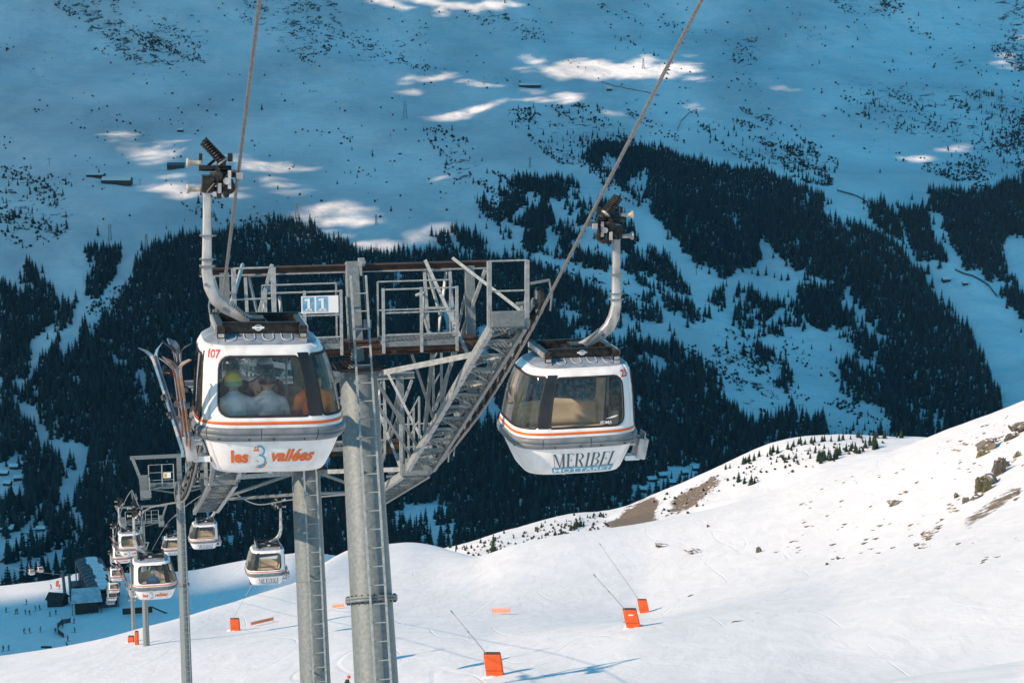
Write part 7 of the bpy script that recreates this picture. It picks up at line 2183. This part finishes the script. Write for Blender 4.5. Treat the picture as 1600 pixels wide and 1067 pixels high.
# curved dark net and small board on the flat
pts = [(110,972),(97,974),(90,981),(91,990),(100,996)]
gp = [gpt(x, y, 420) for x, y in pts]
t = thing("barrier_net", "curved dark barrier net on the shaded flat", "safety net", gp[0])
for i in range(len(gp)-1):
    q = MB(); a, b_ = gp[i]-gp[0], gp[i+1]-gp[0]
    for k in range(5): q.bar(a + Vector((0,0,.25*k+.1)), b_ + Vector((0,0,.25*k+.1)), .08, .2)
    o = q.build("mesh_panel", M_WOODD, t); o["kind"] = "stuff"; q = MB(); q.bar(a, a + Vector((0,0,1.6)), .15); q.build("stake", M_WOODD, t)
g = gpt(73, 1021, 300); t = thing("notice_board", "small dark board on a post beside the snow edge", "board", g); q = MB(); q.box((0,0,1.7),(2.6,.1,.55)); q.build("panel", M_WOODD, t); q = MB(); q.bar((0,0,-.3),(0,0,1.5),.12); q.build("post", M_WOODD, t)
t = thing("trampoline_frame", "dark low frame on the blue shaded snow behind the far towers", "frame", gpt(215, 960, 420), (0,0,R(15)))
q = MB(); q.box((0,0,1.2),(8,.4,1.6)); q.build("panel", M_WOODD, t); q = MB(); q.bar((4,0,1.8),(9,-4,.2),.3); q.build("brace", M_WOODD, t)
# drums at the valley dip, right of the third mast
g = gpt(398, 925, 240); t = thing("equipment_shed", "dark open-framed shed sunk behind the snow edge, under the MERIBEL cabin", "shed", g + Vector((0,14,-4.2)), (0,0,R(12)))
q = MB(); q.box((0,0,1.2),(5.6,3.5,3.6)); q.build("wall", M_WOODD, t); q = MB(); q.box((.2,0,3.2),(6.8,4.6,.35)); q.build("roof", M_METR, t)

# ================================================================ far buildings, pylons and fences on the mountain
def mt_pt(x, y): return gpt(x, y, 1300)
def far_house(x, y, wpx, hpx, label, group=None, rz=None, depth=.7, name="chalet", snow=True):
    g = mt_pt(x, y); ppm = FPX/(g.y*CP - g.z*SP); L_ = wpx/ppm; H_ = hpx/ppm
    return gable_hut(name, label, "building", g, R(rz if rz is not None else random.uniform(-20,20)), L_, L_*depth if L_ < 30 else 14, H_*.62, H_*.42, M_WOODD, M_METR, snow, group, max(2, int(L_/8)), .6)
far_house(183, 288, 46, 11, "long dark mountain building on the shaded plateau left of gondola 107's hanger", None, -3, name="mountain_hotel")
far_house(150, 276, 26, 5, "low dark building just behind the long mountain building", None, -2)
far_house(275, 263, 26, 8, "dark lift building beside the sunlit patch left of gondola 107's grip", None, 4, name="lift_building", snow=False)
far_house(282, 206, 9, 5, "tiny hut in a sunlit patch above gondola 107's springs", None, 0)
far_house(828, 137, 34, 6, "long low building at the edge of the sunlit plateau below the bright bank", None, 2)
far_house(952, 142, 8, 5, "tiny hut right of the long low building on the plateau", None, 0)
far_house(1478, 440, 12, 6, "small dark hut beside the top of the wide shaded piste", None, 8); far_house(1508, 445, 8, 5, "tiny hut right of the one at the top of the wide piste", None, 4)
for i, (x, y, w) in enumerate(((1018,752,14),(1035,746,12),(1052,757,13),(1070,742,10),(1088,735,12),(1005,768,12))): far_house(x, y, w, 8, "valley chalet among trees just right of gondola 23", "valley chalets right of gondola 23")
for i, (x, y, w) in enumerate(((6,742,14),(22,732,12),(38,728,10),(12,758,12),(28,750,13))): far_house(x, y, w, 7, "valley chalet by the winding road at the left edge", "valley chalets at the left edge")
far_house(64, 829, 13, 7, "dark chalet on the small snow clearing low at the left", None, 5); far_house(7, 830, 30, 10, "wide pale-roofed building at the left edge of the valley", None, 0, name="valley_building")
for i in range(9):
    x, y = 36 + i*5.0, 835 - i*1.6 + (i % 3)*2; g = mt_pt(x, y); o = bpy.data.objects.new("parked_car", None); 
    t = thing("parked_car", "tiny parked car in the row on the snowy clearing at the left", "car", g, (0,0,R(30)), "cars parked on the valley clearing")
    q = MB(); q.box((0,0,.7),(4.3,1.8,.8)); q.build("body", [M_BLACK, M_WHITE, M_GREYP][i % 3], t); q = MB(); q.box((-.2,0,1.3),(2.3,1.6,.55)); q.build("cabin", M_GLASSD, t)
# lattice pylons and T-shaped lift pylons
def lattice(x, y, hpx, label, T=False):
    g = mt_pt(x, y); ppm = FPX/(g.y*CP - g.z*SP); h = hpx/ppm; t = thing("lift_pylon" if T else "lattice_pylon", label, "pylon", g, (0,0,R(random.uniform(-20,20))))
    q = MB(); w = h*.11; r = .16
    if T:
        q.bar((0,0,-1),(0,0,h), .7); q.build("mast", M_GALV, t); q = MB(); q.bar((-h*.25,0,h),(h*.25,0,h), .6); q.build("crossarm", M_GALV, t); return t
    for sx in (-1,1):
        for sy in (-1,1): q.bar((sx*w,sy*w,-1),(sx*w*.35,sy*w*.35,h), .34)
    for k in range(6):
        z0, z1 = h*k/6, h*(k+1)/6; f0, f1 = 1-.65*k/6, 1-.65*(k+1)/6
        for sy in (-1,1): q.bar((-w*f0,sy*w*f0,z0),(w*f1,sy*w*f1,z1), .2); q.bar((w*f0,sy*w*f0,z0),(-w*f1,sy*w*f1,z1), .2)
    q.build("lattice", M_GALV, t)
    q = MB(); 
    for k in (.80,.98): q.bar((-w*1.5,0,h*k),(w*1.5,0,h*k), .32)
    q.build("crossarm", M_GALV, t); return t
for (x, y, h, lb) in ((172,376,25,"lattice pylon on the shaded piste, left of gondola 107's hanger"),(229,388,22,"lattice pylon at the wood edge just right of the first lattice pylon"),(633,186,27,"lattice pylon below the sunlit bank in the middle of the mountain"),(464,342,24,"lattice pylon at the left end of the sunlit patch above the front tower"),(588,351,16,"small lattice pylon on the piste right of the sunlit patch"),(1005,108,16,"lattice pylon standing on the brightest sunlit bank"),(828,262,16,"lattice pylon on the piste between the woods, above the front tower"),(756,133,12,"small lattice pylon near the long low plateau building")):
    lattice(x, y, h, lb)
for (x, y, h, lb) in ((77,258,10,"T-shaped lift pylon above the shrubby slope at the left"),(893,281,9,"T-shaped lift pylon on the piste left of gondola 23's grip"),(1046,405,11,"T-shaped lift pylon on the piste right of gondola 23's hanger"),(1088,430,14,"T-shaped lift pylon lower on the piste right of gondola 23's hanger"),(75,702,12,"T-shaped lift pylon on the narrow piste at the left"),(219,290,9,"T-shaped lift pylon right of the long mountain building"),(1249,642,9,"T-shaped lift pylon on the shaded run above the ridge")):
    lattice(x, y, h, lb, True)
M_REDNET = noise_mix("red_net", (.30,.05,.06), (.42,.10,.10), .2, .8); M_DARKNET = noise_mix("dark_net", (.05,.07,.08), (.10,.12,.13), .2, .8)
def fence(pts, label, mt, h=1.4):
    gp = [mt_pt(x, y) for x, y in pts]; t = thing("piste_fence", label, "fence", gp[0])
    for i in range(len(gp)-1):
        q = MB(); a, b_ = gp[i]-gp[0], gp[i+1]-gp[0]
        n = max(1, int((b_-a).length/12))
        for k in range(n):
            u, v = a+(b_-a)*k/n, a+(b_-a)*(k+1)/n
            wu, wv = gp[0]+u, gp[0]+v; u = Vector((u.x,u.y,height1(wu.x,wu.y)-gp[0].z)); v = Vector((v.x,v.y,height1(wv.x,wv.y)-gp[0].z))
            q.bar(u+Vector((0,0,h*.55)), v+Vector((0,0,h*.55)), .12, h)
        q.build("net_panel", mt, t)
        q = MB(); q.bar(a, a+Vector((0,0,h*1.5)), .25); q.build("stake", mt, t)
    return t
fence([(940,128),(960,136),(990,141),(1030,150)], "dull red piste fence below the brightest sunlit bank", M_REDNET); fence([(1058,206),(1064,190),(1078,176),(1090,172)], "dull red curved piste fence right of gondola 23's rope", M_REDNET)
fence([(1308,299),(1330,305),(1355,318),(1357,328)], "dark piste fence above the narrow wood strips", M_DARKNET, 2.2); fence([(1492,423),(1520,433),(1545,448),(1558,465)], "dark piste fence along the wide shaded piste", M_DARKNET, 2.4)
# second lift: two cabins hanging over the valley at the far left
c0, c1 = at(-30, 872, 640), at(100, 898, 560)
t = MB(); t.tube([c0, (c0+c1)/2 + Vector((0,0,-1.2)), c1], .05, 5); o = t.build("side_rope", M_ROPE); tag(o, "thin rope of the second lift at the far left", "cable")
l0 = CAB107
for i, (x, y, Y) in enumerate(((50, 893, 600), (63.5, 889, 610))):
    p = at(x, y+4, Y); c = CAB107.copy(); COL.objects.link(c); c.location = p; c.rotation_euler = (0,0,R(25)); c["label"] = "tiny gondola of the second lift at the far left, " + ("lower" if i == 0 else "upper") + " of the pair"; c["group"] = "gondolas of the second lift"
    for ch in CAB107.children:
        if ch.name.split(".")[0] in ("cabin_number", "lettering"): continue
        d = ch.copy(); COL.objects.link(d); d.parent = c
